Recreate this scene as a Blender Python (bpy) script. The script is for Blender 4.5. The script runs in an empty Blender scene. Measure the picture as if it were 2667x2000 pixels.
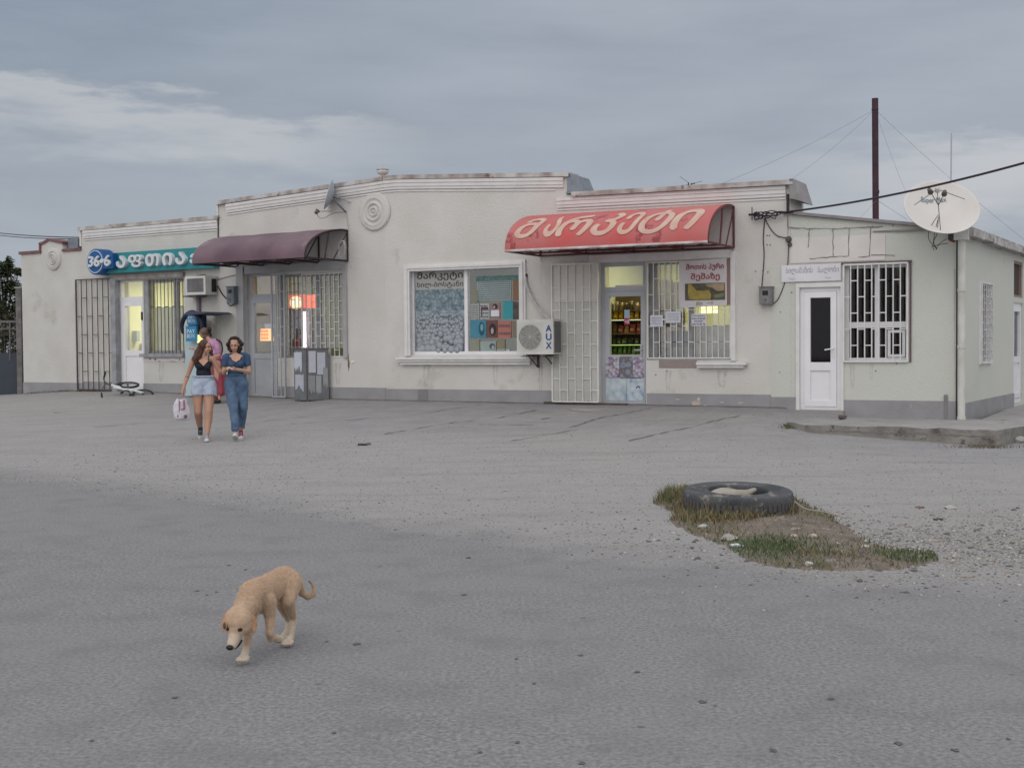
import bpy, bmesh, math, random
import numpy as np
from mathutils import Vector, Matrix, noise
rnd = random.Random(7)
R = math.radians
sc = bpy.context.scene
# ------------------------------------------------------------------ camera
F = 3300.0
PITCH = math.atan(100/3300); ROLL = .008
CAM = Vector((0, 0, 1.6))
fw = Vector((0, math.cos(PITCH), -math.sin(PITCH)))
_r0 = Vector((1, 0, 0)); _u0 = Vector((0, math.sin(PITCH), math.cos(PITCH)))
rt = (_r0 - _u0*ROLL).normalized(); up = (_u0 + _r0*ROLL).normalized()
cam = bpy.data.objects.new('camera', bpy.data.cameras.new('camera'))
sc.collection.objects.link(cam)
cam.matrix_world = Matrix((( rt.x, up.x, -fw.x, CAM.x), (rt.y, up.y, -fw.y, CAM.y), (rt.z, up.z, -fw.z, CAM.z), (0, 0, 0, 1)))
cam.data.sensor_width = 36; cam.data.lens = F/2667*36
cam.data.clip_start = .1; cam.data.clip_end = 3000
sc.camera = cam
# ------------------------------------------------------------------ sky, sun, exposure
SUN_EL, SUN_AZ = R(38), R(200)
world = bpy.data.worlds.new('World'); sc.world = world; world.use_nodes = True
nt = world.node_tree; nt.nodes.clear()
def N(t, **k):
    n = nt.nodes.new(t)
    for a, b in k.items(): setattr(n, a, b)
    return n
def L(a, b): nt.links.new(a, b)
def M(op, a, b=None, c=None, clamp=False):
    n = N('ShaderNodeMath', operation=op, use_clamp=clamp)
    for i, v in enumerate((a, b, c)):
        if v is None: continue
        if isinstance(v, (int, float)): n.inputs[i].default_value = v
        else: L(v, n.inputs[i])
    return n.outputs[0]
def SM(v, a, b, x=0., y=1.):
    n = N('ShaderNodeMapRange', interpolation_type='SMOOTHSTEP')
    L(v, n.inputs['Value'])
    for k, q in zip(('From Min', 'From Max', 'To Min', 'To Max'), (a, b, x, y)): n.inputs[k].default_value = q
    return n.outputs[0]
def MIX(f, a, b):
    n = N('ShaderNodeMix', data_type='RGBA')
    if isinstance(f, (int, float)): n.inputs[0].default_value = f
    else: L(f, n.inputs[0])
    for i, v in ((6, a), (7, b)):
        if isinstance(v, tuple): n.inputs[i].default_value = (*v, 1)
        else: L(v, n.inputs[i])
    return n.outputs[2]
sky = N('ShaderNodeTexSky', sky_type='NISHITA', sun_disc=False)
sky.sun_elevation = SUN_EL; sky.sun_rotation = SUN_AZ; sky.dust_density = 3
tc = N('ShaderNodeTexCoord'); sp = N('ShaderNodeSeparateXYZ'); L(tc.outputs['Generated'], sp.inputs[0])
X, Y, Z = sp.outputs
az = M('DIVIDE', X, M('MAXIMUM', M('ABSOLUTE', Y), .15)); el = M('DIVIDE', Z, M('MAXIMUM', M('SQRT', M('ADD', M('MULTIPLY', X, X), M('MULTIPLY', Y, Y))), .05))
comb = N('ShaderNodeCombineXYZ'); L(M('MULTIPLY', az, 2.2), comb.inputs[0]); L(M('MULTIPLY', el, 11), comb.inputs[1]); L(M('MULTIPLY', Y, .6), comb.inputs[2])
nz = N('ShaderNodeTexNoise'); L(comb.outputs[0], nz.inputs['Vector']); nz.inputs['Scale'].default_value = 1.6; nz.inputs['Detail'].default_value = 6; nz.inputs['Roughness'].default_value = .52
nz2 = N('ShaderNodeTexNoise'); L(comb.outputs[0], nz2.inputs['Vector']); nz2.inputs['Scale'].default_value = 4.5; nz2.inputs['Detail'].default_value = 7; nz2.inputs['Roughness'].default_value = .58
w1 = M('SUBTRACT', nz.outputs[0], .5); w2 = M('SUBTRACT', nz2.outputs[0], .5)
def gap(a0, a1, slope, e_top, e_bot, soft_t, soft_b, k=.06):   # an opening in the cloud, in direction space
    e = M('ADD', el, M('MULTIPLY', az, slope)); e = M('ADD', e, M('MULTIPLY', w2, k)); e = M('ADD', e, M('MULTIPLY', w1, k*.5))
    m = M('MULTIPLY', SM(e, e_bot-soft_b, e_bot+soft_b), SM(e, e_top-soft_t, e_top+soft_t, 1, 0))
    a = M('ADD', az, M('MULTIPLY', w1, .2))
    return M('MULTIPLY', m, M('MULTIPLY', SM(a, a0[0], a0[1]), SM(a, a1[0], a1[1], 1, 0)))
gL = gap((-1.2, -.6), (-.22, -.03), .11, .152, .126, .008, .022, .085)
gR = gap((.16, .36), (1.2, 1.6), -.02, .138, .086, .012, .024, .075)
gT = gap((.2, .42), (.8, 1.2), -.1, .33, .25, .03, .03)
base = MIX(SM(w1, -.24, .24), (.322, .355, .41), (.40, .437, .492))
base = MIX(SM(el, .02, .15, .75, 0), base, (.41, .45, .51))
base = MIX(M('MULTIPLY', SM(az, -.42, .1, 1, 0), SM(el, .1, .28)), base, (.25, .30, .375))
base = MIX(M('MULTIPLY', gL, .7), base, (.58, .585, .595))
base = MIX(M('MULTIPLY', gR, .8), base, (.60, .60, .62))
base = MIX(M('MULTIPLY', gT, .6), base, (.58, .64, .68))
base = MIX(SM(w2, -.2, .3, 0, .22), base, (.46, .50, .56))
# the cloud deck is thinner, hence brighter, overhead and on the side of the set sun (behind the viewer)
over = MIX(SM(w1, -.3, .3), (.95, .95, .985), (1.22, 1.21, 1.22))
t = M('MAXIMUM', SM(el, .36, .85), SM(Y, .35, -.35))
col = MIX(t, base, over)
# air below the horizon keeps the ground's tone
col = MIX(SM(Z, -.02, -.12), col, (.2, .2, .21))
sky_low = N('ShaderNodeVectorMath', operation='SCALE'); L(sky.outputs[0], sky_low.inputs[0]); sky_low.inputs[3].default_value = .10
add = N('ShaderNodeVectorMath', operation='ADD'); 
cs = N('ShaderNodeVectorMath', operation='SCALE'); L(col, cs.inputs[0]); cs.inputs[3].default_value = 9.0
L(cs.outputs[0], add.inputs[0]); L(sky_low.outputs[0], add.inputs[1])
bg = N('ShaderNodeBackground'); bg.inputs[1].default_value = .1; L(add.outputs[0], bg.inputs[0])
wo = N('ShaderNodeOutputWorld'); L(bg.outputs[0], wo.inputs[0])
sun = bpy.data.objects.new('sun', bpy.data.lights.new('sun', 'SUN')); sc.collection.objects.link(sun)
sun.data.energy = .55; sun.data.angle = R(50); sun.data.color = (1, .95, .9)
_sd = Vector((math.sin(SUN_AZ)*math.cos(SUN_EL), math.cos(SUN_AZ)*math.cos(SUN_EL), math.sin(SUN_EL)))
sun.rotation_euler = _sd.to_track_quat('Z', 'Y').to_euler()
sc.view_settings.view_transform = 'Standard'; sc.view_settings.look = 'None'
sc.view_settings.exposure = 0; sc.view_settings.gamma = 1
sc.cycles.use_denoising = True if hasattr(sc, 'cycles') else True
sc.cycles.max_bounces = 6; sc.cycles.transparent_max_bounces = 12
# ------------------------------------------------------------------ geometry of the place
def ray(px, py): return fw*F + rt*(px-1333.5) - up*(py-1000)
def at_depth(px, py, Yd):
    d = ray(px, py); return CAM + d*(Yd/d.y)
class Wall:
    def __init__(s, o, ang):
        s.o = Vector((o[0], o[1], 0)); s.d = Vector((math.cos(ang), -math.sin(ang), 0)); s.n = Vector((-math.sin(ang), -math.cos(ang), 0))
    def pt(s, a, z, n=0.): return s.o + s.d*a + s.n*n + Vector((0, 0, z))
    def sz(s, px, py, off=0.):
        d = ray(px, py); o = s.o + s.n*off
        t = (o-CAM).dot(s.n)/d.dot(s.n); p = CAM + d*t
        return (p-o).dot(s.d), p.z
    def rect(s, x0, y0, x1, y1, off=0.):      # picture corners to a wall rectangle
        ym = (y0+y1)/2; xm = (x0+x1)/2
        return s.sz(x0, ym, off)[0], s.sz(x1, ym, off)[0], s.sz(xm, y1, off)[1], s.sz(xm, y0, off)[1]
_b = at_depth(1005, 900, 25.3)
WL = Wall((_b.x, _b.y), R(32)); WR = Wall((_b.x, _b.y), R(27))
sC = WR.sz(2510, 900)[0]
_c = WR.pt(sC, 0)
# side wall runs away from the corner towards the far right
WS = Wall((_c.x, _c.y), R(-59))
def lerp_tab(v, tab):
    if v <= tab[0][0]: return tab[0][1]
    for (a, p), (b, q) in zip(tab, tab[1:]):
        if v <= b: return p + (q-p)*(v-a)/(b-a)
    return tab[-1][1]
BASE = [(-14, .42), (-11.5, .49), (-9.5, .60), (-7.5, .62), (-3, .535), (0, .53), (8.0, .50), (9.2, .39), (10.3, .27), (11.6, .17), (14, .10)]
def G(x, y):
    p = Vector((x, y, 0)) - WR.o
    d = max(p.dot(WR.n), p.dot(WL.n)); s = p.dot(WR.d)
    b = lerp_tab(s, BASE)
    k = 0 if d >= 10 else (1 if d <= 0 else (1-d/10)**1.56)
    r = .012*noise.noise(Vector((x*.35, y*.35, 0)))
    return b*k + r
def ground(px, py):
    d = ray(px, py).normalized(); t = 2.
    for i in range(4000):
        p = CAM + d*t
        if p.z <= G(p.x, p.y): break
        t += .01
    return Vector((p.x, p.y, G(p.x, p.y)))
# ------------------------------------------------------------------ object helpers
LOC = {}
def link(o): sc.collection.objects.link(o); return o
def tag(o, label=None, cat=None, group=None, kind=None):
    for k, v in (('label', label), ('category', cat), ('group', group), ('kind', kind)):
        if v: o[k] = v
    return o
def thing(name, label, cat, loc, group=None):
    o = bpy.data.objects.new(name, None); link(o); o.location = loc; o.empty_display_size = .1
    LOC[o.name] = Vector(loc); return tag(o, label, cat, group)
def root_loc(o):
    while o.parent: o = o.parent
    return LOC.get(o.name, Vector(o.location))
def obj(name, bm, m, parent=None, smooth=False, label=None, cat=None, group=None, kind=None):
    me = bpy.data.meshes.new(name)
    if parent is not None: off = root_loc(parent)
    else:
        vs = [v.co for v in bm.verts]
        off = Vector(((min(v.x for v in vs)+max(v.x for v in vs))/2, (min(v.y for v in vs)+max(v.y for v in vs))/2, min(v.z for v in vs)))
    bmesh.ops.translate(bm, verts=bm.verts, vec=-off)
    bm.to_mesh(me); bm.free()
    for mm in (m if isinstance(m, (list, tuple)) else [m]): me.materials.append(mm)
    if smooth: me.polygons.foreach_set('use_smooth', [True]*len(me.polygons))
    o = bpy.data.objects.new(name, me); link(o)
    if parent is not None: o.parent = parent
    else: o.location = off; LOC[o.name] = off
    return tag(o, label, cat, group, kind)
def B(): return bmesh.new()
def quadbox(bm, pts, mi=0):       # 8 points: bottom 4 then top 4, same order
    v = [bm.verts.new(p) for p in pts]
    for f in ((3, 2, 1, 0), (4, 5, 6, 7), (0, 1, 5, 4), (1, 2, 6, 5), (2, 3, 7, 6), (3, 0, 4, 7)):
        bm.faces.new([v[i] for i in f]).material_index = mi
def wb(bm, w, s0, s1, z0, z1, n0, n1, mi=0):
    if s0 > s1: s0, s1 = s1, s0
    if z0 > z1: z0, z1 = z1, z0
    if n0 > n1: n0, n1 = n1, n0
    P = w.pt
    quadbox(bm, [P(s0, z0, n1), P(s1, z0, n1), P(s1, z0, n0), P(s0, z0, n0), P(s0, z1, n1), P(s1, z1, n1), P(s1, z1, n0), P(s0, z1, n0)], mi)
def box(bm, c, h, rot=None, mi=0):
    rot = rot or Matrix.Identity(3); c = Vector(c)
    pts = [c + rot @ Vector((sx*h[0], sy*h[1], sz*h[2])) for sz in (-1, 1) for sx, sy in ((-1, -1), (1, -1), (1, 1), (-1, 1))]
    quadbox(bm, pts, mi)
def tube(bm, pts, r, seg=8, caps=True, mi=0):
    pts = [Vector(p) for p in pts]; rs = r if isinstance(r, (list, tuple)) else [r]*len(pts)
    rings = []; prev = None
    for i, p in enumerate(pts):
        t = (pts[min(i+1, len(pts)-1)] - pts[max(i-1, 0)]).normalized()
        a = (Vector((0, 0, 1)) if abs(t.z) < .9 else Vector((1, 0, 0))) if prev is None else prev
        u = (a - t*a.dot(t)).normalized(); v = t.cross(u); prev = u
        rings.append([bm.verts.new(p + (u*math.cos(k*2*math.pi/seg) + v*math.sin(k*2*math.pi/seg))*rs[i]) for k in range(seg)])
    for a, b in zip(rings, rings[1:]):
        for k in range(seg): bm.faces.new((a[k], a[(k+1) % seg], b[(k+1) % seg], b[k])).material_index = mi
    if caps:
        bm.faces.new(rings[0][::-1]).material_index = mi; bm.faces.new(rings[-1]).material_index = mi
def lathe(bm, o, ax, prof, seg=32, sx=None, mi=0):   # prof: (radius, height along ax)
    ax = Vector(ax).normalized(); a = Vector((0, 0, 1)) if abs(ax.z) < .9 else Vector((1, 0, 0))
    u = (a-ax*a.dot(ax)).normalized(); v = ax.cross(u); o = Vector(o); rings = []
    for r_, h in prof:
        if r_ < 1e-6: rings.append([bm.verts.new(o+ax*h)])
        else: rings.append([bm.verts.new(o+ax*h+(u*math.cos(k*2*math.pi/seg)+v*math.sin(k*2*math.pi/seg))*r_) for k in range(seg)])
    for a_, b_ in zip(rings, rings[1:]):
        for k in range(seg):
            q = [a_[k % len(a_)], a_[(k+1) % len(a_)], b_[(k+1) % len(b_)], b_[k % len(b_)]]
            q2 = []
            for x in q:
                if x not in q2: q2.append(x)
            if len(q2) > 2: bm.faces.new(q2).material_index = mi
def ball(bm, c, r, sub=2, sc_=(1, 1, 1), rot=None, mi=0):
    g = bmesh.ops.create_icosphere(bm, subdivisions=sub, radius=1); rot = rot or Matrix.Identity(3)
    for v in g['verts']: v.co = Vector(c) + rot @ Vector((v.co.x*r*sc_[0], v.co.y*r*sc_[1], v.co.z*r*sc_[2]))
    if mi:
        for f in {f for v in g['verts'] for f in v.link_faces}: f.material_index = mi
def sag(a, b, s, n=16):
    a = Vector(a); b = Vector(b)
    return [a.lerp(b, i/n) - Vector((0, 0, s*4*(i/n)*(1-i/n))) for i in range(n+1)]
def smoothcurve(pts, n=6):
    pts = [Vector(p) for p in pts]; out = []
    for i in range(len(pts)-1):
        p0, p1, p2, p3 = pts[max(i-1, 0)], pts[i], pts[i+1], pts[min(i+2, len(pts)-1)]
        for k in range(n):
            t = k/n; out.append(.5*((2*p1)+(p2-p0)*t+(2*p0-5*p1+4*p2-p3)*t*t+(3*p1-p0-3*p2+p3)*t**3))
    return out + [pts[-1]]
# ------------------------------------------------------------------ materials
def mat(name, c, rough=.8, c2=None, scale=3., contrast=.5, bump=0., bscale=60., metal=0., spec=.3, detail=5, dirt=None, stretch=None, emis=0):
    m = bpy.data.materials.new(name); m.use_nodes = True; t = m.node_tree; b = t.nodes['Principled BSDF']
    b.inputs['Roughness'].default_value = rough; b.inputs['Metallic'].default_value = metal; b.inputs['Specular IOR Level'].default_value = spec
    b.inputs['Base Color'].default_value = (*c, 1)
    if emis:
        b.inputs['Emission Color'].default_value = (*c, 1); b.inputs['Emission Strength'].default_value = emis
    co = t.nodes.new('ShaderNodeTexCoord'); vec = co.outputs['Object']
    if stretch:
        mp = t.nodes.new('ShaderNodeMapping'); mp.inputs['Scale'].default_value = stretch; t.links.new(vec, mp.inputs[0]); vec = mp.outputs[0]
    if c2 is None: c2 = tuple(x*.85 for x in c)
    n = t.nodes.new('ShaderNodeTexNoise'); n.inputs['Scale'].default_value = scale; n.inputs['Detail'].default_value = detail; t.links.new(vec, n.inputs['Vector'])
    mr = t.nodes.new('ShaderNodeMapRange'); mr.inputs['From Min'].default_value = .5-.25/max(contrast*2, .1); mr.inputs['From Max'].default_value = .5+.25/max(contrast*2, .1)
    t.links.new(n.outputs[0], mr.inputs[0])
    mx = t.nodes.new('ShaderNodeMix'); mx.data_type = 'RGBA'; mx.inputs[6].default_value = (*c, 1); mx.inputs[7].default_value = (*c2, 1); t.links.new(mr.outputs[0], mx.inputs[0])
    outc = mx.outputs[2]
    if dirt:          # (colour, scale, threshold 0..1)
        n2 = t.nodes.new('ShaderNodeTexNoise'); n2.inputs['Scale'].default_value = dirt[1]; n2.inputs['Detail'].default_value = 8; n2.inputs['Roughness'].default_value = .65
        t.links.new(co.outputs['Object'], n2.inputs['Vector'])
        m2 = t.nodes.new('ShaderNodeMapRange'); m2.inputs['From Min'].default_value = dirt[2]; m2.inputs['From Max'].default_value = dirt[2]+.06; t.links.new(n2.outputs[0], m2.inputs[0])
        x2 = t.nodes.new('ShaderNodeMix'); x2.data_type = 'RGBA'; t.links.new(m2.outputs[0], x2.inputs[0]); t.links.new(outc, x2.inputs[6]); x2.inputs[7].default_value = (*dirt[0], 1); outc = x2.outputs[2]
    t.links.new(outc, b.inputs['Base Color'])
    if bump:
        n3 = t.nodes.new('ShaderNodeTexNoise'); n3.inputs['Scale'].default_value = bscale; n3.inputs['Detail'].default_value = 6; t.links.new(co.outputs['Object'], n3.inputs['Vector'])
        bp = t.nodes.new('ShaderNodeBump'); bp.inputs['Strength'].default_value = bump; bp.inputs['Distance'].default_value = .02; t.links.new(n3.outputs[0], bp.inputs['Height']); t.links.new(bp.outputs[0], b.inputs['Normal'])
    return m
def glass_mat(name, tint=(1, 1, 1), refl=.12):
    m = bpy.data.materials.new(name); m.use_nodes = True; t = m.node_tree; t.nodes.clear()
    o = t.nodes.new('ShaderNodeOutputMaterial'); mx = t.nodes.new('ShaderNodeMixShader'); tr = t.nodes.new('ShaderNodeBsdfTransparent'); gl = t.nodes.new('ShaderNodeBsdfGlossy')
    tr.inputs[0].default_value = (*tint, 1); gl.inputs['Roughness'].default_value = .03; gl.inputs[0].default_value = (.95, .97, 1, 1)
    lw = t.nodes.new('ShaderNodeLayerWeight'); lw.inputs[0].default_value = .2; ma = t.nodes.new('ShaderNodeMath'); ma.operation = 'ADD'; ma.inputs[1].default_value = refl
    t.links.new(lw.outputs[0], ma.inputs[0]); t.links.new(ma.outputs[0], mx.inputs[0]); t.links.new(tr.outputs[0], mx.inputs[1]); t.links.new(gl.outputs[0], mx.inputs[2]); t.links.new(mx.outputs[0], o.inputs[0])
    return m
def text_bm(body, thick=0., italic=0., bold=0.):
    cu = bpy.data.curves.new('t', 'FONT'); cu.body = body; cu.size = 1; cu.extrude = thick/2; cu.shear = italic; cu.resolution_u = 4
    o = bpy.data.objects.new('t', cu); link(o); dg = bpy.context.evaluated_depsgraph_get()
    me = bpy.data.meshes.new_from_object(o.evaluated_get(dg)); bm = bmesh.new(); bm.from_mesh(me)
    bpy.data.objects.remove(o); bpy.data.curves.remove(cu); bpy.data.meshes.remove(me)
    if bold > 0:      # thicken strokes by stacking shifted copies, each a hair in front of the last
        src = bm.copy(); k = 0
        for dx, dy in ((bold, 0), (-bold, 0), (0, bold), (0, -bold)):
            k += 1; c_ = src.copy()
            for v in c_.verts: v.co.x += dx; v.co.y += dy; v.co.z += .0006*k
            tm_ = bpy.data.meshes.new('tt'); c_.to_mesh(tm_); bm.from_mesh(tm_); bpy.data.meshes.remove(tm_); c_.free()
        src.free()
    xs = [v.co.x for v in bm.verts]; ys = [v.co.y for v in bm.verts]
    x0, x1, y0, y1 = min(xs), max(xs), min(ys), max(ys)
    for v in bm.verts: v.co.x = (v.co.x-x0)/(x1-x0); v.co.y = (v.co.y-y0)/(y1-y0)
    return bm
def wall_text(w, body, s0, s1, z0, z1, n, name, m, parent, thick=0., italic=0., bold=0., **k):
    bm = text_bm(body, thick, italic, bold)
    for v in bm.verts: v.co = w.pt(s0+(s1-s0)*v.co.x, z0+(z1-z0)*v.co.y, n+v.co.z+thick/2)
    return obj(name, bm, m, parent, **k)
# ------------------------------------------------------------------ shared materials
stucco = mat('cream_stucco', (.588, .574, .55), .92, (.53, .515, .485), 1.3, .6, .5, 45, dirt=((.47, .455, .415), .8, .60))
stucco_old = mat('grey_cream_stucco', (.555, .548, .525), .92, (.49, .48, .45), 1.6, .6, .55, 40, dirt=((.45, .44, .41), .9, .60))
stucco_green = mat('pale_green_stucco', (.55, .56, .515), .92, (.51, .525, .48), .9, .5, .5, 50, dirt=((.50, .47, .42), 1.1, .63))
plaster_pink = mat('pinkish_plaster', (.64, .62, .61), .95, (.57, .54, .52), 3, .5, .2, 30)
trim = mat('white_trim_paint', (.68, .67, .665), .7, (.60, .585, .575), 5, .6, .15, 40, dirt=((.36, .30, .28), 6, .66))
plinth_m = mat('grey_plinth_paint', (.30, .30, .315), .9, (.245, .243, .25), 3, .6, .4, 40, dirt=((.38, .36, .33), 2.6, .66))
rust_m = mat('rusty_sheet_edge', (.30, .29, .28), .6, (.17, .10, .085), 2.5, .9, .1, 30, metal=.2)
redflash = mat('dark_red_flashing', (.13, .055, .055), .6, (.20, .11, .10), 4, .6)
capm = mat('pale_weathered_sheet', (.50, .50, .49), .6, (.27, .22, .20), 3, .9, .1, 20, dirt=((.16, .09, .08), 4, .60))
zinc = mat('galvanised_sheet', (.26, .29, .33), .45, (.18, .20, .23), 6, .6, metal=.6)
pvc = mat('white_pvc', (.74, .74, .77), .35, (.66, .66, .68), 4, .4)
greyframe = mat('weathered_grey_paint', (.33, .34, .36), .6, (.22, .225, .24), 5, .7, .15, 50)
greydoor = mat('dull_aluminium_paint', (.42, .44, .47), .5, (.32, .335, .36), 2.5, .5)
white_metal = mat('white_painted_steel', (.66, .66, .645), .5, (.55, .54, .52), 8, .6)
dark_metal = mat('dark_brown_steel', (.06, .048, .05), .5, (.11, .08, .075), 9, .6)
black_m = mat('matt_black', (.02, .02, .022), .55)
rub = mat('cable_rubber', (.035, .022, .035), .6)
glass_clear = glass_mat('window_glass', (1, 1, 1), .06)
glass_low = glass_mat('shop_door_glass', (1, 1, 1), -.03); glass_dark = glass_mat('dark_window_glass', (.5, .48, .52), .005)
room_warm = mat('warm_interior_paint', (.75, .74, .52), .8, (.66, .66, .44), 1.5)
room_grey = mat('grey_interior_paint', (.32, .31, .28), .8, (.24, .23, .2), 1.5)
room_green = mat('greenish_interior_paint', (.36, .38, .27), .8, (.26, .29, .18), 1.5)
room_dark = mat('dark_interior', (.14, .125, .14), .8)
concrete = mat('worn_concrete', (.34, .33, .325), .92, (.26, .25, .245), 2.2, .6, .5, 30, dirt=((.17, .155, .14), 3, .63))
# ------------------------------------------------------------------ ground
def axis(a, b, st, lim, gr=1.12):
    v = list(np.arange(a, b+1e-6, st)); s = st
    while v[-1] < lim[1]: s *= gr; v.append(v[-1]+s)
    s = st; pre = []
    x = a
    while x > lim[0]: s *= gr; x -= s; pre.append(x)
    return pre[::-1] + v
xs = axis(-12.5, 11.5, .11, (-600, 600)); ys = axis(4.0, 30.5, .11, (-60, 900))
nx, ny = len(xs), len(ys)
DB = [(-14, 23.5), (-9, 18.6), (-6.5, 16.0), (-4.2, 14.0), (-2.3, 12.35), (-.76, 10.75), (.66, 9.75), (1.62, 9.1), (3.1, 7.6), (5, 6.3), (9, 3)]
gv = ground(2440, 1420)
co = np.empty((nx*ny, 3)); att = np.zeros((nx*ny, 4), dtype=np.float32); att[:, 3] = 1
k = 0
for j, y in enumerate(ys):
    for i, x in enumerate(xs):
        co[k] = (x, y, G(x, y)); 
        nn = noise.noise(Vector((x*.7, y*.7, 3.))); n3 = noise.noise(Vector((x*2.6, y*2.6, 9.)))
        d = y-lerp_tab(x, DB) + nn*.7 + n3*.5
        att[k, 0] = min(1, max(0, (d+.5)/1.6))
        g = 1-math.hypot((x-gv.x-.4)/2.6, (y-gv.y)/2.0) + nn*.5 + n3*.3
        att[k, 1] = min(1, max(0, g*1.6))
        p = Vector((x, y, 0))-WR.o; dw = max(p.dot(WR.n), p.dot(WL.n))
        att[k, 2] = min(1, max(0, (5.0 - dw + nn*1.2)/1.6)) * min(1, max(0, (p.dot(WR.d)+6)/4))
        k += 1
me = bpy.data.meshes.new('ground')
idx = np.arange(nx*ny).reshape(ny, nx)
fc = np.stack([idx[:-1, :-1], idx[:-1, 1:], idx[1:, 1:], idx[1:, :-1]], -1).reshape(-1, 4)
me.vertices.add(len(co)); me.vertices.foreach_set('co', co.ravel()); me.loops.add(fc.size); me.loops.foreach_set('vertex_index', fc.ravel())
me.polygons.add(len(fc)); me.polygons.foreach_set('loop_start', np.arange(0, fc.size, 4)); me.polygons.foreach_set('loop_total', np.full(len(fc), 4)); me.update(calc_edges=True)
me.polygons.foreach_set('use_smooth', [True]*len(fc))
ca = me.color_attributes.new('cover', 'FLOAT_COLOR', 'POINT'); ca.data.foreach_set('color', att.ravel())
gm = bpy.data.materials.new('asphalt_and_dust'); gm.use_nodes = True; t = gm.node_tree; b = t.nodes['Principled BSDF']; b.inputs['Roughness'].default_value = .9; b.inputs['Specular IOR Level'].default_value = .25
def n_(ty, **kw):
    n = t.nodes.new(ty)
    for a, v in kw.items(): setattr(n, a, v)
    return n
def ns(scale, det=6, rough=.6, vec=None):
    n = n_('ShaderNodeTexNoise'); n.inputs['Scale'].default_value = scale; n.inputs['Detail'].default_value = det; n.inputs['Roughness'].default_value = rough
    t.links.new(vec or gco, n.inputs['Vector']); return n.outputs[0]
def mr_(v, a, b_, c=0., d=1.):
    n = n_('ShaderNodeMapRange')
    t.links.new(v, n.inputs[0])
    for i, q in enumerate((a, b_, c, d)): n.inputs[i+1].default_value = q
    return n.outputs[0]
def mx_(f, a, b_, bt='MIX'):
    n = n_('ShaderNodeMix', data_type='RGBA', blend_type=bt)
    if isinstance(f, (int, float)): n.inputs[0].default_value = f
    else: t.links.new(f, n.inputs[0])
    for i, q in ((6, a), (7, b_)):
        if isinstance(q, tuple): n.inputs[i].default_value = (*q, 1)
        else: t.links.new(q, n.inputs[i])
    return n.outputs[2]
def mm_(op, a, b_):
    n = n_('ShaderNodeMath', operation=op)
    for i, q in enumerate((a, b_)):
        if isinstance(q, (int, float)): n.inputs[i].default_value = q
        else: t.links.new(q, n.inputs[i])
    return n.outputs[0]
gco = n_('ShaderNodeTexCoord').outputs['Object']
at = n_('ShaderNodeVertexColor', layer_name='cover'); se = n_('ShaderNodeSeparateColor'); t.links.new(at.outputs[0], se.inputs[0])
fine = ns(42, 2, .75); mid = ns(14, 5, .6); big = ns(.55, 5, .55); blot = ns(2.3, 6, .6)
asph = mx_(mr_(fine, .3, .7), (.125, .124, .128), (.30, .298, .302))
asph = mx_(mr_(big, .35, .65, 0, .45), asph, (.235, .23, .235))
asph = mx_(mr_(blot, .48, .72, 0, .5), asph, (.15, .15, .158))
vo = n_('ShaderNodeTexVoronoi'); vo.inputs['Scale'].default_value = 2.1; t.links.new(gco, vo.inputs['Vector'])
asph = mx_(mr_(mm_('ADD', vo.outputs['Distance'], mm_('MULTIPLY', mid, .05)), .052, .075, .6, 0), asph, (.07, .066, .07))
dust = mx_(mr_(fine, .3, .7), (.215, .211, .208), (.365, .358, .352))
dust = mx_(mr_(blot, .4, .65, 0, .5), dust, (.33, .32, .31))
dust = mx_(mr_(mid, .55, .72, 0, .5), dust, (.2, .195, .19))
grav = mx_(mr_(ns(38, 2, .6), .42, .58), (.15, .145, .14), (.36, .35, .335))
slab = mx_(mr_(blot, .35, .65), (.30, .297, .30), (.245, .24, .245))
slab = mx_(mr_(mid, .5, .75, 0, .4), slab, (.2, .195, .195))
strk = n_('ShaderNodeMapping'); strk.inputs['Scale'].default_value = (.35, 2.2, 1); strk.inputs['Rotation'].default_value = (0, 0, .5); t.links.new(gco, strk.inputs[0])
st = ns(1.4, 6, .62, strk.outputs[0])
c = mx_(mr_(mm_('ADD', se.outputs[0], mm_('MULTIPLY', mm_('SUBTRACT', mid, .5), .9)), .15, .95), asph, dust)
c = mx_(mm_('MULTIPLY', se.outputs[2], mr_(mid, .3, .6, .5, 1)), c, slab)
c = mx_(mm_('MULTIPLY', se.outputs[1], mr_(blot, .35, .6)), c, grav)
c = mx_(mm_('MULTIPLY', se.outputs[0], mr_(st, .5, .72, 0, .5)), c, (.2, .195, .195))
c = mx_(1., c, (.955, .955, .955), 'MULTIPLY')
t.links.new(c, b.inputs['Base Color'])
bp = n_('ShaderNodeBump'); bp.inputs['Strength'].default_value = .35; bp.inputs['Distance'].default_value = .008
h = mm_('ADD', fine, mm_('MULTIPLY', mm_('MULTIPLY', mid, se.outputs[0]), 1.6)); t.links.new(h, bp.inputs['Height']); t.links.new(bp.outputs[0], b.inputs['Normal'])
me.materials.append(gm)
gnd = bpy.data.objects.new('ground', me); link(gnd); gnd['kind'] = 'structure'
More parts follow.
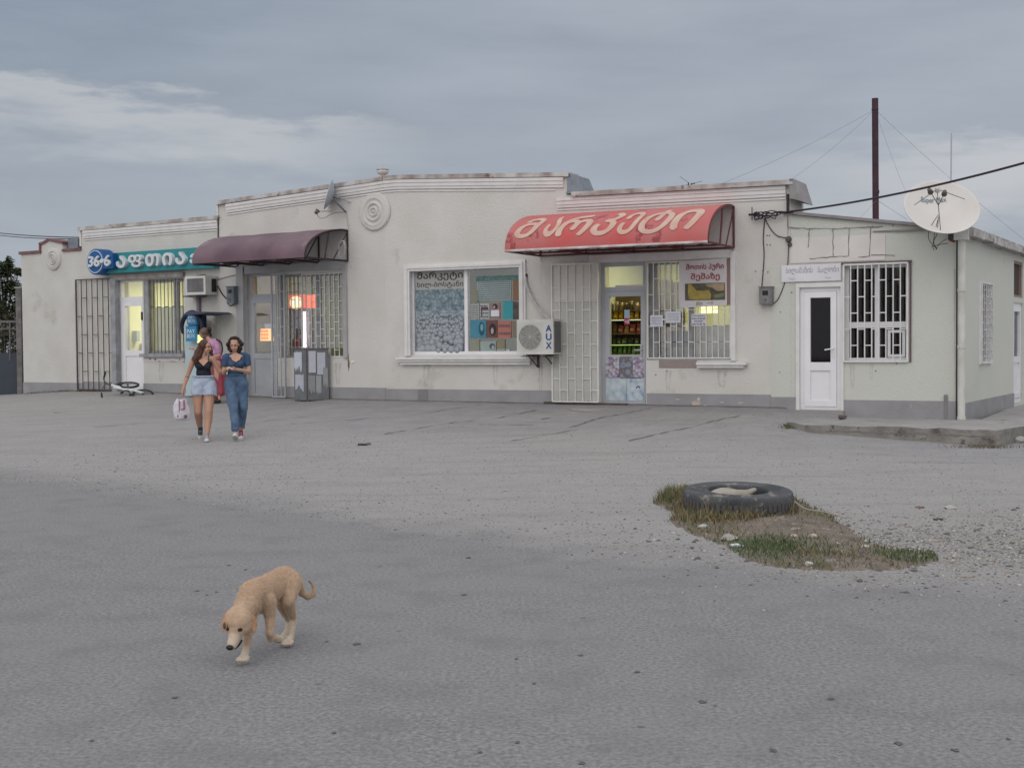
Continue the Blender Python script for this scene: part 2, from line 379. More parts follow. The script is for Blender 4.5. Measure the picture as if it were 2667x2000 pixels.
# cracks and joints in the apron (traced on the ground, thin dark strips)
crk = mat('crack_dirt', (.12, .113, .11), .95, (.18, .172, .168), 9, .8)
def strip(pp, wd, name='ground_crack', m=None):
    P = [ground(*p) for p in pp]; Q = []
    for a, b_ in zip(P, P[1:]):
        n = max(2, int((b_-a).length/.12))
        for i in range(n): Q.append(a.lerp(b_, i/n))
    Q.append(P[-1]); bm = B(); prev = None
    for i, q in enumerate(Q):
        q = q + Vector((rnd.uniform(-.02, .02), rnd.uniform(-.05, .05), 0)); w_ = wd*rnd.uniform(.1, .9)
        if rnd.random() < .18: w_ *= .1
        t_ = (Q[min(i+1, len(Q)-1)]-Q[max(i-1, 0)]); nn = Vector((-t_.y, t_.x, 0)).normalized()
        a = q+nn*w_; c_ = q-nn*w_
        cur = [bm.verts.new((v.x, v.y, G(v.x, v.y)+.006)) for v in (a, c_)]
        if prev: bm.faces.new((prev[0], prev[1], cur[1], cur[0]))
        prev = cur
    return obj(name, bm, m or crk, kind='structure')
for pp, wd in ([((1052, 1084), (1110, 1077), (1180, 1064), (1255, 1055))], .022), ([((1000, 1131), (1090, 1116), (1180, 1101), (1265, 1095), (1330, 1082), (1395, 1069))], .028), \
    ([((1480, 1115), (1560, 1090), (1640, 1075), (1698, 1063))], .03), ([((1640, 1148), (1720, 1130), (1800, 1113), (1870, 1095), (1930, 1082))], .035), \
    ([((1250, 1106), (1330, 1107), (1400, 1108))], .02), ([((1330, 1150), (1420, 1133), (1500, 1120))], .025), ([((760, 1105), (860, 1098), (960, 1090))], .02), \
    ([((140, 1076), (185, 1072))], .04), ([((250, 1112), (340, 1106), (380, 1100))], .025), ([((560, 1120), (700, 1096), (800, 1085))], .015), ([((930, 1160), (968, 1157))], .05), ([((1410, 1092), (1435, 1089))], .05):
    strip(pp[0], wd)
# dirt drift along the foot of the walls
dirtm = mat('drifted_dirt', (.15, .135, .12), .95, (.23, .21, .19), 6, .7, .5, 40)
def drift(w, s0, s1, name='dirt_drift'):
    bm = B(); prev = None; n = int(abs(s1-s0)/.09)
    for i in range(n+1):
        s = s0+(s1-s0)*i/n; wd = .03+.11*max(0, noise.noise(Vector((s*1.7, 5, 1)))+.25) + .03*rnd.random()
        a = w.pt(s, 0, .0); c_ = w.pt(s, 0, wd)
        cur = [bm.verts.new((a.x, a.y, G(a.x, a.y)+.02)), bm.verts.new((c_.x, c_.y, G(c_.x, c_.y)+.005))]
        if prev: bm.faces.new((prev[0], prev[1], cur[1], cur[0]))
        prev = cur
    return obj(name, bm, dirtm, kind='structure')
drift(WL, -11.2, 0); drift(WR, 0, 8.1)
# ------------------------------------------------------------------ buildings
def wall_cols(bm, w, s0, s1, top, zb, holes, n0=-.35, n1=0.):
    cuts = sorted({s0, s1, *[p[0] for p in top if s0 < p[0] < s1], *[h[0] for h in holes if s0 < h[0] < s1], *[h[1] for h in holes if s0 < h[1] < s1]})
    def tz(s): return lerp_tab(s, top)
    for a, c_ in zip(cuts, cuts[1:]):
        hs = sorted([h for h in holes if h[0] < c_-1e-6 and h[1] > a+1e-6], key=lambda h: h[2]); z = zb; segs = []
        for h in hs:
            if h[2] > z: segs.append((z, h[2]))
            z = h[3]
        for lo, hi in segs: wb(bm, w, a, c_, lo, hi, n0, n1)
        P = w.pt; e = 1e-4
        quadbox(bm, [P(a, z, n1), P(c_, z, n1), P(c_, z, n0), P(a, z, n0), P(a, tz(a+e), n1), P(c_, tz(c_-e), n1), P(c_, tz(c_-e), n0), P(a, tz(a+e), n0)])
def ribbon(bm, w, pts, h, n0, n1, below=True, mi=0):
    for (a, za), (c_, zc) in zip(pts, pts[1:]):
        if abs(c_-a) < 1e-4: continue
        d0, d1 = (-h, 0) if below else (0, h); P = w.pt
        quadbox(bm, [P(a, za+d0, n1), P(c_, zc+d0, n1), P(c_, zc+d0, n0), P(a, za+d0, n0), P(a, za+d1, n1), P(c_, zc+d1, n1), P(c_, zc+d1, n0), P(a, za+d1, n0)], mi)
def rr(w, *a): return w.rect(*a)
shop = thing('shop_building', 'long low cream stucco shop building with stepped parapet, grey plinth and two round medallions', 'shop building', WR.pt(-1, .5, 0))
# opening rectangles (s0,s1,z0,z1)
pd = rr(WL, 308, 727, 373, 1016); pw = rr(WL, 375, 727, 480, 921)
cd = rr(WL, 638, 708, 722, 1033); cw = rr(WL, 724, 712, 897, 932)
bw = rr(WR, 1066, 694, 1355, 924)
md = rr(WR, 1563, 682, 1682, 1051); mw = rr(WR, 1684, 678, 1906, 937)
FS = WL.sz(60, 900)[0]
sA, sB = -9.02, -4.53
zA, zB = 3.93, 4.44
x105, x165 = WL.sz(108, 650)[0], WL.sz(164, 650)[0]
bm = B(); wall_cols(bm, WL, FS, sA, [(FS, zA), (x105-1e-3, zA), (x105, 4.13), (x105+.12, 4.16), ((x105+x165)/2-.1, 4.22), (x165-.02, 4.12), (x165, zA), (sA, zA)], -.3, [])
w_a = obj('wall', bm, stucco_old, shop)
bm = B(); wall_cols(bm, WL, sA, sB, [(sA, zB), (sB, zB)], -.3, [(pd[0], pd[1], .60, pd[3]), (pw[0], pw[1], pw[2], pw[3])])
obj('wall', bm, stucco_old, shop)
bm = B(); wall_cols(bm, WL, sB, 0, [(sB, 4.757), (-.4, 4.92), (0, 4.94)], -.3, [(cd[0], cd[1], .5, cd[3]), (cw[0], cw[1], cw[2], cw[3])])
obj('wall', bm, stucco, shop)
bm = B(); wall_cols(bm, WR, 0, 3.99, [(0, 4.94), (.3, 4.945), (3.99, 4.745)], -.3, [bw])
obj('wall', bm, stucco, shop)
bm = B(); wall_cols(bm, WR, 3.99, 8.15, [(3.99, 4.37), (8.15, 4.33)], -.3, [(md[0], md[1], .49, md[3]), mw])
obj('wall', bm, stucco, shop)
# return wall at right end, rear and far-left side walls, roofs
bm = B()
wb(bm, WR, 7.8, 8.15, -.3, 3.55, -7.5, -.352); wb(bm, WR, 7.8, 8.15, 3.551, 4.33, -.9, -.352)
wb(bm, WL, FS, FS+.35, -.3, 3.9, -6.5, -.352)
wb(bm, WL, sA, sA+.3, 3.5, 4.40, -3, -.352); wb(bm, WL, sB, sB+.3, 3.9, 4.72, -3, -.352)
wb(bm, WR, FS+.5, 7.8, -.3, 3.6, -7.8, -7.5)
obj('wall', bm, stucco_old, shop)
bm = B()
wb(bm, WL, FS, sA, 3.4, 3.5, -6.5, -.353); wb(bm, WL, sA+.301, -.01, 3.7, 3.82, -7, -.353); wb(bm, WR, .2, 7.79, 3.7, 3.81, -7.4, -.353)
obj('roof', bm, mat('roof_sheet', (.2, .19, .19), .7), shop)
# parapet caps
def cap(pts, w, m, ov=.06, h=.035, deep=.42, parent=shop):
    bm = B(); ribbon(bm, w, pts, h, -deep, ov, below=False); ribbon(bm, w, [(a, z+.001) for a, z in pts], .05, ov+.001, ov+.012)
    return obj('parapet_cap', bm, m, parent)
cap([(sA-.05, zB), (sB+.02, zB)], WL, capm); cap([(sB-.03, 4.757), (-.4, 4.92), (0.0, 4.94)], WL, capm)
cap([(0.012, 4.94), (.3, 4.945), (4.05, 4.745)], WR, capm); cap([(4.12, 4.37), (8.22, 4.33)], WR, capm, .1)
bm = B(); top = [(FS-.05, zA), (x105-.002, zA)]
ribbon(bm, WL, top, .07, -.42, .04, False); ribbon(bm, WL, [(x105-.03, 4.13), (x105+.12, 4.16), ((x105+x165)/2-.1, 4.22), (x165+.02, 4.12)], .055, -.42, .04, False)
wb(bm, WL, x105-.05, x105, zA+.071, 4.185, -.2, .04); ribbon(bm, WL, [(x165+.002, zA), (sA-.002, zA)], .06, -.42, .04, False)
obj('parapet_cap', bm, redflash, shop)
bm = B(); wb(bm, WL, sA-.05, sA-.002, zA+.1, zB+.03, -.3, .02); obj('step_flashing', bm, trim, shop); bm = B(); wb(bm, WL, sB-.04, sB-.002, zB+.036, 4.76, -.35, .03)
obj('step_flashing', bm, trim, shop)
bm = B(); P = WR.pt     # folded sheet on the parapet step
quadbox(bm, [P(4.0, 4.42, .02), P(4.34, 4.42, .02), P(4.34, 4.42, -.5), P(4.0, 4.42, -.5), P(4.0, 4.78, .02), P(4.22, 4.70, .02), P(4.22, 4.70, -.5), P(4.0, 4.78, -.5)])
obj('step_flashing', bm, zinc, shop); bm = B(); wb(bm, WR, 3.992, 4.36, 4.385, 4.415, -.5, .05); obj('step_flashing', bm, zinc, shop)
bm = B(); P = WR.pt
quadbox(bm, [P(8.16, 4.05, .1), P(8.34, 4.0, .1), P(8.34, 4.0, -.8), P(8.16, 4.05, -.8), P(8.16, 4.38, .1), P(8.22, 4.38, .1), P(8.22, 4.38, -.8), P(8.16, 4.38, -.8)])
obj('step_flashing', bm, mat('grey_lead_flashing', (.33, .32, .33), .7, (.2, .19, .19), 5), shop)
bm = B(); wb(bm, WL, x165+.05, x165+.42, zA+.065, zA+.3, -.8, -.1); obj('roof_vent', bm, zinc, shop)
# cornice mouldings
bm = B()
for dz, h, pr in ((.055, .06, .06), (.116, .07, .045), (.187, .05, .03), (.26, .025, .018)):
    ribbon(bm, WL, [(sA+.1, zB-dz), (sB-.02, zB-dz)], h, .0, pr); ribbon(bm, WL, [(sB+.25, 4.757-dz), (-.4, 4.92-dz), (0, 4.94-dz)], h, .0, pr)
    ribbon(bm, WR, [(0, 4.94-dz), (.3, 4.945-dz), (3.93 if dz < .2 else 3.75, 4.745-dz)], h, .0, pr); ribbon(bm, WR, [(3.80, 4.375-dz), (8.08, 4.33-dz)], h, .0, pr)
obj('cornice', bm, trim, shop)
# medallions: concentric rings of plaster
def medallion(w, px, py, r, m):
    s, z = w.sz(px, py); bm = B()
    prof = [(0, .085), (.05, .085), (.07, .06), (.14, .04), (.17, .075), (.23, .08), (.27, .045), (.36, .035), (.40, .075), (.47, .08), (.52, .045), (.60, .035), (.66, .06), (.72, .07), (.80, .045), (.88, .05), (.96, .045), (1.0, .0)]
    lathe(bm, w.pt(s, z, 0), w.n, [(a*r, h) for a, h in prof], 48); obj('medallion', bm, m, shop, smooth=True)
medallion(WL, 977, 552, .385, stucco); medallion(WL, 141, 675, .27, stucco_old)
# plinth
def plinth(w, s0, s1, z, m=plinth_m, parent=shop, th=.02):
    bm = B(); wb(bm, w, s0, s1, -.3, z, .0, th); return obj('plinth', bm, m, parent)
plinth(WL, FS, sA, WL.sz(120, 996)[1]); plinth(WL, sA, pd[0]-.15, WL.sz(240, 994)[1]); plinth(WL, pd[1], cd[0]-.22, WL.sz(430, 999)[1])
plinth(WL, cd[1], -.003, WL.sz(930, 1009)[1]); zp = WR.sz(1250, 1015)[1]; plinth(WR, .0, md[0]-.12, zp); plinth(WR, md[1]+.02, WR.sz(2008, 900)[0]-.003, WR.sz(1850, 1026)[1])
darkpatch = mat('fresh_cement', (.22, .215, .22), .9, (.18, .178, .18), 4)
a, c_, z0, z1 = rr(WR, 1090, 1015, 1116, 1046); bm = B(); wb(bm, WR, a, c_, -.2, zp, .02, .026); obj('plinth_patch', bm, darkpatch, shop)
chip = mat('bare_plaster', (.52, .46, .40), .95, (.38, .33, .29), 10)
def blob(w, px, py, rx, ry, n, m, name, parent, seed=1, label=None):
    r_ = random.Random(seed); s, z = w.sz(px, py, n); k = .0066; bm = B(); v = []
    for i in range(14):
        a_ = i/14*2*math.pi; q = r_.uniform(.55, 1.1); v.append((s+rx*k*math.cos(a_)*q, z+ry*k*math.sin(a_)*q))
    f = [bm.verts.new(w.pt(a_, c_, n+.004)) for a_, c_ in v]; g = [bm.verts.new(w.pt(a_, c_, n-.01)) for a_, c_ in v]
    bm.faces.new(f)
    for i in range(14): bm.faces.new((f[i], g[i], g[(i+1) % 14], f[(i+1) % 14]))
    return obj(name, bm, m, parent, label=label)
for i, (x, y, rx, ry) in enumerate(((1812, 1050, 14, 8), (1820, 1041, 5, 9), (1765, 1040, 9, 2.5), (1836, 1057, 9, 3), (1930, 1049, 9, 3), (1880, 1048, 8, 2))): blob(WR, x, y, rx, ry, .02, chip, 'plaster_chip', shop, i)
# --- generic window / door builders
def frame_bm(w, s0, s1, z0, z1, n0, n1, t_, vs=(), hs=()):
    bm = B(); wb(bm, w, s0, s1, z0, z0+t_, n0, n1); wb(bm, w, s0, s1, z1-t_, z1, n0, n1)
    wb(bm, w, s0, s0+t_, z0+t_, z1-t_, n0, n1); wb(bm, w, s1-t_, s1, z0+t_, z1-t_, n0, n1)
    for v, tt in vs: wb(bm, w, v-tt/2, v+tt/2, z0+t_, z1-t_, n0+.003, n1-.003)
    for h_, tt in hs: wb(bm, w, s0+t_, s1-t_, h_-tt/2, h_+tt/2, n0+.005, n1-.005)
    return bm
def pane(w, s0, s1, z0, z1, n, m, parent):
    bm = B(); wb(bm, w, s0, s1, z0, z1, n-.003, n+.003); return obj('pane', bm, m, parent)
def grille(w, s0, s1, z0, z1, n, cols, rows, th, m, parent, name='security_grille', frame=True, phase=0, skip=0):
    bm = B(); fr = th*1.6
    if frame:
        for a in (s0, s1): wb(bm, w, a-fr/2, a+fr/2, z0, z1, n-th, n+th)
        for a in (z0, z1): wb(bm, w, s0, s1, a-fr/2, a+fr/2, n-th*.9, n+th*.9)
    for i in range(1, cols): wb(bm, w, s0+(s1-s0)*i/cols-th/2, s0+(s1-s0)*i/cols+th/2, z0, z1, n-th/2, n+th/2)
    for i in range(cols):
        if skip and i % skip: continue
        for r_ in range(rows):
            f = (r_ + (.5 if (i+phase) % 2 else 1.0))/rows
            if .02 < f < .98:
                z = z1-(z1-z0)*f; wb(bm, w, s0+(s1-s0)*i/cols, s0+(s1-s0)*(i+1)/cols, z-th/2, z+th/2, n-th*.4, n+th*.4)
    return obj(name, bm, m, parent)
def room(w, s0, s1, z0, z1, depth, m, parent, nf=-.36, lamp=None, lab=None):
    bm = B(); th = .04
    wb(bm, w, s0, s1, z0, z1, nf-depth-th, nf-depth); wb(bm, w, s0-th, s0, z0, z1, nf-depth, nf); wb(bm, w, s1, s1+th, z0, z1, nf-depth, nf)
    wb(bm, w, s0, s1, z0-th, z0, nf-depth, nf); wb(bm, w, s0, s1, z1, z1+th, nf-depth, nf)
    o = obj('room', bm, m, parent, label=lab)
    if lamp:
        e, colr, sz_ = lamp
        l = bpy.data.objects.new('ceiling_light', bpy.data.lights.new('ceiling_light', 'AREA')); link(l); l.data.energy = e; l.data.color = colr; l.data.size = sz_
        l.location = w.pt((s0+s1)/2, z1-.06, nf-depth*.45)
        bm = B(); wb(bm, w, (s0+s1)/2-sz_/2, (s0+s1)/2+sz_/2, z1-.05, z1-.001, nf-depth*.45-.08, nf-depth*.45+.08)
        obj('ceiling_lamp', bm, mat('lamp_tube', tuple(colr), .5, tuple(colr), emis=3.), parent)
    return o
# --- pharmacy door and window
s0, s1, z0, z1 = pd; zt = WL.sz(340, 779)[1]
dr = obj('door', frame_bm(WL, s0, s1, .62, z1, -.16, -.08, .06, hs=((zt, .10),)), pvc, shop, label='white plastic door with glazed upper half under the turquoise sign')
lf0, lf1 = s0+.07, s1-.02; zl = WL.sz(340, 912)[1]
bm = frame_bm(WL, lf0, lf1, .64, zt-.055, -.14, -.06, .10, hs=((zl-.07, .13),)); wb(bm, WL, lf0+.1, lf1-.1, .74, zl-.13, -.12, -.085); obj('door_leaf', bm, pvc, dr)
pane(WL, lf0+.1, lf1-.1, zl, zt-.155, -.10, glass_clear, dr); pane(WL, s0+.06, s1-.06, zt+.05, z1-.06, -.11, glass_clear, dr)
bm = B(); wb(bm, WL, lf1-.07, lf1-.04, WL.sz(370, 828)[1]-.05, WL.sz(370, 818)[1]+.05, -.06, -.02); obj('handle', bm, black_m, dr)
s0, s1, z0, z1 = pw
wn = obj('window', frame_bm(WL, s0, s1, z0, z1, -.18, -.08, .07, vs=((WL.sz(450, 800)[0], .11),)), greyframe, shop, label='grey framed pharmacy window behind plain thin bars')
pane(WL, s0+.06, s1-.06, z0+.06, z1-.06, -.13, glass_clear, wn)
bm = B()
for i in range(10):
    a = s0+.18+(s1-s0-.2)*i/9.3; wb(bm, WL, a-.006, a+.006, z0, z1, -.03, -.018)
zz = WL.sz(400, 800)[1]
for i in (0, 2, 4, 6, 8): wb(bm, WL, s0+.18+(s1-s0-.2)*i/9.3, s0+.18+(s1-s0-.2)*(i+1)/9.3, zz-.008, zz+.008, -.028, -.014)
obj('window_bars', bm, dark_metal, wn)
bm = B(); wb(bm, WL, s0-.02, s0+.12, z0, z1, -.08, -.02); obj('window_post', bm, greyframe, wn)
a = rr(WL, 371, 921, 484, 930); bm = B(); wb(bm, WL, a[0], a[1], a[2], a[3], -.08, .10); obj('window_sill', bm, greyframe, shop)
a = rr(WL, 376, 932, 481, 941); bm = B(); wb(bm, WL, a[0], a[1], a[2], a[3], 0, .012); obj('sill_underside', bm, trim, shop)
redp = mat('peeling_red_paint', (.26, .06, .04), .8, (.35, .13, .10), 12)
for i, (x, y, rx, ry) in enumerate(((391, 935, 6, 3), (405, 936, 7, 4), (415, 941, 8, 1.2), (450, 941, 16, 1.2), (468, 937, 3.5, 4.5), (478, 942, 3, 2))): blob(WL, x, y, rx, ry, .012, redp, 'paint_flake', shop, i+3)
a = rr(WL, 300, 714, 482, 727); bm = B(); wb(bm, WL, a[0], a[1], a[2]+.01, a[3], -.05, .07); obj('lintel', bm, mat('stained_lintel', (.33, .33, .31), .8, (.22, .17, .15), 4, .8), shop)
a = rr(WL, 297, 727, 309, 1020); bm = B(); wb(bm, WL, a[0], a[1], .45, a[3]+.02, -.05, .09); obj('door_post', bm, greyframe, shop)
a = rr(WL, 199, 727, 297, 1018, .07)
grille(WL, a[0], a[1], .64, a[3], .06, 7, 3, .016, dark_metal, shop, 'security_gate')
shop.children[-1]['label'] = 'dark barred gate leaf folded open flat beside the pharmacy door'
# pharmacy interior
room(WL, pd[0]-1.0, pw[1]+.25, .5, 3.35, 3.2, room_warm, shop, lamp=(70, (1, .96, .64), 1.2), lab='brightly lit yellow room inside the pharmacy')
# --- second shop door and window under the burgundy awning
s0, s1, z0, z1 = cd; zt = WL.sz(680, 772)[1]
a = rr(WL, 622, 690, 640, 1036); b2 = rr(WL, 640, 686, 905, 708)
bm = B(); wb(bm, WL, a[0], a[1], .45, b2[3], 0, .07); wb(bm, WL, b2[0], b2[1], b2[2], b2[3], 0, .05); c3 = rr(WL, 897, 712, 906, 930); wb(bm, WL, c3[0], c3[1], c3[2]-.02, b2[2], 0, .05)
obj('door_surround', bm, mat('grey_surround', (.40, .40, .41), .9, (.31, .31, .315), 2.5, .6, .2, 30), shop)
dr = obj('door', frame_bm(WL, s0, s1, .5, z1, -.2, -.1, .085, hs=((zt, .10),)), greydoor, shop, label='dull grey glazed door behind the two walking women')
zl = WL.sz(690, 920)[1]; bm = frame_bm(WL, s0+.09, s1-.09, .53, zt-.05, -.17, -.09, .09, hs=((zl-.06, .12),)); wb(bm, WL, s0+.18, s1-.18, .62, zl-.12, -.14, -.11); obj('door_leaf', bm, greydoor, dr)
pane(WL, s0+.17, s1-.17, zl, zt-.14, -.13, glass_clear, dr); pane(WL, s0+.08, s1-.08, zt+.05, z1-.08, -.15, glass_clear, dr)
s0, s1, z0, z1 = cw
wn = obj('window', frame_bm(WL, s0, s1, z0, z1, -.2, -.12, .05, vs=((WL.sz(818, 800)[0], .09),)), greyframe, shop, label='barred window of the middle shop beside the notice covered cabinet')
pane(WL, s0+.04, s1-.04, z0+.04, z1-.04, -.16, glass_clear, wn)
sm = WL.sz(787, 800)[0]
grille(WL, sm, s1-.02, z0+.02, z1-.02, .0, 9, 6, .014, white_metal, wn)
grille(WL, s0+.02, sm-.03, z0+.02, z1-.02, -.05, 6, 5, .012, greyframe, wn, frame=False)
a = rr(WL, 719, 714, 752, 1034)
g1 = grille(WL, a[0], a[1], .56, a[3], .12, 3, 7, .018, greydoor, shop, 'security_gate'); g1['label'] = 'folded grey gate leaf standing between the middle shop door and its window'
room(WL, cd[0]-.1, cw[1]+.4, .42, 3.35, 3.0, room_green, shop, lamp=(26, (1, .93, .72), .8), lab='dim interior of the middle shop')
blob(WL, 905, 760, 3, 18, 0, chip, 'plaster_chip', shop, 21); blob(WL, 908, 945, 4, 26, 0, mat('torn_brown_strip', (.2, .12, .09), .9), 'plaster_chip', shop, 22); blob(WL, 917, 943, 8, 5, 0.01, trim, 'sill_stub', shop, 23)
# --- big shop window
s0, s1, z0, z1 = bw
a = rr(WR, 1052, 683, 1369, 926, .04)
bm = B(); o1 = .13
for off, pr in ((0, .045), (.045, .07), (.09, .05)):
    wb(bm, WR, a[0]+off, a[0]+off+.045, z0-.02, a[3]-off, 0, pr); wb(bm, WR, a[1]-off-.045, a[1]-off, z0-.02, a[3]-off, 0, pr); wb(bm, WR, a[0]+off, a[1]-off, a[3]-off-.045, a[3]-off, 0, pr+.002)
obj('window_surround', bm, trim, shop)
bm = B(); q = rr(WR, 1033, 930, 1387, 950, .1); wb(bm, WR, q[0], q[1], q[3]-.045, q[3], 0, .15); wb(bm, WR, q[0]+.04, q[1]-.04, q[3]-.09, q[3]-.047, 0, .12); wb(bm, WR, q[0]+.07, q[1]-.07, q[2], q[3]-.092, 0, .08)
obj('window_sill', bm, trim, shop)
ms = WR.sz(1216, 800, -.12)[0]
wn = obj('window', frame_bm(WR, s0, s1, z0, z1, -.18, -.08, .065, vs=((ms, .07),)), pvc, shop, label='wide two part shop window with a vegetable poster and taped notices')
pane(WR, s0+.06, ms-.03, z0+.06, z1-.06, -.12, glass_clear, wn); pane(WR, ms+.03, s1-.06, z0+.06, z1-.06, -.12, glass_clear, wn)
room(WR, s0-.1, md[0]-.35, .42, 3.5, 2.6, room_green, shop, lamp=(10, (.95, 1, .75), .6), lab='storage room behind the big shop window')
# --- market door and barred window
s0, s1, z0, z1 = md; zt = WR.sz(1625, 753)[1]
dr = obj('door', frame_bm(WR, s0, s1, .50, z1, -.16, -.06, .075, hs=((zt, .085),)), greydoor, shop, label='grey shop door with glass top and posters pasted on its lower half')
zl = WR.sz(1630, 924)[1]; bm = frame_bm(WR, s0+.08, s1-.03, .53, zt-.045, -.14, -.05, .085, hs=((zl-.05, .1),)); wb(bm, WR, s0+.165, s1-.115, .61, zl-.1, -.12, -.075); obj('door_leaf', bm, greydoor, dr)
pane(WR, s0+.165, s1-.115, zl, zt-.13, -.10, glass_low, dr); pane(WR, s0+.07, s1-.07, zt+.04, z1-.07, -.11, glass_clear, dr)
bm = B(); hz = WR.sz(1670, 912)[1]; wb(bm, WR, s1-.12, s1-.085, hz-.12, hz+.09, -.05, -.03); wb(bm, WR, s1-.23, s1-.09, hz-.01, hz+.015, -.03, -.005); obj('handle', bm, mat('steel', (.4, .4, .4), .3, metal=.8), dr)
bm = B(); wb(bm, WR, s0, s1+.03, .42, .495, -.2, .06); obj('threshold', bm, redflash, shop)
s0, s1, z0, z1 = mw
wn = obj('window', frame_bm(WR, s0, s1, z0, z1, -.2, -.12, .05, vs=((s0+.10, .12), (s0+(s1-s0)*.5, .07))), greyframe, shop, label='barred window of the red awning shop with the bread banner hung on it')
pane(WR, s0+.04, s1-.04, z0+.04, z1-.04, -.16, glass_clear, wn)
grille(WR, s0+.03, s1-.02, z0+.03, z1-.02, .02, 14, 3, .014, white_metal, wn)
bm = B(); a = rr(WR, 1905, 655, 1917, 940); b2 = rr(WR, 1682, 655, 1905, 676); wb(bm, WR, a[0], a[1], a[2], a[3], 0, .05); wb(bm, WR, md[0]-.2, a[0], b2[2], b2[3], 0, .03)
q = rr(WR, 1545, 690, 1562, 1050); wb(bm, WR, q[0], q[1], .45, b2[2], 0, .06)
obj('window_surround', bm, trim, shop)
bm = B(); q = rr(WR, 1815, 943, 1945, 958, .08); wb(bm, WR, q[0], q[1], q[3]-.05, q[3], 0, .13); wb(bm, WR, q[0], q[1]-.06, q[2], q[3]-.052, 0, .09); obj('window_sill', bm, trim, shop, label='surviving right half of a moulded white sill')
bm = B(); q = rr(WR, 1717, 938, 1815, 958, 0); wb(bm, WR, q[0], q[1]-.004, q[2], q[3], 0, .012); obj('sill_scar', bm, mat('bare_brown_render', (.30, .25, .235), .95, (.25, .21, .2), 8), shop)
room(WR, md[0]-.3, mw[1]+.15, .42, 3.45, 2.6, room_green, shop, lamp=(70, (1, .90, .48), .9), lab='lit interior of the food shop')
# big open gate leaf with mesh
a = rr(WR, 1440, 688, 1562, 1050, .1); q0, q1 = a[0], a[1]-.02
gt = grille(WR, q0, q1, .56, a[3], .13, 6, 6, .016, white_metal, shop, 'security_gate'); gt['label'] = 'tall white gate leaf with wire mesh folded open beside the red awning door'
zm = WR.sz(1500, 786)[1]
meshm = bpy.data.materials.new('fine_wire_mesh'); meshm.use_nodes = True; tt = meshm.node_tree; pb = tt.nodes['Principled BSDF']; pb.inputs['Base Color'].default_value = (.62, .62, .58, 1); pb.inputs['Roughness'].default_value = .6; pb.inputs['Alpha'].default_value = .42
bm = B(); wb(bm, WR, q0, q1, .58, zm, .108, .112); obj('mesh_panel', bm, meshm, gt)
bm = B(); wb(bm, WR, q0, q1, zm, a[3], .106, .112); obj('sheet_panel', bm, mat('cream_sheet', (.56, .54, .50), .7, (.50, .48, .44), 3), gt)
# ------------------------------------------------------------------ annex
annex = thing('salon_annex', 'low pale green annex with a sloping roof at the right end of the shops', 'annex building', WR.pt(9.5, .4, 0))
ad = rr(WR, 2083, 748, 2190, 1070); aw = rr(WR, 2197, 686, 2368, 943)
zAt = [(8.153, 3.78), (10.95, 3.38)]
bm = B(); wall_cols(bm, WR, 8.153, sC, zAt, -.3, [(ad[0], ad[1], .47, ad[3]), aw]); obj('wall', bm, stucco_green, annex)
bm = B(); s8 = WR.sz(2008, 900)[0]; wb(bm, WR, s8, 8.153, -.3, WR.sz(2030, 690)[1], 0, .006); obj('paint_overlap', bm, stucco_green, annex)
bm = B(); ribbon(bm, WR, [(8.16, 3.785), (11.0, 3.375)], .05, -6, .07, False); obj('roof', bm, mat('thin_roof_sheet', (.3, .28, .29), .6, (.18, .16, .17), 3), annex)
a = rr(WR, 2064, 586, 2306, 682); bm = B(); wb(bm, WR, 8.153, a[1], a[2], 3.38, 0, .012)
obj('old_sign_plaster', bm, plaster_pink, annex)
bm = B(); crl = mat('plaster_crack', (.22, .19, .18), .95)
def wcrack(bm, w, pts, wd, n):
    P = [w.sz(*p) for p in pts]
    for (a_, za), (c_, zc) in zip(P, P[1:]):
        k_ = max(1, int(math.hypot(c_-a_, zc-za)/.07))
        pr = None
        for i in range(k_+1):
            s = a_+(c_-a_)*i/k_+rnd.uniform(-.006, .006); z = za+(zc-za)*i/k_+rnd.uniform(-.006, .006); h_ = wd*rnd.uniform(.4, 1.2)
            dx, dz = zc-za, -(c_-a_); l_ = math.hypot(dx, dz) or 1
            cur = [bm.verts.new(w.pt(s+dx/l_*h_, z+dz/l_*h_, n)), bm.verts.new(w.pt(s-dx/l_*h_, z-dz/l_*h_, n))]
            if pr: bm.faces.new((pr[0], pr[1], cur[1], cur[0]))
            pr = cur
for pts in (((2055, 593), (2100, 596), (2170, 596), (2260, 592), (2300, 590)), ((2108, 598), (2106, 645)), ((2169, 596), (2171, 668)), ((2212, 594), (2211, 666)), ((2268, 592), (2265, 668)), ((2110, 675), (2165, 670), (2210, 667)), ((2235, 670), (2265, 668)), ((2268, 664), (2330, 666)), ((2052, 560), (2053, 610))):
    wcrack(bm, WR, pts, .008, .0155)
obj('plaster_crack', bm, crl, annex)
plinth(WR, s8, ad[0]-.06, WR.sz(2050, 1034)[1], parent=annex); plinth(WR, ad[1]+.05, sC, WR.sz(2340, 1043)[1], parent=annex)
s0, s1, z0, z1 = ad; zl = WR.sz(2134, 942)[1]
bm = B(); wb(bm, WR, s0-.06, s0, .45, z1+.07, 0, .03); wb(bm, WR, s1, s1+.05, .45, z1+.07, 0, .03); wb(bm, WR, s0-.06, s1+.05, z1, z1+.07, 0, .032); obj('door_surround', bm, trim, annex)
dr = obj('door', frame_bm(WR, s0, s1, .47, z1, -.12, -.03, .07), pvc, annex, label='white plastic door with dark glass in its upper half')
bm = frame_bm(WR, s0+.075, s1-.075, .53, z1-.075, -.11, -.015, .10, hs=((zl-.08, .14),)); wb(bm, WR, s0+.175, s1-.175, .63, zl-.15, -.08, -.045); obj('door_leaf', bm, pvc, dr)
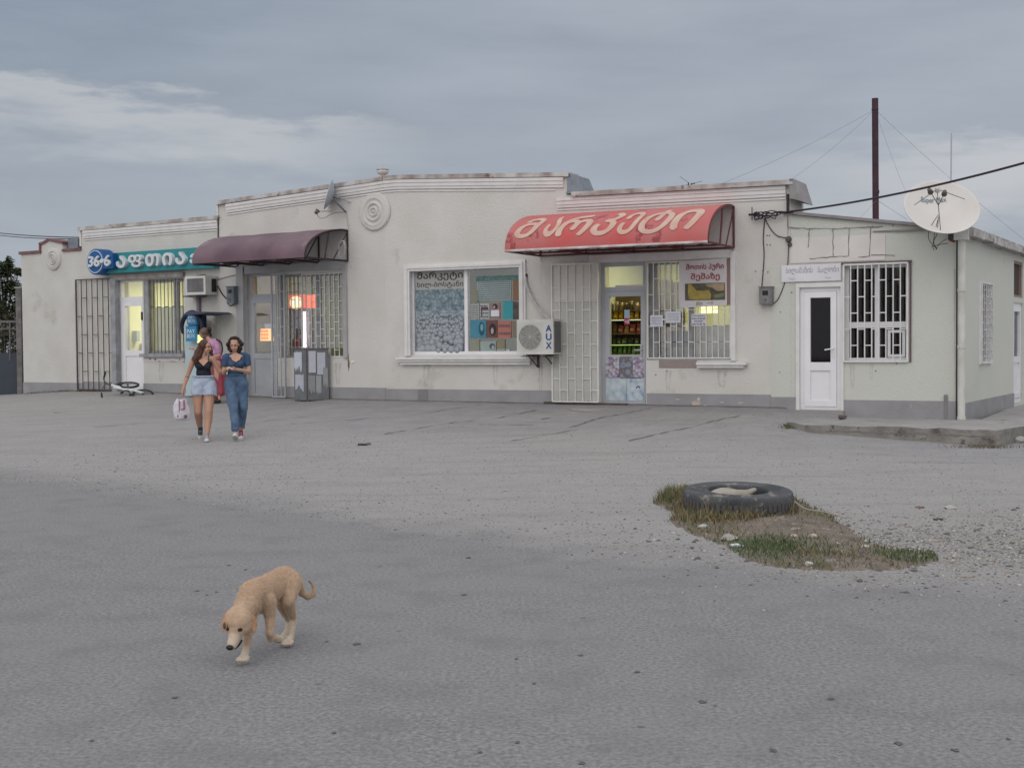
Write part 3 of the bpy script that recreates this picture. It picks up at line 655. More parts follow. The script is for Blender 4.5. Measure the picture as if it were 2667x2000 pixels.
pane(WR, s0+.175, s1-.175, zl, z1-.175, -.07, glass_dark, dr)
bm = B(); hz = WR.sz(2180, 908)[1]; wb(bm, WR, s1-.14, s1-.11, hz-.14, hz+.03, -.015, .0); tube(bm, [WR.pt(s1-.125, hz, .0), WR.pt(s1-.125, hz, .045), WR.pt(s1-.26, hz-.02, .05)], .011, 8); obj('handle', bm, pvc, dr)
bm = B(); wb(bm, WR, s0-.08, s1+.06, .40, .47, -.1, .08); obj('threshold', bm, concrete, annex)
s0, s1, z0, z1 = aw
wn = obj('window', frame_bm(WR, s0, s1, z0, z1, -.2, -.1, .07, vs=((s0+(s1-s0)*.5, .08),), hs=((WR.sz(2280, 846)[1], .10),)), pvc, annex, label='large annex window behind a white brick pattern grille')
pane(WR, s0+.06, s1-.06, z0+.06, z1-.06, -.16, glass_dark, wn)
bm = frame_bm(WR, s0+(s1-s0)*.66, s1-.08, z0+.08, WR.sz(2280, 860)[1], -.15, -.09, .045); obj('casement', bm, pvc, wn)
grille(WR, s0+.01, s1-.02, z0+.01, z1-.01, .03, 9, 3, .018, white_metal, wn)
bm = B(); wb(bm, WR, s0-.03, s1+.04, z1+.001, z1+.03, 0, .045); wb(bm, WR, s1+.01, s1+.035, z0, z1, 0, .03); obj('window_edge', bm, mat('brown_edge', (.13, .09, .10), .8), wn)
room(WR, 8.2, sC-.4, .4, 3.2, 2.5, room_dark, annex, lab='unlit interior of the annex')
# side wall
def slen(px): return WS.sz(px, 900)[0]
sw0 = slen(2638)
ztop = lambda s: lerp_tab(s, [(0, 3.37), (6, 3.37)])
sdz = rr(WS, 2640, 785, 2660, 1040); 
swn = rr(WS, 2551, 736, 2580, 948); stw = rr(WS, 2636, 662, 2662, 770)
dd0 = WS.sz(2640, 900)[0]; dd1 = dd0+1.0
ws_holes = [(swn[0], swn[1], swn[2], swn[3]), (dd0, dd1, .42, WS.sz(2650, 790)[1]+.05), (dd0, dd1+.2, WS.sz(2648, 770)[1], WS.sz(2648, 668)[1])]
ws_holes[1] = (dd0, dd1, .42, 2.35); ws_holes[2] = (dd0, dd1+.0, 2.45, 3.15)
bm = B(); wall_cols(bm, WS, .02, 7.0, [(0, 3.37), (7, 3.37)], -.3, ws_holes, -.3, 0.); obj('wall', bm, stucco_green, annex)
bm = B(); wb(bm, WS, 0.02, dd0-.02, -.3, WS.sz(2560, 1040)[1], 0, .02); obj('plinth', bm, plinth_m, annex)
s0, s1, z0, z1 = swn
wn = obj('window', frame_bm(WS, s0, s1, z0, z1, -.1, .02, .05), pvc, annex, label='narrow barred window on the side wall of the annex')
pane(WS, s0+.04, s1-.04, z0+.04, z1-.04, -.08, glass_dark, wn); grille(WS, s0+.03, s1-.03, z0+.02, z1-.02, .035, 5, 6, .014, white_metal, wn)
dr = obj('door', frame_bm(WS, dd0, dd1, .42, 2.35, -.12, -.03, .07), pvc, annex, label='white glazed side door near the right edge')
bm = frame_bm(WS, dd0+.075, dd1-.075, .5, 2.28, -.1, -.02, .1, hs=((1.25, .12), )); wb(bm, WS, dd0+.17, dd1-.17, .6, 1.19, -.08, -.05); obj('door_leaf', bm, pvc, dr)
pane(WS, dd0+.17, dd1-.17, 1.31, 2.18, -.07, glass_dark, dr)
wn = obj('window', frame_bm(WS, dd0, dd1, 2.45, 3.15, -.1, -.02, .05), mat('old_wood', (.28, .22, .19), .9), annex, label='dark wooden transom opening above the side door')
bm = B(); wb(bm, WS, dd0+.04, dd1-.04, 2.49, 3.11, -.09, -.07); obj('board', bm, mat('dark_board', (.07, .05, .05), .8), wn)
bm = B()    # gutter box and eave, in weathered segments
x = -.12
while x < 7:
    n_l = rnd.uniform(.7, .95); P = WS.pt; dz = rnd.uniform(-.012, .012)
    wb(bm, WS, x, x+n_l-.02, 3.28+dz, 3.40+dz, .0, .17); wb(bm, WS, x+n_l-.05, x+n_l, 3.27+dz, 3.415+dz, -.01, .185); x += n_l
obj('gutter', bm, mat('weathered_gutter', (.50, .49, .475), .8, (.26, .24, .225), 5, .8, .2, 20), annex)
bm = B(); wb(bm, WS, -.1, 7, 3.41, 3.44, -6, .1); obj('roof', bm, mat('side_roof_sheet', (.27, .255, .25), .7, (.17, .15, .15), 3), annex)
bm = B(); pp = WR.pt(sC-.02, 0, .10)
tube(bm, [pp+Vector((0, 0, .34)), pp+Vector((0, 0, 1.2)), pp+Vector((0, 0, 3.32))], .058, 14)
for z in (.36, 1.5, 2.4): tube(bm, [pp+Vector((0, 0, z)), pp+Vector((0, 0, z+.05))], .068, 14)
wb(bm, WR, sC-.13, sC+.09, 3.22, 3.42, .0, .2); obj('downpipe', bm, mat('pipe_white', (.60, .60, .57), .6, (.44, .44, .40), 3, .7), annex, smooth=False)
bm = B(); tube(bm, [WR.pt(sC-.10, .36, .06), WR.pt(sC-.10, 3.3, .06)], .011, 8); obj('downpipe_cable', bm, rub, annex)
bm = B(); wb(bm, WR, sC-.3, sC-.24, .36, .75, .02, .028); obj('plinth_patch', bm, darkpatch, annex)
# sidewalk slab in front of the annex
bm = B(); tp = [(2050, 1100), (2110, 1107), (2250, 1110), (2400, 1114), (2500, 1117), (2602, 1121)]
def on_z(px, py, z):
    d = ray(px, py); tt_ = (z-CAM.z)/d.z; return CAM+d*tt_
E_ = [on_z(px, py, .375 - .03*(px-2050)/550) for px, py in tp]
corner = E_[-1]; side_end = corner + WS.d*9 + WR.d*1.2
Wk = [WR.pt(WR.sz(px, 900)[0] if px < 2500 else 11.2, e.z+.004, -.2) for (px, py), e in zip(tp, E_)]
vt = [bm.verts.new(p) for p in E_]; vw = [bm.verts.new(p) for p in Wk]
# subdivided jagged front edge
for i in range(len(tp)-1): bm.faces.new((vt[i], vt[i+1], vw[i+1], vw[i]))
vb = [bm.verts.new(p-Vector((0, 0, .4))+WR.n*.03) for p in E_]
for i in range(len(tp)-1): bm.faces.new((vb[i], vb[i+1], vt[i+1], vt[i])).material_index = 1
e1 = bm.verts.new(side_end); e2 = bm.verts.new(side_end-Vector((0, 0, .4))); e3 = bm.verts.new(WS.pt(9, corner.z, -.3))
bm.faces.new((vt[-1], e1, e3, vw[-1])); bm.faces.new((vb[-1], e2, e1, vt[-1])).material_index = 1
bmesh.ops.subdivide_edges(bm, edges=bm.edges[:], cuts=7, use_grid_fill=True)
for v in bm.verts:
    q = noise.noise_vector(v.co*4)*.018; q2 = noise.noise_vector(v.co*14)*.009
    if (v.co-WR.o).dot(WR.n) > .3: v.co += q+q2
obj('sidewalk', bm, [concrete, mat('shaded_slab_edge', (.17, .16, .15), .95, (.24, .23, .21), 4, .8, .8, 25, dirt=((.10, .09, .08), 5, .58))], kind='structure')  # curb faces coloured darker to stand for their shade, with dirt blotches
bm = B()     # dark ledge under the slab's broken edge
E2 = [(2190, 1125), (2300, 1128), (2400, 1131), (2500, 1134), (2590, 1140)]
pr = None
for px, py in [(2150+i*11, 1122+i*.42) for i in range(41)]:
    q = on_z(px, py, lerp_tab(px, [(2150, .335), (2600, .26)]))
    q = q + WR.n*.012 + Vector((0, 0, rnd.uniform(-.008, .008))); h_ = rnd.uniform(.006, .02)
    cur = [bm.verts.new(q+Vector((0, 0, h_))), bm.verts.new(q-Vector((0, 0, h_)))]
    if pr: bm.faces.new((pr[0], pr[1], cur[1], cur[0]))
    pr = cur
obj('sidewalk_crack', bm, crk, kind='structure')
# ------------------------------------------------------------------ awnings
def awning(w, s0, s1, zt, zb, p, label, cm, fm, name='awning', group=None, side=None, wav=.0):
    T = thing(name, label, 'awning', w.pt((s0+s1)/2, zb, .01), group)
    def arc(u, t, off=0.):       # u along the wall, t 0 (wall top) .. 1 (front bottom)
        th = t*math.pi/2; n = (p+off)*math.sin(th)+.01; z = zb+(zt-zb+off)*math.cos(th)**.9 if t < 1 else zb
        return w.pt(s0+(s1-s0)*u, z + wav*math.sin(u*17+t*3)*math.sin(t*math.pi), n)
    bm = B(); nu, nt_ = 40, 18
    for off, fl in ((0, False), (-.012, True)):
        g = [[bm.verts.new(arc(i/nu, j/nt_, off)) for j in range(nt_+1)] for i in range(nu+1)]
        for i in range(nu):
            for j in range(nt_):
                q = (g[i][j], g[i][j+1], g[i+1][j+1], g[i+1][j]); bm.faces.new(q[::-1] if fl else q)
    cv = obj('canopy_sheet', bm, cm, T, smooth=True)
    for k, u in enumerate((0, .25, .5, .75, 1)):
        bm = B(); r_ = .016
        tube(bm, [arc(u, j/14, -.03) for j in range(15)], r_, 6)
        a_, b_, c_ = w.pt(s0+(s1-s0)*u, zb, .02), w.pt(s0+(s1-s0)*u, zt-.03, .02), w.pt(s0+(s1-s0)*u, zb, p-.03)
        tube(bm, [a_, b_], r_*1.2, 6); tube(bm, [a_, c_], r_*1.2, 6)
        if side != 'strut' or u not in (0, 1): tube(bm, [a_+w.n*.45, w.pt(s0+(s1-s0)*u, zt-.08, .03)], r_*.8, 6)
        if u == 1: tube(bm, [w.pt(s1, zb, p*.55), w.pt(s1, zt-.12, p*.45)], r_, 6)
        obj('frame_rib', bm, fm, T)
    bm = B()
    for n_r in (.03, p*.5, p-.03): tube(bm, [w.pt(s0, zb, n_r), w.pt(s1, zb, n_r)], .017, 6)
    k = 8
    for i in range(k):      # zigzag bracing in the bottom plane
        a_, b_ = s0+(s1-s0)*i/k, s0+(s1-s0)*(i+1)/k
        tube(bm, [w.pt(a_, zb, p*.5 if i % 2 else p-.03), w.pt(b_, zb, p-.03 if i % 2 else p*.5)], .011, 6)
    obj('frame_rail', bm, fm, T)
    return T, arc
s0 = WR.sz(1408, 655)[0]; s1, zb = WR.sz(1912, 645); zt = WR.sz(1912, 534)[1]
redm = mat('faded_red_plastic', (.46, .075, .075), .6, (.42, .15, .14), 1.1, .7, .15, 6, dirt=((.27, .05, .06), 2.2, .59))
darkred = mat('dark_red_steel', (.12, .03, .035), .5)
AW, arc = awning(WR, s0, s1, zt, zb, 1.45, 'long curved red awning with faded cream lettering over the food shop door', redm, darkred)
cream = mat('peeling_cream_film', (.56, .41, .34), .7, (.50, .31, .25), 4, .7, dirt=((.42, .14, .12), 7, .64))
# letters laid on the curved sheet; x range on the front of the awning
L0, L1 = 45, 1495
bm = B()
for ch, a_, b_, y0, y1 in (('მ', 100, 290, .43, .84), ('ა', 318, 425, .42, .84), ('რ', 415, 665, .42, .84), ('კ', 670, 870, .40, .86), ('ე', 862, 1015, .42, .86), ('ტ', 1010, 1235, .40, .87), ('ი', 1230, 1430, .42, .83)):
    g = text_bm(ch, 0, .30, .030); bmesh.ops.triangulate(g, faces=g.faces[:]); bmesh.ops.subdivide_edges(g, edges=[e for e in g.edges if e.calc_length() > .12], cuts=3); bmesh.ops.triangulate(g, faces=g.faces[:])
    vm = {}
    for v in g.verts:
        u = ((a_+(b_-a_)*v.co.x)-L0)/(L1-L0); t_ = y1-(y1-y0)*v.co.y
        vm[v] = bm.verts.new(arc(u, t_, .008+v.co.z))
    for f in g.faces:
        try: bm.faces.new([vm[v] for v in f.verts])
        except ValueError: pass
    g.free()
obj('lettering', bm, cream, AW)
bm = B(); tube(bm, [arc(0, 1), arc(1, 1)], .022, 6); obj('front_edge', bm, mat('pale_edge_strip', (.56, .60, .58), .5, (.45, .3, .3), 5, .8), AW)
s0 = WL.sz(620, 690)[0]; s1, zb = WL.sz(907, 680); zt = WL.sz(907, 597)[1]
burg = mat('burgundy_plastic', (.095, .052, .072), .5, (.165, .105, .13), 1.2, .7, dirt=((.19, .14, .16), 1.5, .6))
AW2, arc2 = awning(WL, s0, s1, zt, zb, 1.33, 'curved burgundy awning on a dark truss frame over the middle shop', burg, mat('dark_frame_paint', (.035, .022, .025), .5), wav=.01)
bm = B(); cc = WL.sz(895, 650, .25); pts = []
for i in range(70):
    a_ = i*.36; r_ = .13+.02*math.sin(i*.7); pts.append(WL.pt(cc[0]+r_*.7*math.cos(a_), cc[1]+r_*1.2*math.sin(a_), .3+.03*math.sin(i*1.3)))
tube(bm, pts, .006, 5); cable_grey = mat('pale_cable', (.42, .42, .42), .6)
tag(obj('cable_coil', bm, cable_grey), 'loose coil of pale cable hanging at the right end of the burgundy awning', 'cable coil')
# ------------------------------------------------------------------ pharmacy sign
teal = mat('turquoise_sign', (.03, .235, .26), .5, (.025, .20, .23), 2); blue = mat('blue_sign', (.012, .10, .30), .45, (.012, .08, .25), 3); signw = mat('sign_letter_white', (.62, .66, .68), .5, (.5, .56, .6), 6)
a = rr(WL, 268, 652, 560, 708); SG = thing('sign_board', 'turquoise sign board with raised white lettering and a blue round emblem', 'shop sign', WL.pt((a[0]+a[1])/2, 3.0, 0))
zlo = WL.sz(270, 713, .2)[1]; zhi = WL.sz(555, 642, .2)[1]; sl, sr = WL.sz(268, 690, .2)[0], WL.sz(556, 690, .2)[0]
bm = B(); wb(bm, WL, sl, sr, zlo, zhi, .04, .2); obj('panel', bm, teal, SG)
for ch, a_, b_ in (('ა', 835, 903), ('ფ', 922, 1018), ('თ', 1045, 1145), ('ი', 1168, 1240), ('ა', 1262, 1332), ('ქ', 1366, 1430), ('ი', 1450, 1515)):
    q0, q1 = WL.sz(a_/2.766, 690, .3)[0], WL.sz(b_/2.766, 690, .3)[0]
    wall_text(WL, ch, q0, q1, zlo+.10, zhi-.08, .2, 'letter', signw, SG, thick=.10, bold=.03)
ds, dz = WL.sz(249, 682, .36); bm = B(); lathe(bm, WL.pt(ds, dz, .03), WL.n, [(0, 0), (.30, 0), (.30, .33), (.285, .34), (0, .34)], 40); obj('emblem', bm, blue, SG)
bm = B(); lathe(bm, WL.pt(ds, dz, .03), WL.n, [(.245, .341), (.245, .352), (.262, .352), (.262, .341)], 40); obj('emblem_ring', bm, signw, SG)
q0, q1 = WL.sz(639/2.766, 690, .4)[0], WL.sz(795/2.766, 690, .4)[0]
bm = B(); wb(bm, WL, ds+.1, q1+.03, dz-.17, dz+.17, .22, .36); obj('emblem_box', bm, blue, SG)
wall_text(WL, '36•6', q0, q1, dz-.12, dz+.13, .372, 'letter', signw, SG, thick=.05, bold=.03)
# ------------------------------------------------------------------ air conditioners
ac_w = mat('aged_white_casing', (.60, .60, .575), .5, (.48, .48, .45), 2.5, .6); grilled = mat('dark_fan_grille', (.10, .10, .11), .6, (.15, .15, .155), 60, .6); blue_l = mat('blue_letters', (.03, .09, .27), .5)
a = rr(WL, 482, 719, 535, 768, .38); AC1 = thing('air_conditioner', 'boxy window air conditioner below the turquoise sign', 'air conditioner', WL.pt(a[0], a[2], 0), 'air conditioners')
bm = frame_bm(WL, a[0], a[1], a[2], a[3], .02, .38, .055); obj('casing', bm, ac_w, AC1)
bm = B(); wb(bm, WL, a[0]+.055, a[1]-.055, a[2]+.055, a[3]-.055, .05, .34); obj('coil', bm, grilled, AC1)
bm = B()
for i in range(13):
    x = a[0]+.07+(a[1]-a[0]-.14)*i/12; wb(bm, WL, x-.004, x+.004, a[2]+.05, a[3]-.05, .365, .372)
for i in range(9):
    z = a[2]+.07+(a[3]-a[2]-.14)*i/8; wb(bm, WL, a[0]+.05, a[1]-.05, z-.004, z+.004, .366, .371)
obj('front_grille', bm, greyframe, AC1)
bm = B(); wb(bm, WL, a[1]+.001, a[1]+.004, a[2]+.06, a[3]-.06, .05, .2); obj('side_vent', bm, black_m, AC1)
q = WL.sz(516, 790, .06); bm = B(); wb(bm, WL, q[0]-.035, q[0]+.035, WL.sz(516, 870)[1], a[2], .0, .08); wb(bm, WL, q[0]-.2, q[0]+.2, a[2]-.04, a[2]-.002, .0, .3); obj('bracket', bm, mat('mauve_grey_paint', (.22, .19, .22), .6), AC1)
a = rr(WR, 1346, 832, 1441, 923, .5); s0, s1, z0, z1 = a; AC2 = thing('air_conditioner', 'white outdoor air conditioner unit with round fan and blue letters beside the big window', 'air conditioner', WR.pt((s0+s1)/2, z0, 0), 'air conditioners')
cx, cz, fr = s0+(s1-s0)*.37, (z0+z1)/2, .225
bm = B(); wb(bm, WR, s0, s1, z0, z1, .14, .499); obj('casing', bm, ac_w, AC2)
bm = B(); lathe(bm, WR.pt(cx, cz, .5), WR.n, [(0, .002), (fr, .002), (fr, .006)], 36); obj('fan_opening', bm, grilled, AC2)
bm = B()
for r_ in [fr*i/9 for i in range(1, 10)]: lathe(bm, WR.pt(cx, cz, .5), WR.n, [(r_-.003, .010), (r_-.003, .016), (r_+.003, .016), (r_+.003, .010)], 36)
for i in range(12):
    t_ = i*math.pi/6; tube(bm, [WR.pt(cx, cz, .515), WR.pt(cx+fr*math.cos(t_), cz+fr*math.sin(t_), .515)], .003, 4)
for i in range(24):
    x = s0+.03+(s1-s0)*.68*i/23; wb(bm, WR, x-.0015, x+.0015, z0+.06, z1-.05, .517, .519)
obj('fan_guard', bm, ac_w, AC2)
lw = (s1-s0)*.13
for k, ch in enumerate('AUX'):
    zc = cz+.15-.155*k; wall_text(WR, ch, s0+(s1-s0)*.80, s0+(s1-s0)*.80+lw*1.2, zc-.06, zc+.065, .503, 'letter', blue_l, AC2, thick=.002, bold=.03)
bm = B(); wb(bm, WR, s1+.001, s1+.006, z0+.03, z1-.04, .18, .46)
for i in range(9): wb(bm, WR, s1+.006, s1+.012, z0+.05+i*.06, z0+.07+i*.06, .18, .46)
obj('side_vent', bm, mat('side_grille', (.16, .15, .155), .6), AC2)
for x in (s0+.2, s1-.2):
    bm = B(); wb(bm, WR, x-.02, x+.02, z0-.045, z0-.001, .0, .5); wb(bm, WR, x-.02, x+.02, z0-.25, z0-.045, .0, .04); tube(bm, [WR.pt(x, z0-.24, .03), WR.pt(x, z0-.04, .4)], .014, 6); obj('bracket', bm, dark_metal, AC2)
bm = B(); P = [WR.pt(*WR.sz(px, py, nn), nn) for px, py, nn in ((1369, 722, .02), (1370, 740, .06), (1385, 775, .09), (1408, 810, .12), (1432, 832, .14), (1438, 848, .18))]
tube(bm, smoothcurve(P), .028, 10); tag(obj('insulated_pipe', bm, mat('pale_pipe_wrap', (.50, .50, .49), .7, (.36, .35, .35), 9)), 'pale wrapped pipe running from the wall down to the outdoor air conditioner', 'pipe')
bm = B(); q = WR.sz(1369, 718); lathe(bm, WR.pt(q[0], q[1], 0), WR.n, [(.045, 0), (.05, .03), (.0, .035)], 12); obj('pipe_collar', bm, rub, bpy.data.objects['insulated_pipe'])
# ------------------------------------------------------------------ meter boxes
def meter(w, x0, y0, x1, y1, label, m, dep=.16):
    a = rr(w, x0, y0, x1, y1, dep); s0, s1, z0, z1 = a; T = thing('meter_box', label, 'meter box', w.pt((s0+s1)/2, z0, 0), 'electric meter boxes')
    bm = B(); wb(bm, w, s0, s1, z0, z1, 0, dep); wb(bm, w, s0-.012, s1+.012, z1, z1+.012, 0, dep+.015); obj('casing', bm, m, T)
    bm = B(); wb(bm, w, s0+.02, s1-.02, z0+.02, z1-.025, dep, dep+.008); obj('lid', bm, m, T)
    bm = B(); wb(bm, w, s0+.06, s0+.16, z1-.14, z1-.06, dep+.008, dep+.012); obj('viewing_window', bm, black_m, T)
    bm = B(); wb(bm, w, s0+(s1-s0)*.5, s0+(s1-s0)*.5+.012, z0+.06, z0+.1, dep+.008, dep+.022); obj('lock', bm, dark_metal, T)
boxm = mat('old_grey_box', (.215, .21, .215), .6, (.15, .14, .145), 6, .7)
meter(WL, 590, 747, 609, 791, 'small blue grey meter box left of the middle shop door', mat('blue_grey_box', (.17, .20, .235), .6, (.11, .12, .13), 7, .8), .2)
meter(WR, 1977, 748, 2010, 793, 'rusty grey meter box on the wall left of the salon door', boxm, .14)
# ------------------------------------------------------------------ satellite dishes
def dish(o, ax, r, up_, label, m, lnbs, arms, fl=.62, group='satellite dishes'):
    T = thing('satellite_dish', label, 'satellite dish', o, group); ax = Vector(ax).normalized(); o = Vector(o)
    prof = [(r*i/16, r*.34*(i/16)**2) for i in range(17)]; prof += [(r*1.0+.012, r*.34), (r*1.0+.01, r*.34-.014), (r, r*.34-.016)] + [(r*i/16, r*.34*(i/16)**2-.014) for i in range(15, -1, -1)]
    bm = B(); lathe(bm, o, ax, prof, 56); obj('reflector', bm, m, T, smooth=True)
    return T
bdm = mat('aged_dish_paint', (.60, .59, .57), .5, (.56, .53, .50), 1.9, .7)
bc = at_depth(2450, 549, 19.9); bax = Vector((-.06, -.78, .62)).normalized(); br = .565
D = dish(bc-bax*br*.17, bax, br, None, 'large round satellite dish tilted to the sky on the annex corner', bdm, None, None)
tri = [at_depth(2422, 498, 19.35), at_depth(2441, 493, 19.3), at_depth(2460, 503, 19.35)]
lnb = mat('feed_plastic', (.12, .10, .11), .5)
for i, p in enumerate(tri):
    bm = B(); dr_ = (bc-p).normalized(); lathe(bm, p-dr_*.05, dr_, [(0, 0), (.03, .0), (.03, .06), (.042, .075), (.042, .10), (0, .105)], 12); obj('feed', bm, lnb if i != 1 else ac_w, D, smooth=True)
hub = at_depth(2444, 535, 19.55)
def on_dish(px, py): return at_depth(px, py, 19.88)
for a_, b_ in ((tri[0], hub), (tri[1], hub), (tri[2], hub), (hub, at_depth(2450, 604, 19.62)), (tri[1], at_depth(2382, 534, 19.9)), (tri[1], at_depth(2512, 519, 19.95))):
    bm = B(); tube(bm, [a_, b_], .006, 6); obj('feed_arm', bm, dark_metal, D)
q = WR.sz(2487, 622); bm = B(); back = bc-bax*(br*.17+.02)
tube(bm, [back, back-bax*.12, WR.pt(q[0], q[1]+.12, .02)], .028, 8); wb(bm, WR, q[0]-.1, q[0]+.1, q[1]-.02, q[1]+.2, 0, .03); obj('mount', bm, dark_metal, D)
# printed words on the dish face
g = text_bm('Super Max', 0, .1, .01); e1 = (Vector((1, 0, 0))-bax*bax.x).normalized(); e2 = bax.cross(e1)
if e2.z < 0: e2 = -e2
for v in g.verts:
    u_, v_ = -.25+.40*v.co.x, .20+.12*v.co.y; rr2 = u_*u_+v_*v_
    v.co = (bc-bax*br*.17) + e1*u_ + e2*v_ + bax*(.34*rr2/br+.006)
obj('lettering', g, mat('faded_blue_print', (.13, .20, .25), .6), D)
g = text_bm('DIGITAL SATELLITE', 0, 0, 0)
for v in g.verts:
    u_, v_ = -.18+.27*v.co.x, .145+.022*v.co.y; rr2 = u_*u_+v_*v_; v.co = (bc-bax*br*.17) + e1*u_ + e2*v_ + bax*(.34*rr2/br+.006)
g.free()
for k, ends in enumerate((((2444, 560), (2425, 590), (2418, 620), (2436, 645), (2440, 648)), ((2445, 565), (2436, 600), (2430, 640), (2433, 652)), ((2444, 570), (2440, 610), (2432, 630), (2440, 650)), ((2470, 634), (2445, 638), (2425, 642)), ((2466, 622), (2446, 636), (2438, 650)))):
    P = [at_depth(px, py, 19.66+.1*i) for i, (px, py) in enumerate(ends)]; bm = B(); tube(bm, smoothcurve(P), .0055, 5); obj('cable', bm, rub, D)
blob(WR, 2487, 623, 13, 9, .0, mat('exposed_brick', (.34, .09, .05), .9, (.22, .06, .04), 12), 'exposed_brick', annex, 5)
sc_ = at_depth(861, 508, 25.75); sax = Vector((-.95, -.10, .27)).normalized(); sr = .30
D = dish(sc_-sax*.05, sax, sr, None, 'small grey satellite dish seen edge on above the burgundy awning', mat('grey_dish', (.40, .43, .47), .45, (.32, .35, .38), 3), None, None)
mt = WL.sz(903, 553); mp = WL.pt(mt[0], mt[1], .03)
bm = B(); tube(bm, [sc_-sax*.07, sc_-sax*.12+Vector((.05, 0, -.05)), WL.pt(mt[0]-.03, mt[1]+.18, .3), mp], .02, 8); tube(bm, [sc_-sax*.1, WL.pt(*WL.sz(915, 529), .02)], .008, 6); obj('mount', bm, zinc, D)
lp = at_depth(826, 551, 25.4); bm = B(); tube(bm, [lp, sc_+Vector((.03, 0, -.33))], .007, 6); obj('feed_arm', bm, zinc, D)
bm = B(); lathe(bm, lp, (sc_-lp), [(0, -.06), (.035, -.05), (.035, .0), (.05, .02), (0, .03)], 12); obj('feed', bm, lnb, D)
bm = B(); tube(bm, smoothcurve([lp, at_depth(830, 566, 25.5), at_depth(845, 568, 25.6), at_depth(868, 556, 25.7), mp]), .005, 5); obj('cable', bm, rub, D)
bm = B(); tube(bm, smoothcurve([mp, WL.pt(*WL.sz(904, 575, .03), .03), WL.pt(*WL.sz(907, 597, .05), .05)]), .008, 5); tag(obj('wall_cable', bm, cable_grey), 'pale cable dropping from the small dish to the burgundy awning', 'cable')
# ------------------------------------------------------------------ roof things
q = WL.sz(985, 462); o = WL.pt(q[0], 4.985, -.15)
U = thing('garden_urn', 'white chipped plaster urn standing on the highest parapet', 'urn', o)
um = mat('chipped_plaster', (.60, .58, .55), .85, (.45, .41, .38), 9, .8, .3, 30)
bm = B(); lathe(bm, o, (0, 0, 1), [(0, 0), (.05, 0), (.055, .012), (.035, .03), (.05, .045), (.10, .07), (.118, .105), (.115, .13), (.10, .145)], 28); obj('bowl', bm, um, U, smooth=True)
bm = B(); lathe(bm, o, (0, 0, 1), [(.10, .1455), (.125, .15), (.13, .165), (.12, .17), (.09, .168), (.085, .12), (0, .11)], 28); obj('rim', bm, um, U, smooth=True)
o = at_depth(2283, 600, 23.5); z1 = at_depth(2279, 257, 23.5)
FL = thing('flue_pipe', 'tall rusty dark flue pipe rising behind the annex roof', 'chimney pipe', Vector((o.x, o.y, 3.0)))
bm = B(); fm_ = mat('rusty_pipe', (.035, .016, .03), .7, (.065, .028, .036), 5, .9, .1, 30)
tube(bm, [Vector((o.x-.01, o.y, 3.0)), Vector((o.x-.02, o.y, 4.5)), z1], .058, 16); obj('pipe', bm, fm_, FL, smooth=False)
bm = B(); lathe(bm, (o.x-.013, o.y, 4.35), (0, 0, 1), [(.0585, 0), (.062, .01), (.062, .05), (.0585, .06)], 16); lathe(bm, z1-Vector((0, 0, .22)), (0, 0, 1), [(.0585, 0), (.063, .01), (.063, .03), (.0585, .04)], 16); obj('pipe_collar', bm, fm_, FL)
wire = mat('thin_wire', (.16, .15, .17), .5)
tp_ = z1-Vector((0, 0, .2))
for e in (at_depth(1865, 485, 22.6), at_depth(2055, 472, 22.0), at_depth(2668, 625, 22.5), at_depth(2372, 530, 24.0)):
    bm = B(); tube(bm, sag(tp_, e, .06, 10), .0022, 4); obj('guy_wire', bm, wire, FL)
for e in (at_depth(2235, 575, 22.5), at_depth(2362, 572, 24)):
    bm = B(); tube(bm, [Vector((o.x, o.y, at_depth(2283, 521, 23.5).z)), e], .003, 4); obj('guy_wire', bm, wire, FL)
MS = thing('antenna_mast', 'thin pale antenna mast rising above the large dish', 'mast', at_depth(2476, 560, 22.5))
bm = B(); tube(bm, [at_depth(2476, 560, 22.5), at_depth(2478, 347, 22.5)], .013, 8); obj('pole', bm, mat('pale_grey_pole', (.42, .42, .46), .5), MS)
bm = B(); tube(bm, [at_depth(2472, 500, 22.4), at_depth(2472, 474, 22.4)], .016, 8); tube(bm, [at_depth(2466, 476, 22.4), at_depth(2482, 475, 22.4)], .01, 8); obj('clamp', bm, darkred, MS)
TA = thing('tv_antenna', 'small bent television antenna behind the parapet right of the step', 'antenna', at_depth(1796, 495, 24.5))
bm = B(); tube(bm, [at_depth(1793, 500, 24.5), at_depth(1793, 476, 24.5)], .012, 6); tube(bm, [at_depth(1800, 492, 24.5), at_depth(1800, 479, 24.5), at_depth(1810, 478, 24.5)], .012, 6); obj('mast', bm, black_m, TA)
for (x, y, x2, y2) in ((1770, 460, 1794, 477), (1773, 484, 1794, 482), (1800, 480, 1829, 472), (1800, 481, 1818, 488)):
    bm = B(); tube(bm, [at_depth(x, y, 24.5), at_depth(x2, y2, 24.5)], .004, 4); obj('rod', bm, dark_metal, TA)
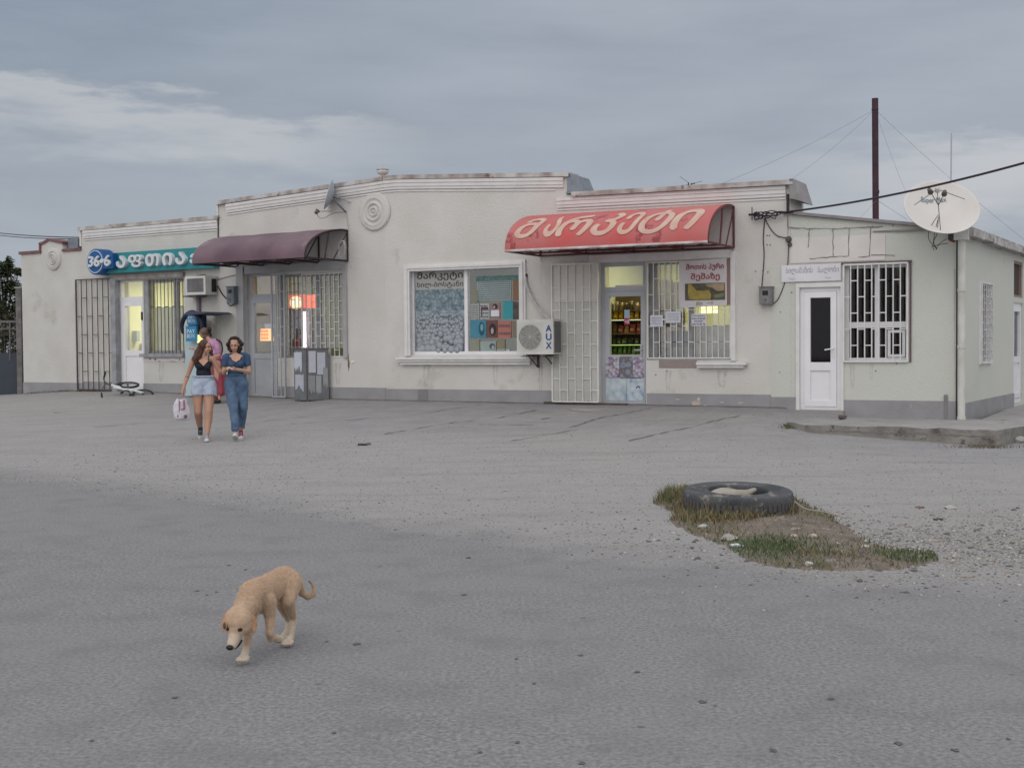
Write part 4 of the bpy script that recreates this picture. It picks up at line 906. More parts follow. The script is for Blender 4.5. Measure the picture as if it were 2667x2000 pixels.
# ------------------------------------------------------------------ wires
def wirething(pts, r, label, m=rub, name='power_cable', cat='cable', group=None, sm_=True):
    bm = B(); tube(bm, smoothcurve(pts) if sm_ else pts, r, 6); return tag(obj(name, bm, m), label, cat, group)
bk = WR.sz(1967, 560); bkp = WR.pt(bk[0], bk[1], .05)
wirething(sag(WR.pt(*WR.sz(2052, 552, .08), .08), at_depth(2850, 372, 15.5), .10, 20), .0165, 'thick black power cable rising from the shop wall to the upper right', sm_=False)
wirething(sag(at_depth(-60, 600, 40), WL.pt(*WL.sz(211, 618), -.1), .05), .012, 'upper of the two overhead wires at the far left', name='overhead_wire', group='overhead wires at the left', sm_=False)
wirething(sag(at_depth(-60, 605, 40), WL.pt(*WL.sz(211, 621), -.1), .07), .010, 'lower of the two overhead wires at the far left', name='overhead_wire', group='overhead wires at the left', sm_=False)
CB = thing('cable_bracket', 'wall bracket with tangled black cables right of the red awning', 'cable bracket', WR.pt(bk[0], bk[1]-.1, 0))
bm = B(); tube(bm, [WR.pt(bk[0]-.09, bk[1], .08), WR.pt(bk[0]+.05, bk[1], .08)], .02, 8); tube(bm, [WR.pt(bk[0], bk[1], 0), WR.pt(bk[0], bk[1]+.0, .1)], .015, 6); tube(bm, [WR.pt(bk[0]-.03, bk[1]-.1, .09), WR.pt(bk[0]-.03, bk[1]+.13, .09)], .008, 6); obj('hook', bm, rub, CB)
for sd in range(7):
    r_ = random.Random(sd+40); P = [WR.pt(*WR.sz(1962+r_.uniform(0, 14), 558+r_.uniform(-6, 8), .09), .09)]
    for i in range(5): P.append(WR.pt(*WR.sz(1972+i*15+r_.uniform(-7, 7), 560-i*.8+r_.uniform(-8, 16 if sd % 2 else 6), .1), .1+r_.uniform(-.02, .04)))
    P.append(WR.pt(*WR.sz(2052, 553, .08), .08)); bm = B(); tube(bm, smoothcurve(P), .0085, 5); obj('cable', bm, rub, CB)
for sd in range(3):
    r_ = random.Random(sd+70); c0 = WR.sz(1972+sd*10, 562, .1); P = [WR.pt(c0[0]+.045*math.cos(i*.8)*r_.uniform(.8, 1.2), c0[1]+.06*math.sin(i*.8), .11) for i in range(9)]; bm = B(); tube(bm, smoothcurve(P), .007, 5); obj('cable', bm, rub, CB)
q = WR.sz(2052, 540, .05); bm = B(); wb(bm, WR, q[0]-.02, q[0]+.02, WR.sz(2050, 555, .05)[1], WR.sz(2050, 506, .05)[1], .03, .07); wb(bm, WR, q[0]-.09, q[0]+.1, WR.sz(2050, 556, .05)[1], WR.sz(2050, 551, .05)[1], .0, .08); obj('corner_strut', bm, rub, CB)
def wl(w, pts, r, label, n=.02, m=rub): return wirething([w.pt(*w.sz(px, py, n), n) for px, py in pts], r, label, m, 'wall_cable')
wl(WR, ((1992, 568), (1988, 620), (1990, 670), (1984, 748)), .008, 'cable dropping straight from the bracket to the rusty meter box')
wl(WR, ((1992, 568), (2004, 592), (2024, 614), (2050, 620)), .008, 'short cable curving from the bracket to the round junction on the corner')
wl(WR, ((2054, 632), (2051, 700), (2044, 735), (2032, 768), (2022, 785), (2010, 794)), .007, 'thin cable curving past the salon sign down to the meter box')
wl(WL, ((510, 720), (535, 718), (560, 735), (578, 765), (590, 778)), .014, 'black cable sweeping from the pharmacy sign to the blue grey meter box')
wl(WL, ((560, 730), (590, 722), (620, 715)), .006, 'thin cable stretched between pharmacy sign and the middle shop surround')
wl(WL, ((568, 567), (568, 600), (568, 622)), .012, 'short dark cable running down the parapet step behind the burgundy awning')
wl(WL, ((592, 790), (600, 796), (610, 792), (620, 790)), .012, 'black loop of cable under the blue grey meter box')
bm = B(); q = WR.sz(2055, 624); ball(bm, WR.pt(q[0], q[1], .03), .055, 2, (1, 1, 1.1)); ball(bm, WR.pt(q[0]+.02, q[1]-.09, .02), .04, 2); jb = tag(obj('junction', bm, mat('junction_black', (.05, .045, .045), .8, (.14, .13, .12), 20)), 'lumpy black cable junction on the seam between shop and annex', 'junction')
# ------------------------------------------------------------------ papers, posters, banners
def sheet(w, x0, y0, x1, y1, n, m, label, name='notice', cat='notice', group=None, skew=0., wob=.0):
    s0, s1, z0, z1 = rr(w, x0, y0, x1, y1, n); bm = B(); nu = 6; nv = 6; g = []
    r_ = random.Random(int(x0*7+y0))
    for i in range(nu+1):
        g.append([bm.verts.new(w.pt(s0+(s1-s0)*i/nu, z0+(z1-z0)*j/nv+skew*(i/nu-.5), n+wob*r_.uniform(0, 1))) for j in range(nv+1)])
    for i in range(nu):
        for j in range(nv): bm.faces.new((g[i][j], g[i+1][j], g[i+1][j+1], g[i][j+1]))
    o = obj(name, bm, m); tag(o, label, cat, group); return o, (s0, s1, z0, z1)
paper = mat('white_paper', (.62, .63, .70), .8, (.55, .56, .62), 3); ink = mat('printed_ink', (.06, .06, .08), .8); ink_g = mat('grey_print', (.33, .34, .40), .8)
def lines(par, w, s0, s1, z0, z1, n, k, m=ink_g, seed=0, th=.3):
    r_ = random.Random(seed); bm = B(); h_ = (z1-z0)/k
    for i in range(k):
        z = z1-h_*(i+.5); x = s0
        while x < s1-.012:
            l = min(r_.uniform(.015, .06), s1-x); wb(bm, w, x, x+l, z-h_*th/2, z+h_*th/2, n, n+.0012); x += l+.012
    return obj('print', bm, m, par)
# fruit poster in the big window
def pat(name, cols, scale, blend=.35, noise_s=6):
    m = bpy.data.materials.new(name); m.use_nodes = True; t = m.node_tree; b = t.nodes['Principled BSDF']; b.inputs['Roughness'].default_value = .6
    co_ = t.nodes.new('ShaderNodeTexCoord'); v = t.nodes.new('ShaderNodeTexVoronoi'); v.feature = 'SMOOTH_F1'; v.inputs['Scale'].default_value = scale; v.inputs['Smoothness'].default_value = blend
    nn = t.nodes.new('ShaderNodeTexNoise'); nn.inputs['Scale'].default_value = noise_s; nn.inputs['Detail'].default_value = 5; t.links.new(co_.outputs['Object'], nn.inputs[0]); t.links.new(co_.outputs['Object'], v.inputs['Vector'])
    ad = t.nodes.new('ShaderNodeMath'); ad.operation = 'MULTIPLY_ADD'; ad.inputs[1].default_value = .9; t.links.new(v.outputs['Distance'], ad.inputs[0])
    mm = t.nodes.new('ShaderNodeMath'); mm.operation = 'MULTIPLY_ADD'; mm.inputs[1].default_value = 1.4; mm.inputs[2].default_value = -.6; t.links.new(nn.outputs[0], mm.inputs[0]); t.links.new(mm.outputs[0], ad.inputs[2])
    r = t.nodes.new('ShaderNodeValToRGB'); t.links.new(ad.outputs[0], r.inputs[0])
    while len(r.color_ramp.elements) < len(cols): r.color_ramp.elements.new(.5)
    for i, c_ in enumerate(cols): r.color_ramp.elements[i].position = i/(len(cols)-1); r.color_ramp.elements[i].color = (*c_, 1)
    t.links.new(r.outputs[0], b.inputs['Base Color']); return m
fruitm = pat('faded_fruit_print', [(.36, .39, .42), (.30, .34, .37), (.19, .25, .29), (.07, .12, .16)], 7, .3, 3)
leafm = pat('faded_leaf_print', [(.33, .36, .38), (.16, .22, .25), (.07, .11, .14)], 17, .3, 9)
po, (s0, s1, z0, z1) = sheet(WR, 1083, 703, 1211, 923, -.108, fruitm, 'faded blue grey vegetable poster with dark Georgian lettering in the big window', 'poster', 'poster')
bm = B(); zs = z0+(z1-z0)*.77; wb(bm, WR, s0, s1, zs, z1, -.1065, -.104); obj('poster_heading', bm, mat('poster_beige', (.36, .37, .36), .7), po)
bm = B(); wb(bm, WR, s0, s1, z0+(z1-z0)*.52, zs, -.1065, -.1045); obj('poster_leaves', bm, leafm, po)
br_ = mat('print_dark', (.075, .05, .06), .8)
wall_text(WR, 'მარკეტი', s0+.04, s1-.03, zs+(z1-zs)*.45, z1-.03, -.1025, 'lettering', br_, po, bold=.02)
wall_text(WR, 'ხილ-ბოსტანი', s0+.04, s1-.03, zs+.02, zs+(z1-zs)*.40, -.1025, 'lettering', br_, po, bold=.012)
r_ = random.Random(4); bm = B(); fdisc = ([], [], [])
fruitb = mat('fruit_print_pale', (.37, .39, .41), .7, (.24, .28, .31), 9, .8)
for row in range(9, -1, -1):
    zc = z0+.06+row*.078; rad = .088-.006*row; x = s0+rad*.7+(row % 2)*.05
    while x < s1-rad*.6:
        rr_ = rad*r_.uniform(.6, 1.25); xc = min(max(x, s0+rr_*1.05), s1-rr_*1.05); zc2 = max(zc+r_.uniform(-.03, .04), z0+rr_*1.02)
        for q_, (fr_, sh_, nn_) in enumerate(((1.0, 0, 0), (.86, .10, .0007), (.55, .28, .0014))): fdisc[q_].append((xc-sh_*.3*rr_, zc2+sh_*rr_, rr_*fr_, -.1032+.0022*(8-row)/8*3+nn_*.5+.00012*len(fdisc[q_])))
        x += rad*r_.uniform(1.0, 1.7)
for q_, c_ in enumerate(((.10, .135, .165), (.25, .285, .315), (.36, .385, .41))):
    for (xc, zc, rr_, n_) in sorted(fdisc[q_], key=lambda d: d[3]): v = [bm.verts.new(WR.pt(xc+rr_*math.cos(i*math.pi/8), min(zc+rr_*math.sin(i*math.pi/8), zs-.1), n_)) for i in range(16)]; bm.faces.new(v).material_index = q_
obj('fruit_print', bm, [mat('fruit_tone', c_, .6, tuple(q*.8 for q in c_), 12) for c_ in ((.10, .135, .165), (.25, .285, .315), (.36, .385, .41))], po)
def C(c, n='paper_colour', c2=None, s=5): return mat(n, c, .75, c2, s)
WNP = [((1243, 731, 1331, 782), (.34, .42, .42), 'wide pale newspaper page taped high in the right half of the big window', 9),
 ((1226, 792, 1248, 831), (.40, .43, .42), 'plain pale leaflet, first of the row of small leaflets in the big window', 6),
 ((1250, 791, 1275, 831), (.42, .44, .44), 'leaflet with a dark block frame second in the row in the big window', 4),
 ((1278, 789, 1302, 831), (.30, .20, .18), 'magazine cover with a white note pasted over it in the big window', 0),
 ((1310, 784, 1336, 831), (.05, .30, .34), 'plain turquoise magazine cover in the big window', 0),
 ((1225, 834, 1266, 880), (.07, .24, .34), 'blue magazine page with a long haired portrait in the big window', 0),
 ((1268, 834, 1296, 880), (.17, .08, .07), 'dark magazine page with an upside down portrait in the big window', 0),
 ((1297, 837, 1331, 880), (.46, .17, .14), 'coral red leaflet in the big window', 2),
 ((1225, 884, 1249, 923), (.26, .27, .22), 'greyish blank sheet in the lowest row at the window mullion', 0),
 ((1251, 889, 1292, 923), (.30, .36, .34), 'pale green sheet with a dark haired drawing in the lowest row', 0),
 ((1294, 884, 1315, 908), (.25, .22, .15), 'brown cardboard piece in the lowest row of the big window', 0),
 ((1294, 910, 1315, 923), (.36, .42, .42), 'small white slip at the foot of the big window', 2),
 ((1318, 909, 1328, 923), (.42, .47, .47), 'smallest white slip beside the brown cardboard in the big window', 0),
 ((1336, 728, 1354, 784), (.24, .14, .09), 'brown cardboard sheet at the upper right of the big window', 0),
 ((1228, 755, 1244, 788), (.24, .23, .18), 'grey brown cardboard left of the newspaper page in the big window', 0),
 ((1334, 836, 1354, 880), (.22, .19, .15), 'brown cardboard strip beside the coral leaflet', 0)]
skin_p = C((.42, .32, .28), 'print_skin'); hair_p = C((.035, .03, .04), 'print_hair')
def ell(par, w, px, py, rx, ry, n, m, name):
    s, z = w.sz(px, py, n); k = .0069; bm = B(); v = [bm.verts.new(w.pt(s+rx*k*math.cos(i*math.pi/9), z+ry*k*math.sin(i*math.pi/9), n)) for i in range(18)]; bm.faces.new(v); return obj(name, bm, m, par)
for i, ((x0, y0, x1, y1), c_, lab, nl) in enumerate(WNP):
    o, (s0, s1, z0, z1) = sheet(WR, x0, y0, x1, y1, -.110+.0006*i, C(c_, c2=tuple(q*.75 for q in c_), s=3), lab, 'paper_sheet', 'paper sheet', 'papers taped inside the big window')
    if nl: lines(o, WR, s0+.015, s1-.015, z0+.01, z1-.01, -.099, nl, C((.12, .13, .14)), i)
    if i == 2: bm = B(); wb(bm, WR, s0+.03, s1-.03, z1-.12, z1-.07, -.099, -.098); wb(bm, WR, s0+.03, s0+.05, z0+.05, z1-.12, -.099, -.098); obj('print', bm, C((.10, .03, .06)), o)
    if i == 3: bm = B(); wb(bm, WR, s0+.01, s1-.01, z0+.05, z0+.17, -.099, -.098); obj('pasted_note', bm, paper, o); ell(o, WR, 1289, 798, 8, 7, -.0995, hair_p, 'portrait_hair'); ell(o, WR, 1287, 800, 3.5, 4, -.098, skin_p, 'portrait_face')
    if i == 5: ell(o, WR, 1254, 856, 9, 19, -.0995, C((.03, .09, .13)), 'portrait_hair'); ell(o, WR, 1255, 853, 5, 10, -.098, C((.16, .34, .38)), 'portrait_face')
    if i == 6: ell(o, WR, 1283, 858, 11, 17, -.0995, hair_p, 'portrait_hair'); ell(o, WR, 1282, 862, 4.5, 9, -.098, skin_p, 'portrait_face')
    if i == 9: ell(o, WR, 1282, 902, 9, 8, -.0995, C((.05, .09, .11)), 'portrait_hair'); ell(o, WR, 1284, 905, 5, 6, -.098, C((.30, .36, .34)), 'portrait_face')
o, _q = sheet(WR, 1240, 718, 1352, 731, -.098, C((.03, .12, .16), c2=(.16, .22, .18), s=18), 'dark torn teal strip of paper along the top of the right pane', 'paper_sheet', 'paper sheet', 'papers taped inside the big window')
o, _q = sheet(WR, 1336, 786, 1354, 832, -.097, C((.03, .03, .035), c2=(.15, .13, .11), s=6), 'dark portrait page at the right edge of the big window', 'paper_sheet', 'paper sheet', 'papers taped inside the big window')
# bread banner
ban = mat('white_banner', (.60, .58, .60), .6, (.53, .51, .52), 2)
BN, (s0, s1, z0, z1) = sheet(WR, 1769, 677, 1893, 799, .055, ban, 'white banner with red Georgian lettering and a photo of golden bread', 'banner', 'banner', skew=.03, wob=.012)
lred = mat('banner_red', (.40, .045, .05), .6, (.33, .08, .08), 9)
wall_text(WR, 'შოთის პური', s0+.15*(s1-s0), s1-.05, z0+.76*(z1-z0), z0+.92*(z1-z0), .069, 'lettering', lred, BN, bold=.022)
wall_text(WR, 'შეშაზე', s0+.25*(s1-s0), s1-.14*(s1-s0), z0+.545*(z1-z0), z0+.72*(z1-z0), .069, 'lettering', lred, BN, bold=.022)
bm = B(); p0, p1, q0, q1 = s0+.13*(s1-s0), s1-.03, z0+.14*(z1-z0), z0+.5*(z1-z0); wb(bm, WR, p0, p1, q0, q1, .068, .0705); obj('photo_ground', bm, C((.055, .05, .035), c2=(.15, .13, .09), s=9), BN)
def breadshape(pts, m, n, name='bread_print'):
    bm = B(); c0 = bm.verts.new(WR.pt(p0+(p1-p0)*sum(a for a, b in pts)/len(pts), q0+(q1-q0)*sum(b for a, b in pts)/len(pts), n+.003)); v = [bm.verts.new(WR.pt(p0+(p1-p0)*a, q0+(q1-q0)*b, n)) for a, b in pts]
    for i in range(len(v)): bm.faces.new((c0, v[i], v[(i+1) % len(v)]))
    obj(name, bm, m, BN)
breadshape([(.08, .98), (.15, .98), (.25, .6), (.45, .55), (.6, .6), (.66, .3), (.64, .04), (.3, .03), (.1, .1), (.07, .4)], C((.40, .33, .10), 'bread_gold', (.24, .17, .04), 7), .0715)
breadshape([(.5, .95), (.98, .98), (.98, .55), (.82, .5), (.7, .7), (.58, .78)], C((.42, .33, .22), 'bread_pale', (.28, .2, .12), 7), .0715)
breadshape([(.7, .25), (.85, .35), (.98, .4), (.98, .2), (.8, .1)], C((.18, .22, .13), 'green_print'), .0715)
wall_text(WR, '80თ', s0+.36*(s1-s0), s0+.50*(s1-s0), z0+.03*(z1-z0), z0+.11*(z1-z0), .069, 'lettering', C((.34, .26, .13)), BN, italic=.3, bold=-.004)
bm = B(); P = WR.pt; k0, k1 = s0+.58*(s1-s0), s0+.72*(s1-s0); zk = z0+.08*(z1-z0)
wb(bm, WR, k0, k1, zk-.003, zk+.003, .069, .0705); tube(bm, [P(k1-.03, zk+.02, .07), P(k1, zk, .07), P(k1-.03, zk-.02, .07)], .003, 4); obj('arrow', bm, C((.3, .26, .2)), BN)
bm = B(); wb(bm, WR, s1-.002, s1+.055, z0+.02, z1, .03, .045); obj('banner_edge', bm, C((.26, .17, .17), 'worn_mauve_edge'), BN)
for (x0, y0, x1, y1, lab, k, wob) in ((1694, 821, 1727, 851, 'crumpled white handwritten note on the grille, leftmost of three', 5, .015), (1734, 811, 1773, 841, 'flat pale violet printed notice on the grille, middle of three', 5, .003)):
    o, (s0, s1, z0, z1) = sheet(WR, x0, y0, x1, y1, .04, paper, lab, 'notice', 'notice', 'notices tied to the shop grille', wob=wob); lines(o, WR, s0+.03, s1-.03, z0+.03, z1-.03, .045+wob, k, ink_g, int(x0), .28)
o, (s0, s1, z0, z1) = sheet(WR, 1801, 818, 1838, 849, .04, paper, 'white for rent notice with bold dark print, rightmost of three', 'notice', 'notice', 'notices tied to the shop grille')
for k, tx in enumerate(('ქირავდება', '558 24 00 68', 'FOR RENT', '558 90 08 78')):
    h_ = (z1-z0)/4.3; zz = z1-h_*(k+1)-.005; m_ = .01 if k != 2 else .05; wall_text(WR, tx, s0+m_, s1-m_, zz+.01, zz+h_-.012, .0425, 'lettering', ink, o, bold=.015)
# salon sign, handwritten
o, (s0, s1, z0, z1) = sheet(WR, 2035, 689, 2190, 733, .03, mat('white_board', (.70, .70, .74), .5, (.58, .57, .60), 3), 'long white board with faint handwriting above the salon door', 'sign_board', 'shop sign')
wall_text(WR, 'სილამაზის', s0+.08*(s1-s0), s0+.53*(s1-s0), z0+.40*(z1-z0), z0+.88*(z1-z0), .0335, 'lettering', C((.30, .30, .34)), o, italic=.1, bold=-.008)
wall_text(WR, 'სალონი', s0+.62*(s1-s0), s0+.97*(s1-s0), z0+.40*(z1-z0), z0+.86*(z1-z0), .0335, 'lettering', C((.30, .30, .34)), o, italic=.1, bold=-.008)
for f0, f1 in ((.14, .23), (.74, .84)):
    bm = B(); tube(bm, smoothcurve([WR.pt(s0+f0*(s1-s0), z0+.25*(z1-z0), .034), WR.pt(s0+(f0+f1)/2*(s1-s0), z0+.15*(z1-z0), .034), WR.pt(s0+f1*(s1-s0), z0+.22*(z1-z0), .034)]), .003, 4); obj('pen_stroke', bm, ink_g, o)
# posters on the shop door's lower half
pgrp = 'posters pasted on the lower door'
for i, (x0, y0, x1, y1, m, lab) in enumerate(((1578, 930, 1613, 983, pat('pp1', [(.5, .5, .56), (.44, .45, .5), (.26, .20, .27), (.13, .05, .13)], 16, .1, 14), 'poster with purple figures at the upper left of the lower door'),
    (1614, 929, 1647, 986, pat('pp2', [(.13, .16, .23), (.22, .26, .32), (.10, .09, .10), (.28, .20, .17)], 9, .2, 6), 'dark bluish concert poster in the middle of the lower door'),
    (1648, 930, 1677, 983, pat('pp3', [(.5, .5, .56), (.42, .44, .5), (.27, .21, .28), (.14, .06, .14)], 17, .1, 13), 'poster with purple figures at the upper right of the lower door'),
    (1578, 984, 1632, 1044, pat('pp4', [(.50, .54, .57), (.45, .50, .53), (.36, .43, .48), (.18, .28, .36)], 9, .3, 5), 'torn pale blue poster at the lower left of the door'),
    (1633, 986, 1677, 1044, pat('pp5', [(.52, .56, .59), (.46, .51, .55), (.36, .45, .51), (.12, .20, .30)], 10, .3, 6), 'pale blue poster with a small dark ring at the lower right of the door'))):
    o, q = sheet(WR, x0, y0, x1, y1, -.042, m, lab, 'poster', 'poster', pgrp)
    if i == 4:
        bm = B(); s, z = WR.sz(1662, 1010, -.04)
        tube(bm, [WR.pt(s+.028*math.cos(k*.3-.2), z+.028*math.sin(k*.3-.2), -.038) for k in range(13)], .009, 5); obj('ring_print', bm, C((.05, .05, .14)), o); lines(o, WR, q[0]+.05, q[1]-.03, q[3]-.08, q[3]-.05, -.039, 1, ink_g, 2)
    if i in (0, 2): lines(o, WR, q[0]+.04, q[1]-.03, q[3]-.09, q[3]-.03, -.039, 2, ink_g, i)
o, q = sheet(WR, 1626, 807, 1640, 846, -.09, mat('sticker_blue', (.30, .42, .52), .5), 'small blue and red sticker in the middle of the shop door glass', 'sticker', 'sticker')
bm = B(); wb(bm, WR, q[0], q[1], q[2], q[2]+(q[3]-q[2])*.45, -.089, -.0875); obj('lower_field', bm, mat('sticker_red', (.35, .05, .08), .5), o); wall_text(WR, 'აქ', q[0]+.012, q[1]-.012, q[2]+.025, q[2]+.10, -.087, 'lettering', paper, o, bold=.03)
# ------------------------------------------------------------------ inside the food shop
SH = thing('shelf_unit', 'tall shop shelving stacked with goods seen through the food shop door', 'shelves', WR.pt(*[WR.sz(1630, 924, -1.8)[0], .45, -1.9]))
off = -1.1; sL, sR = WR.sz(1575, 850, off)[0]-.9, WR.sz(1700, 850, off)[0]+.5
shm = mat('shelf_brown', (.16, .12, .07), .6)
bm = B(); wb(bm, WR, sL, sR, .46, 2.75, off-.42, off-.38); obj('back_panel', bm, shm, SH)
rows = [WR.sz(1630, y, off)[1] for y in (808, 832, 868, 897, 922)]
r_ = random.Random(11)
for k, z in enumerate(rows):
    bm = B(); wb(bm, WR, sL, sR, z-.025, z, off-.38, off); obj('shelf_board', bm, shm, SH)
    if k in (1, 3): bm = B(); wb(bm, WR, sL, sR, z-.02, z-.006, off+.001, off+.012); obj('light_strip', bm, mat('lit_strip', (.9, .95, .75) if k == 1 else (.55, .85, .3), .5, (.9, .95, .75) if k == 1 else (.35, .6, .15), emis=.6), SH)
pal = [[(.12, .09, .04), (.30, .24, .12), (.06, .07, .03), (.35, .28, .2)], [(.55, .33, .02), (.28, .30, .16), (.5, .38, .1), (.6, .36, .02)], [(.35, .05, .02), (.18, .08, .04), (.4, .22, .1), (.30, .06, .02)], [(.08, .10, .04), (.05, .04, .03), (.10, .15, .05)], [(.12, .26, .05), (.18, .30, .07), (.09, .18, .04)]]
kinds = ['jar of preserves', 'yellow packet', 'red brown packet', 'dark bag', 'green vegetable crate']
pos_w = ['first', 'second', 'third', 'fourth', 'fifth', 'sixth', 'seventh', 'eighth', 'ninth', 'tenth', 'eleventh', 'twelfth']
row_w = ['top', 'second', 'third', 'fourth', 'bottom']
vis0 = WR.sz(1588, 850, off)[0]; 
for k, z in enumerate(rows):
    x = vis0-.05; i = 0
    while x < vis0+.95 and i < 12:
        w_ = r_.uniform(.07, .13); h_ = r_.uniform(.13, .2) if k != 3 else .12; c_ = pal[k][r_.randrange(len(pal[k]))]
        T = thing('grocery_item', f'{kinds[k]}, {pos_w[i]} from the left on the {row_w[k]} shelf seen through the shop door', 'grocery item', WR.pt(x+w_/2, z, off-.1), 'groceries on the shop shelves')
        bm = B()
        if k == 0: lathe(bm, WR.pt(x+w_/2, z, off-.1), (0, 0, 1), [(0, 0), (w_*.42, 0), (w_*.45, h_*.6), (w_*.3, h_*.75), (w_*.3, h_*.8)], 12)
        else: P = WR.pt; quadbox(bm, [P(x, z, off-.03), P(x+w_*.92, z, off-.03), P(x+w_*.92, z, off-.14), P(x, z, off-.14), P(x+.01, z+h_, off-.07), P(x+w_*.88, z+h_*.94, off-.07), P(x+w_*.88, z+h_*.94, off-.1), P(x+.01, z+h_, off-.1)])
        obj('body', bm, mat('goods', c_, .35, tuple(q*.5 for q in c_), 25, .8), T)
        bm = B()
        if k == 0: lathe(bm, WR.pt(x+w_/2, z+h_*.8, off-.1), (0, 0, 1), [(0, 0), (w_*.33, 0), (w_*.33, .02), (0, .02)], 12); obj('lid', bm, mat('lid_m', (.5, .45, .35), .4), T)
        else: wb(bm, WR, x+.02, x+w_*.75, z+h_*.25, z+h_*.5, off-.035, off-.028); obj('label_print', bm, mat('lbl', (.5, .48, .4) if r_.random() < .3 else tuple(min(1, q*1.5) for q in c_), .5, c_, 20), T)
        x += w_+.012; i += 1
# window stock: pale sacks and boxes right behind the barred window
def stock(x0, y0, x1, y1, off, c_, label, name='stock_box', cat='box'):
    s0, s1, z0, z1 = rr(WR, x0, y0, x1, y1, off); bm = B(); wb(bm, WR, s0, s1, z0, z1, off-.25, off); bmesh.ops.bevel(bm, geom=bm.edges[:], offset=.012, segments=2, affect='EDGES')
    return tag(obj(name, bm, mat('stock', c_, .7, tuple(q*.7 for q in c_), 4, .8)), label, cat)
stock(1745, 862, 1790, 933, -.45, (.06, .06, .085), 'dark navy bag standing low behind the barred window', 'stock_bag', 'bag')
stock(1697, 848, 1716, 933, -.40, (.17, .07, .045), 'brown sack at the left foot of the barred window', 'stock_bag', 'bag')
stock(1718, 852, 1757, 905, -.50, (.36, .35, .33), 'pale grey carton left of the navy bag')
stock(1795, 848, 1905, 934, -.40, (.30, .295, .30), 'wide light grey panel leaning behind the right half of the barred window', 'display_board', 'panel')
stock(1700, 730, 1752, 800, -.55, (.36, .34, .32), 'large faded bread display picture behind the grille', 'display_board', 'panel')
stock(1752, 735, 1768, 812, -.60, (.40, .39, .36), 'narrow pale hanging sheet behind the grille beside the banner', 'display_board', 'panel')
stock(1722, 905, 1790, 932, -.35, (.15, .15, .14), 'low dark tray at the window foot', 'tray', 'tray')
s0, s1, z0, z1 = rr(WR, 1822, 798, 1868, 816, -1.2); bm = B(); wb(bm, WR, s0, s1, z0, z1, -1.25, -1.2); tag(obj('ceiling_lamp', bm, mat('yellow_lit', (1, .93, .45), .5, (1, .85, .4), emis=1.3)), 'yellow lit lamp showing under the bread banner', 'lamp')
# drinks fridge and payment screen in the middle shop
off = -.9; s0, s1, z0, z1 = rr(WL, 745, 768, 800, 1000, off); FR = thing('drinks_fridge', 'drinks fridge with a lit red header and a glowing side tube inside the middle shop', 'fridge', WL.pt((s0+s1)/2, .47, off-.3))
zh0, zh1 = WL.sz(772, 803, off)[1], WL.sz(772, 768, off)[1]
bm = B(); wb(bm, WL, s0-.03, s1+.03, .47, zh0, off-.6, off-.05); obj('cabinet', bm, mat('fridge_grey', (.16, .16, .17), .5), FR)
bm = B(); wb(bm, WL, s0, s1, zh0, zh1, off-.5, off); obj('header', bm, mat('lit_red', (.75, .12, .06), .5, (.75, .12, .06), emis=.9), FR)
for fx, rx_, c_ in ((.5, .30, (1, .8, .4)), (.5, .17, (1, .95, .75))):
    bm = B(); cx = s0+(s1-s0)*fx; cz = (zh0+zh1)/2-.02; n_ = off+.003+(.003 if rx_ < .2 else 0); v = [bm.verts.new(WL.pt(cx+(s1-s0)*rx_*math.cos(i*math.pi/12), cz+(zh1-zh0)*(.48 if rx_ > .2 else .34)*math.sin(i*math.pi/12), n_)) for i in range(24)]; bm.faces.new(v); obj('header_print', bm, mat('lit_print', c_, .5, c_, emis=1.0), FR)
t0, t1, z0, z1 = rr(WL, 789, 812, 798, 905, off+.02); bm = B(); tube(bm, [WL.pt((t0+t1)/2, z0, off+.03), WL.pt((t0+t1)/2, z1, off+.03)], (t1-t0)*.36, 10); obj('light_tube', bm, mat('tube_glow', (1, .84, .95), .5, (1, .84, .95), emis=3.5), FR)
bm = B(); tube(bm, [WL.pt(t0-.01, z0, off), WL.pt(t0-.01, z1, off)], .018, 8); obj('light_tube', bm, mat('red_glow', (.9, .2, .12), .5, (.9, .2, .12), emis=1.0), FR)
for k in range(3):
    z = .75+k*.42; bm = B(); wb(bm, WL, s0+.02, t0-.04, z, z+.02, off-.04, off-.005); obj('shelf_board', bm, white_metal, FR)
    for j in range(4):
        x = s0+.06+j*.09; bm = B(); lathe(bm, WL.pt(x, z+.02, off-.025), (0, 0, 1), [(0, 0), (.03, 0), (.03, .16), (.012, .22), (.012, .26), (0, .26)], 10); obj('bottle', bm, mat('bottle_m', rnd.choice([(.5, .5, .5), (.35, .1, .06), (.12, .2, .1), (.4, .35, .2)]), .3), FR)
s0, s1, z0, z1 = rr(WL, 679, 856, 706, 888, -.5); TS = thing('payment_screen', 'small orange lit payment screen behind the middle shop door glass', 'screen', WL.pt((s0+s1)/2, z0, -.5))
bm = B(); P = WL.pt; quadbox(bm, [P(s0, z0, -.48), P(s1+.05, z0, -.5), P(s1+.05, z0, -.54), P(s0, z0, -.54), P(s0, z1, -.5), P(s1-.02, z1, -.52), P(s1-.02, z1, -.56), P(s0, z1, -.54)]); obj('bezel', bm, mat('lit_amber', (1, .62, .25), .5, (1, .62, .25), emis=.85), TS)
for i in range(3):
    for j in range(3):
        x = s0+.03+j*(s1-s0)*.24; z = z0+.035+i*(z1-z0)*.28; bm = B(); wb(bm, WL, x, x+(s1-s0)*.2, z, z+(z1-z0)*.2, -.482, -.474); obj('screen_key', bm, mat('lit_orange', (1, .27, .06), .5, (1, .27, .06), emis=.8), TS)
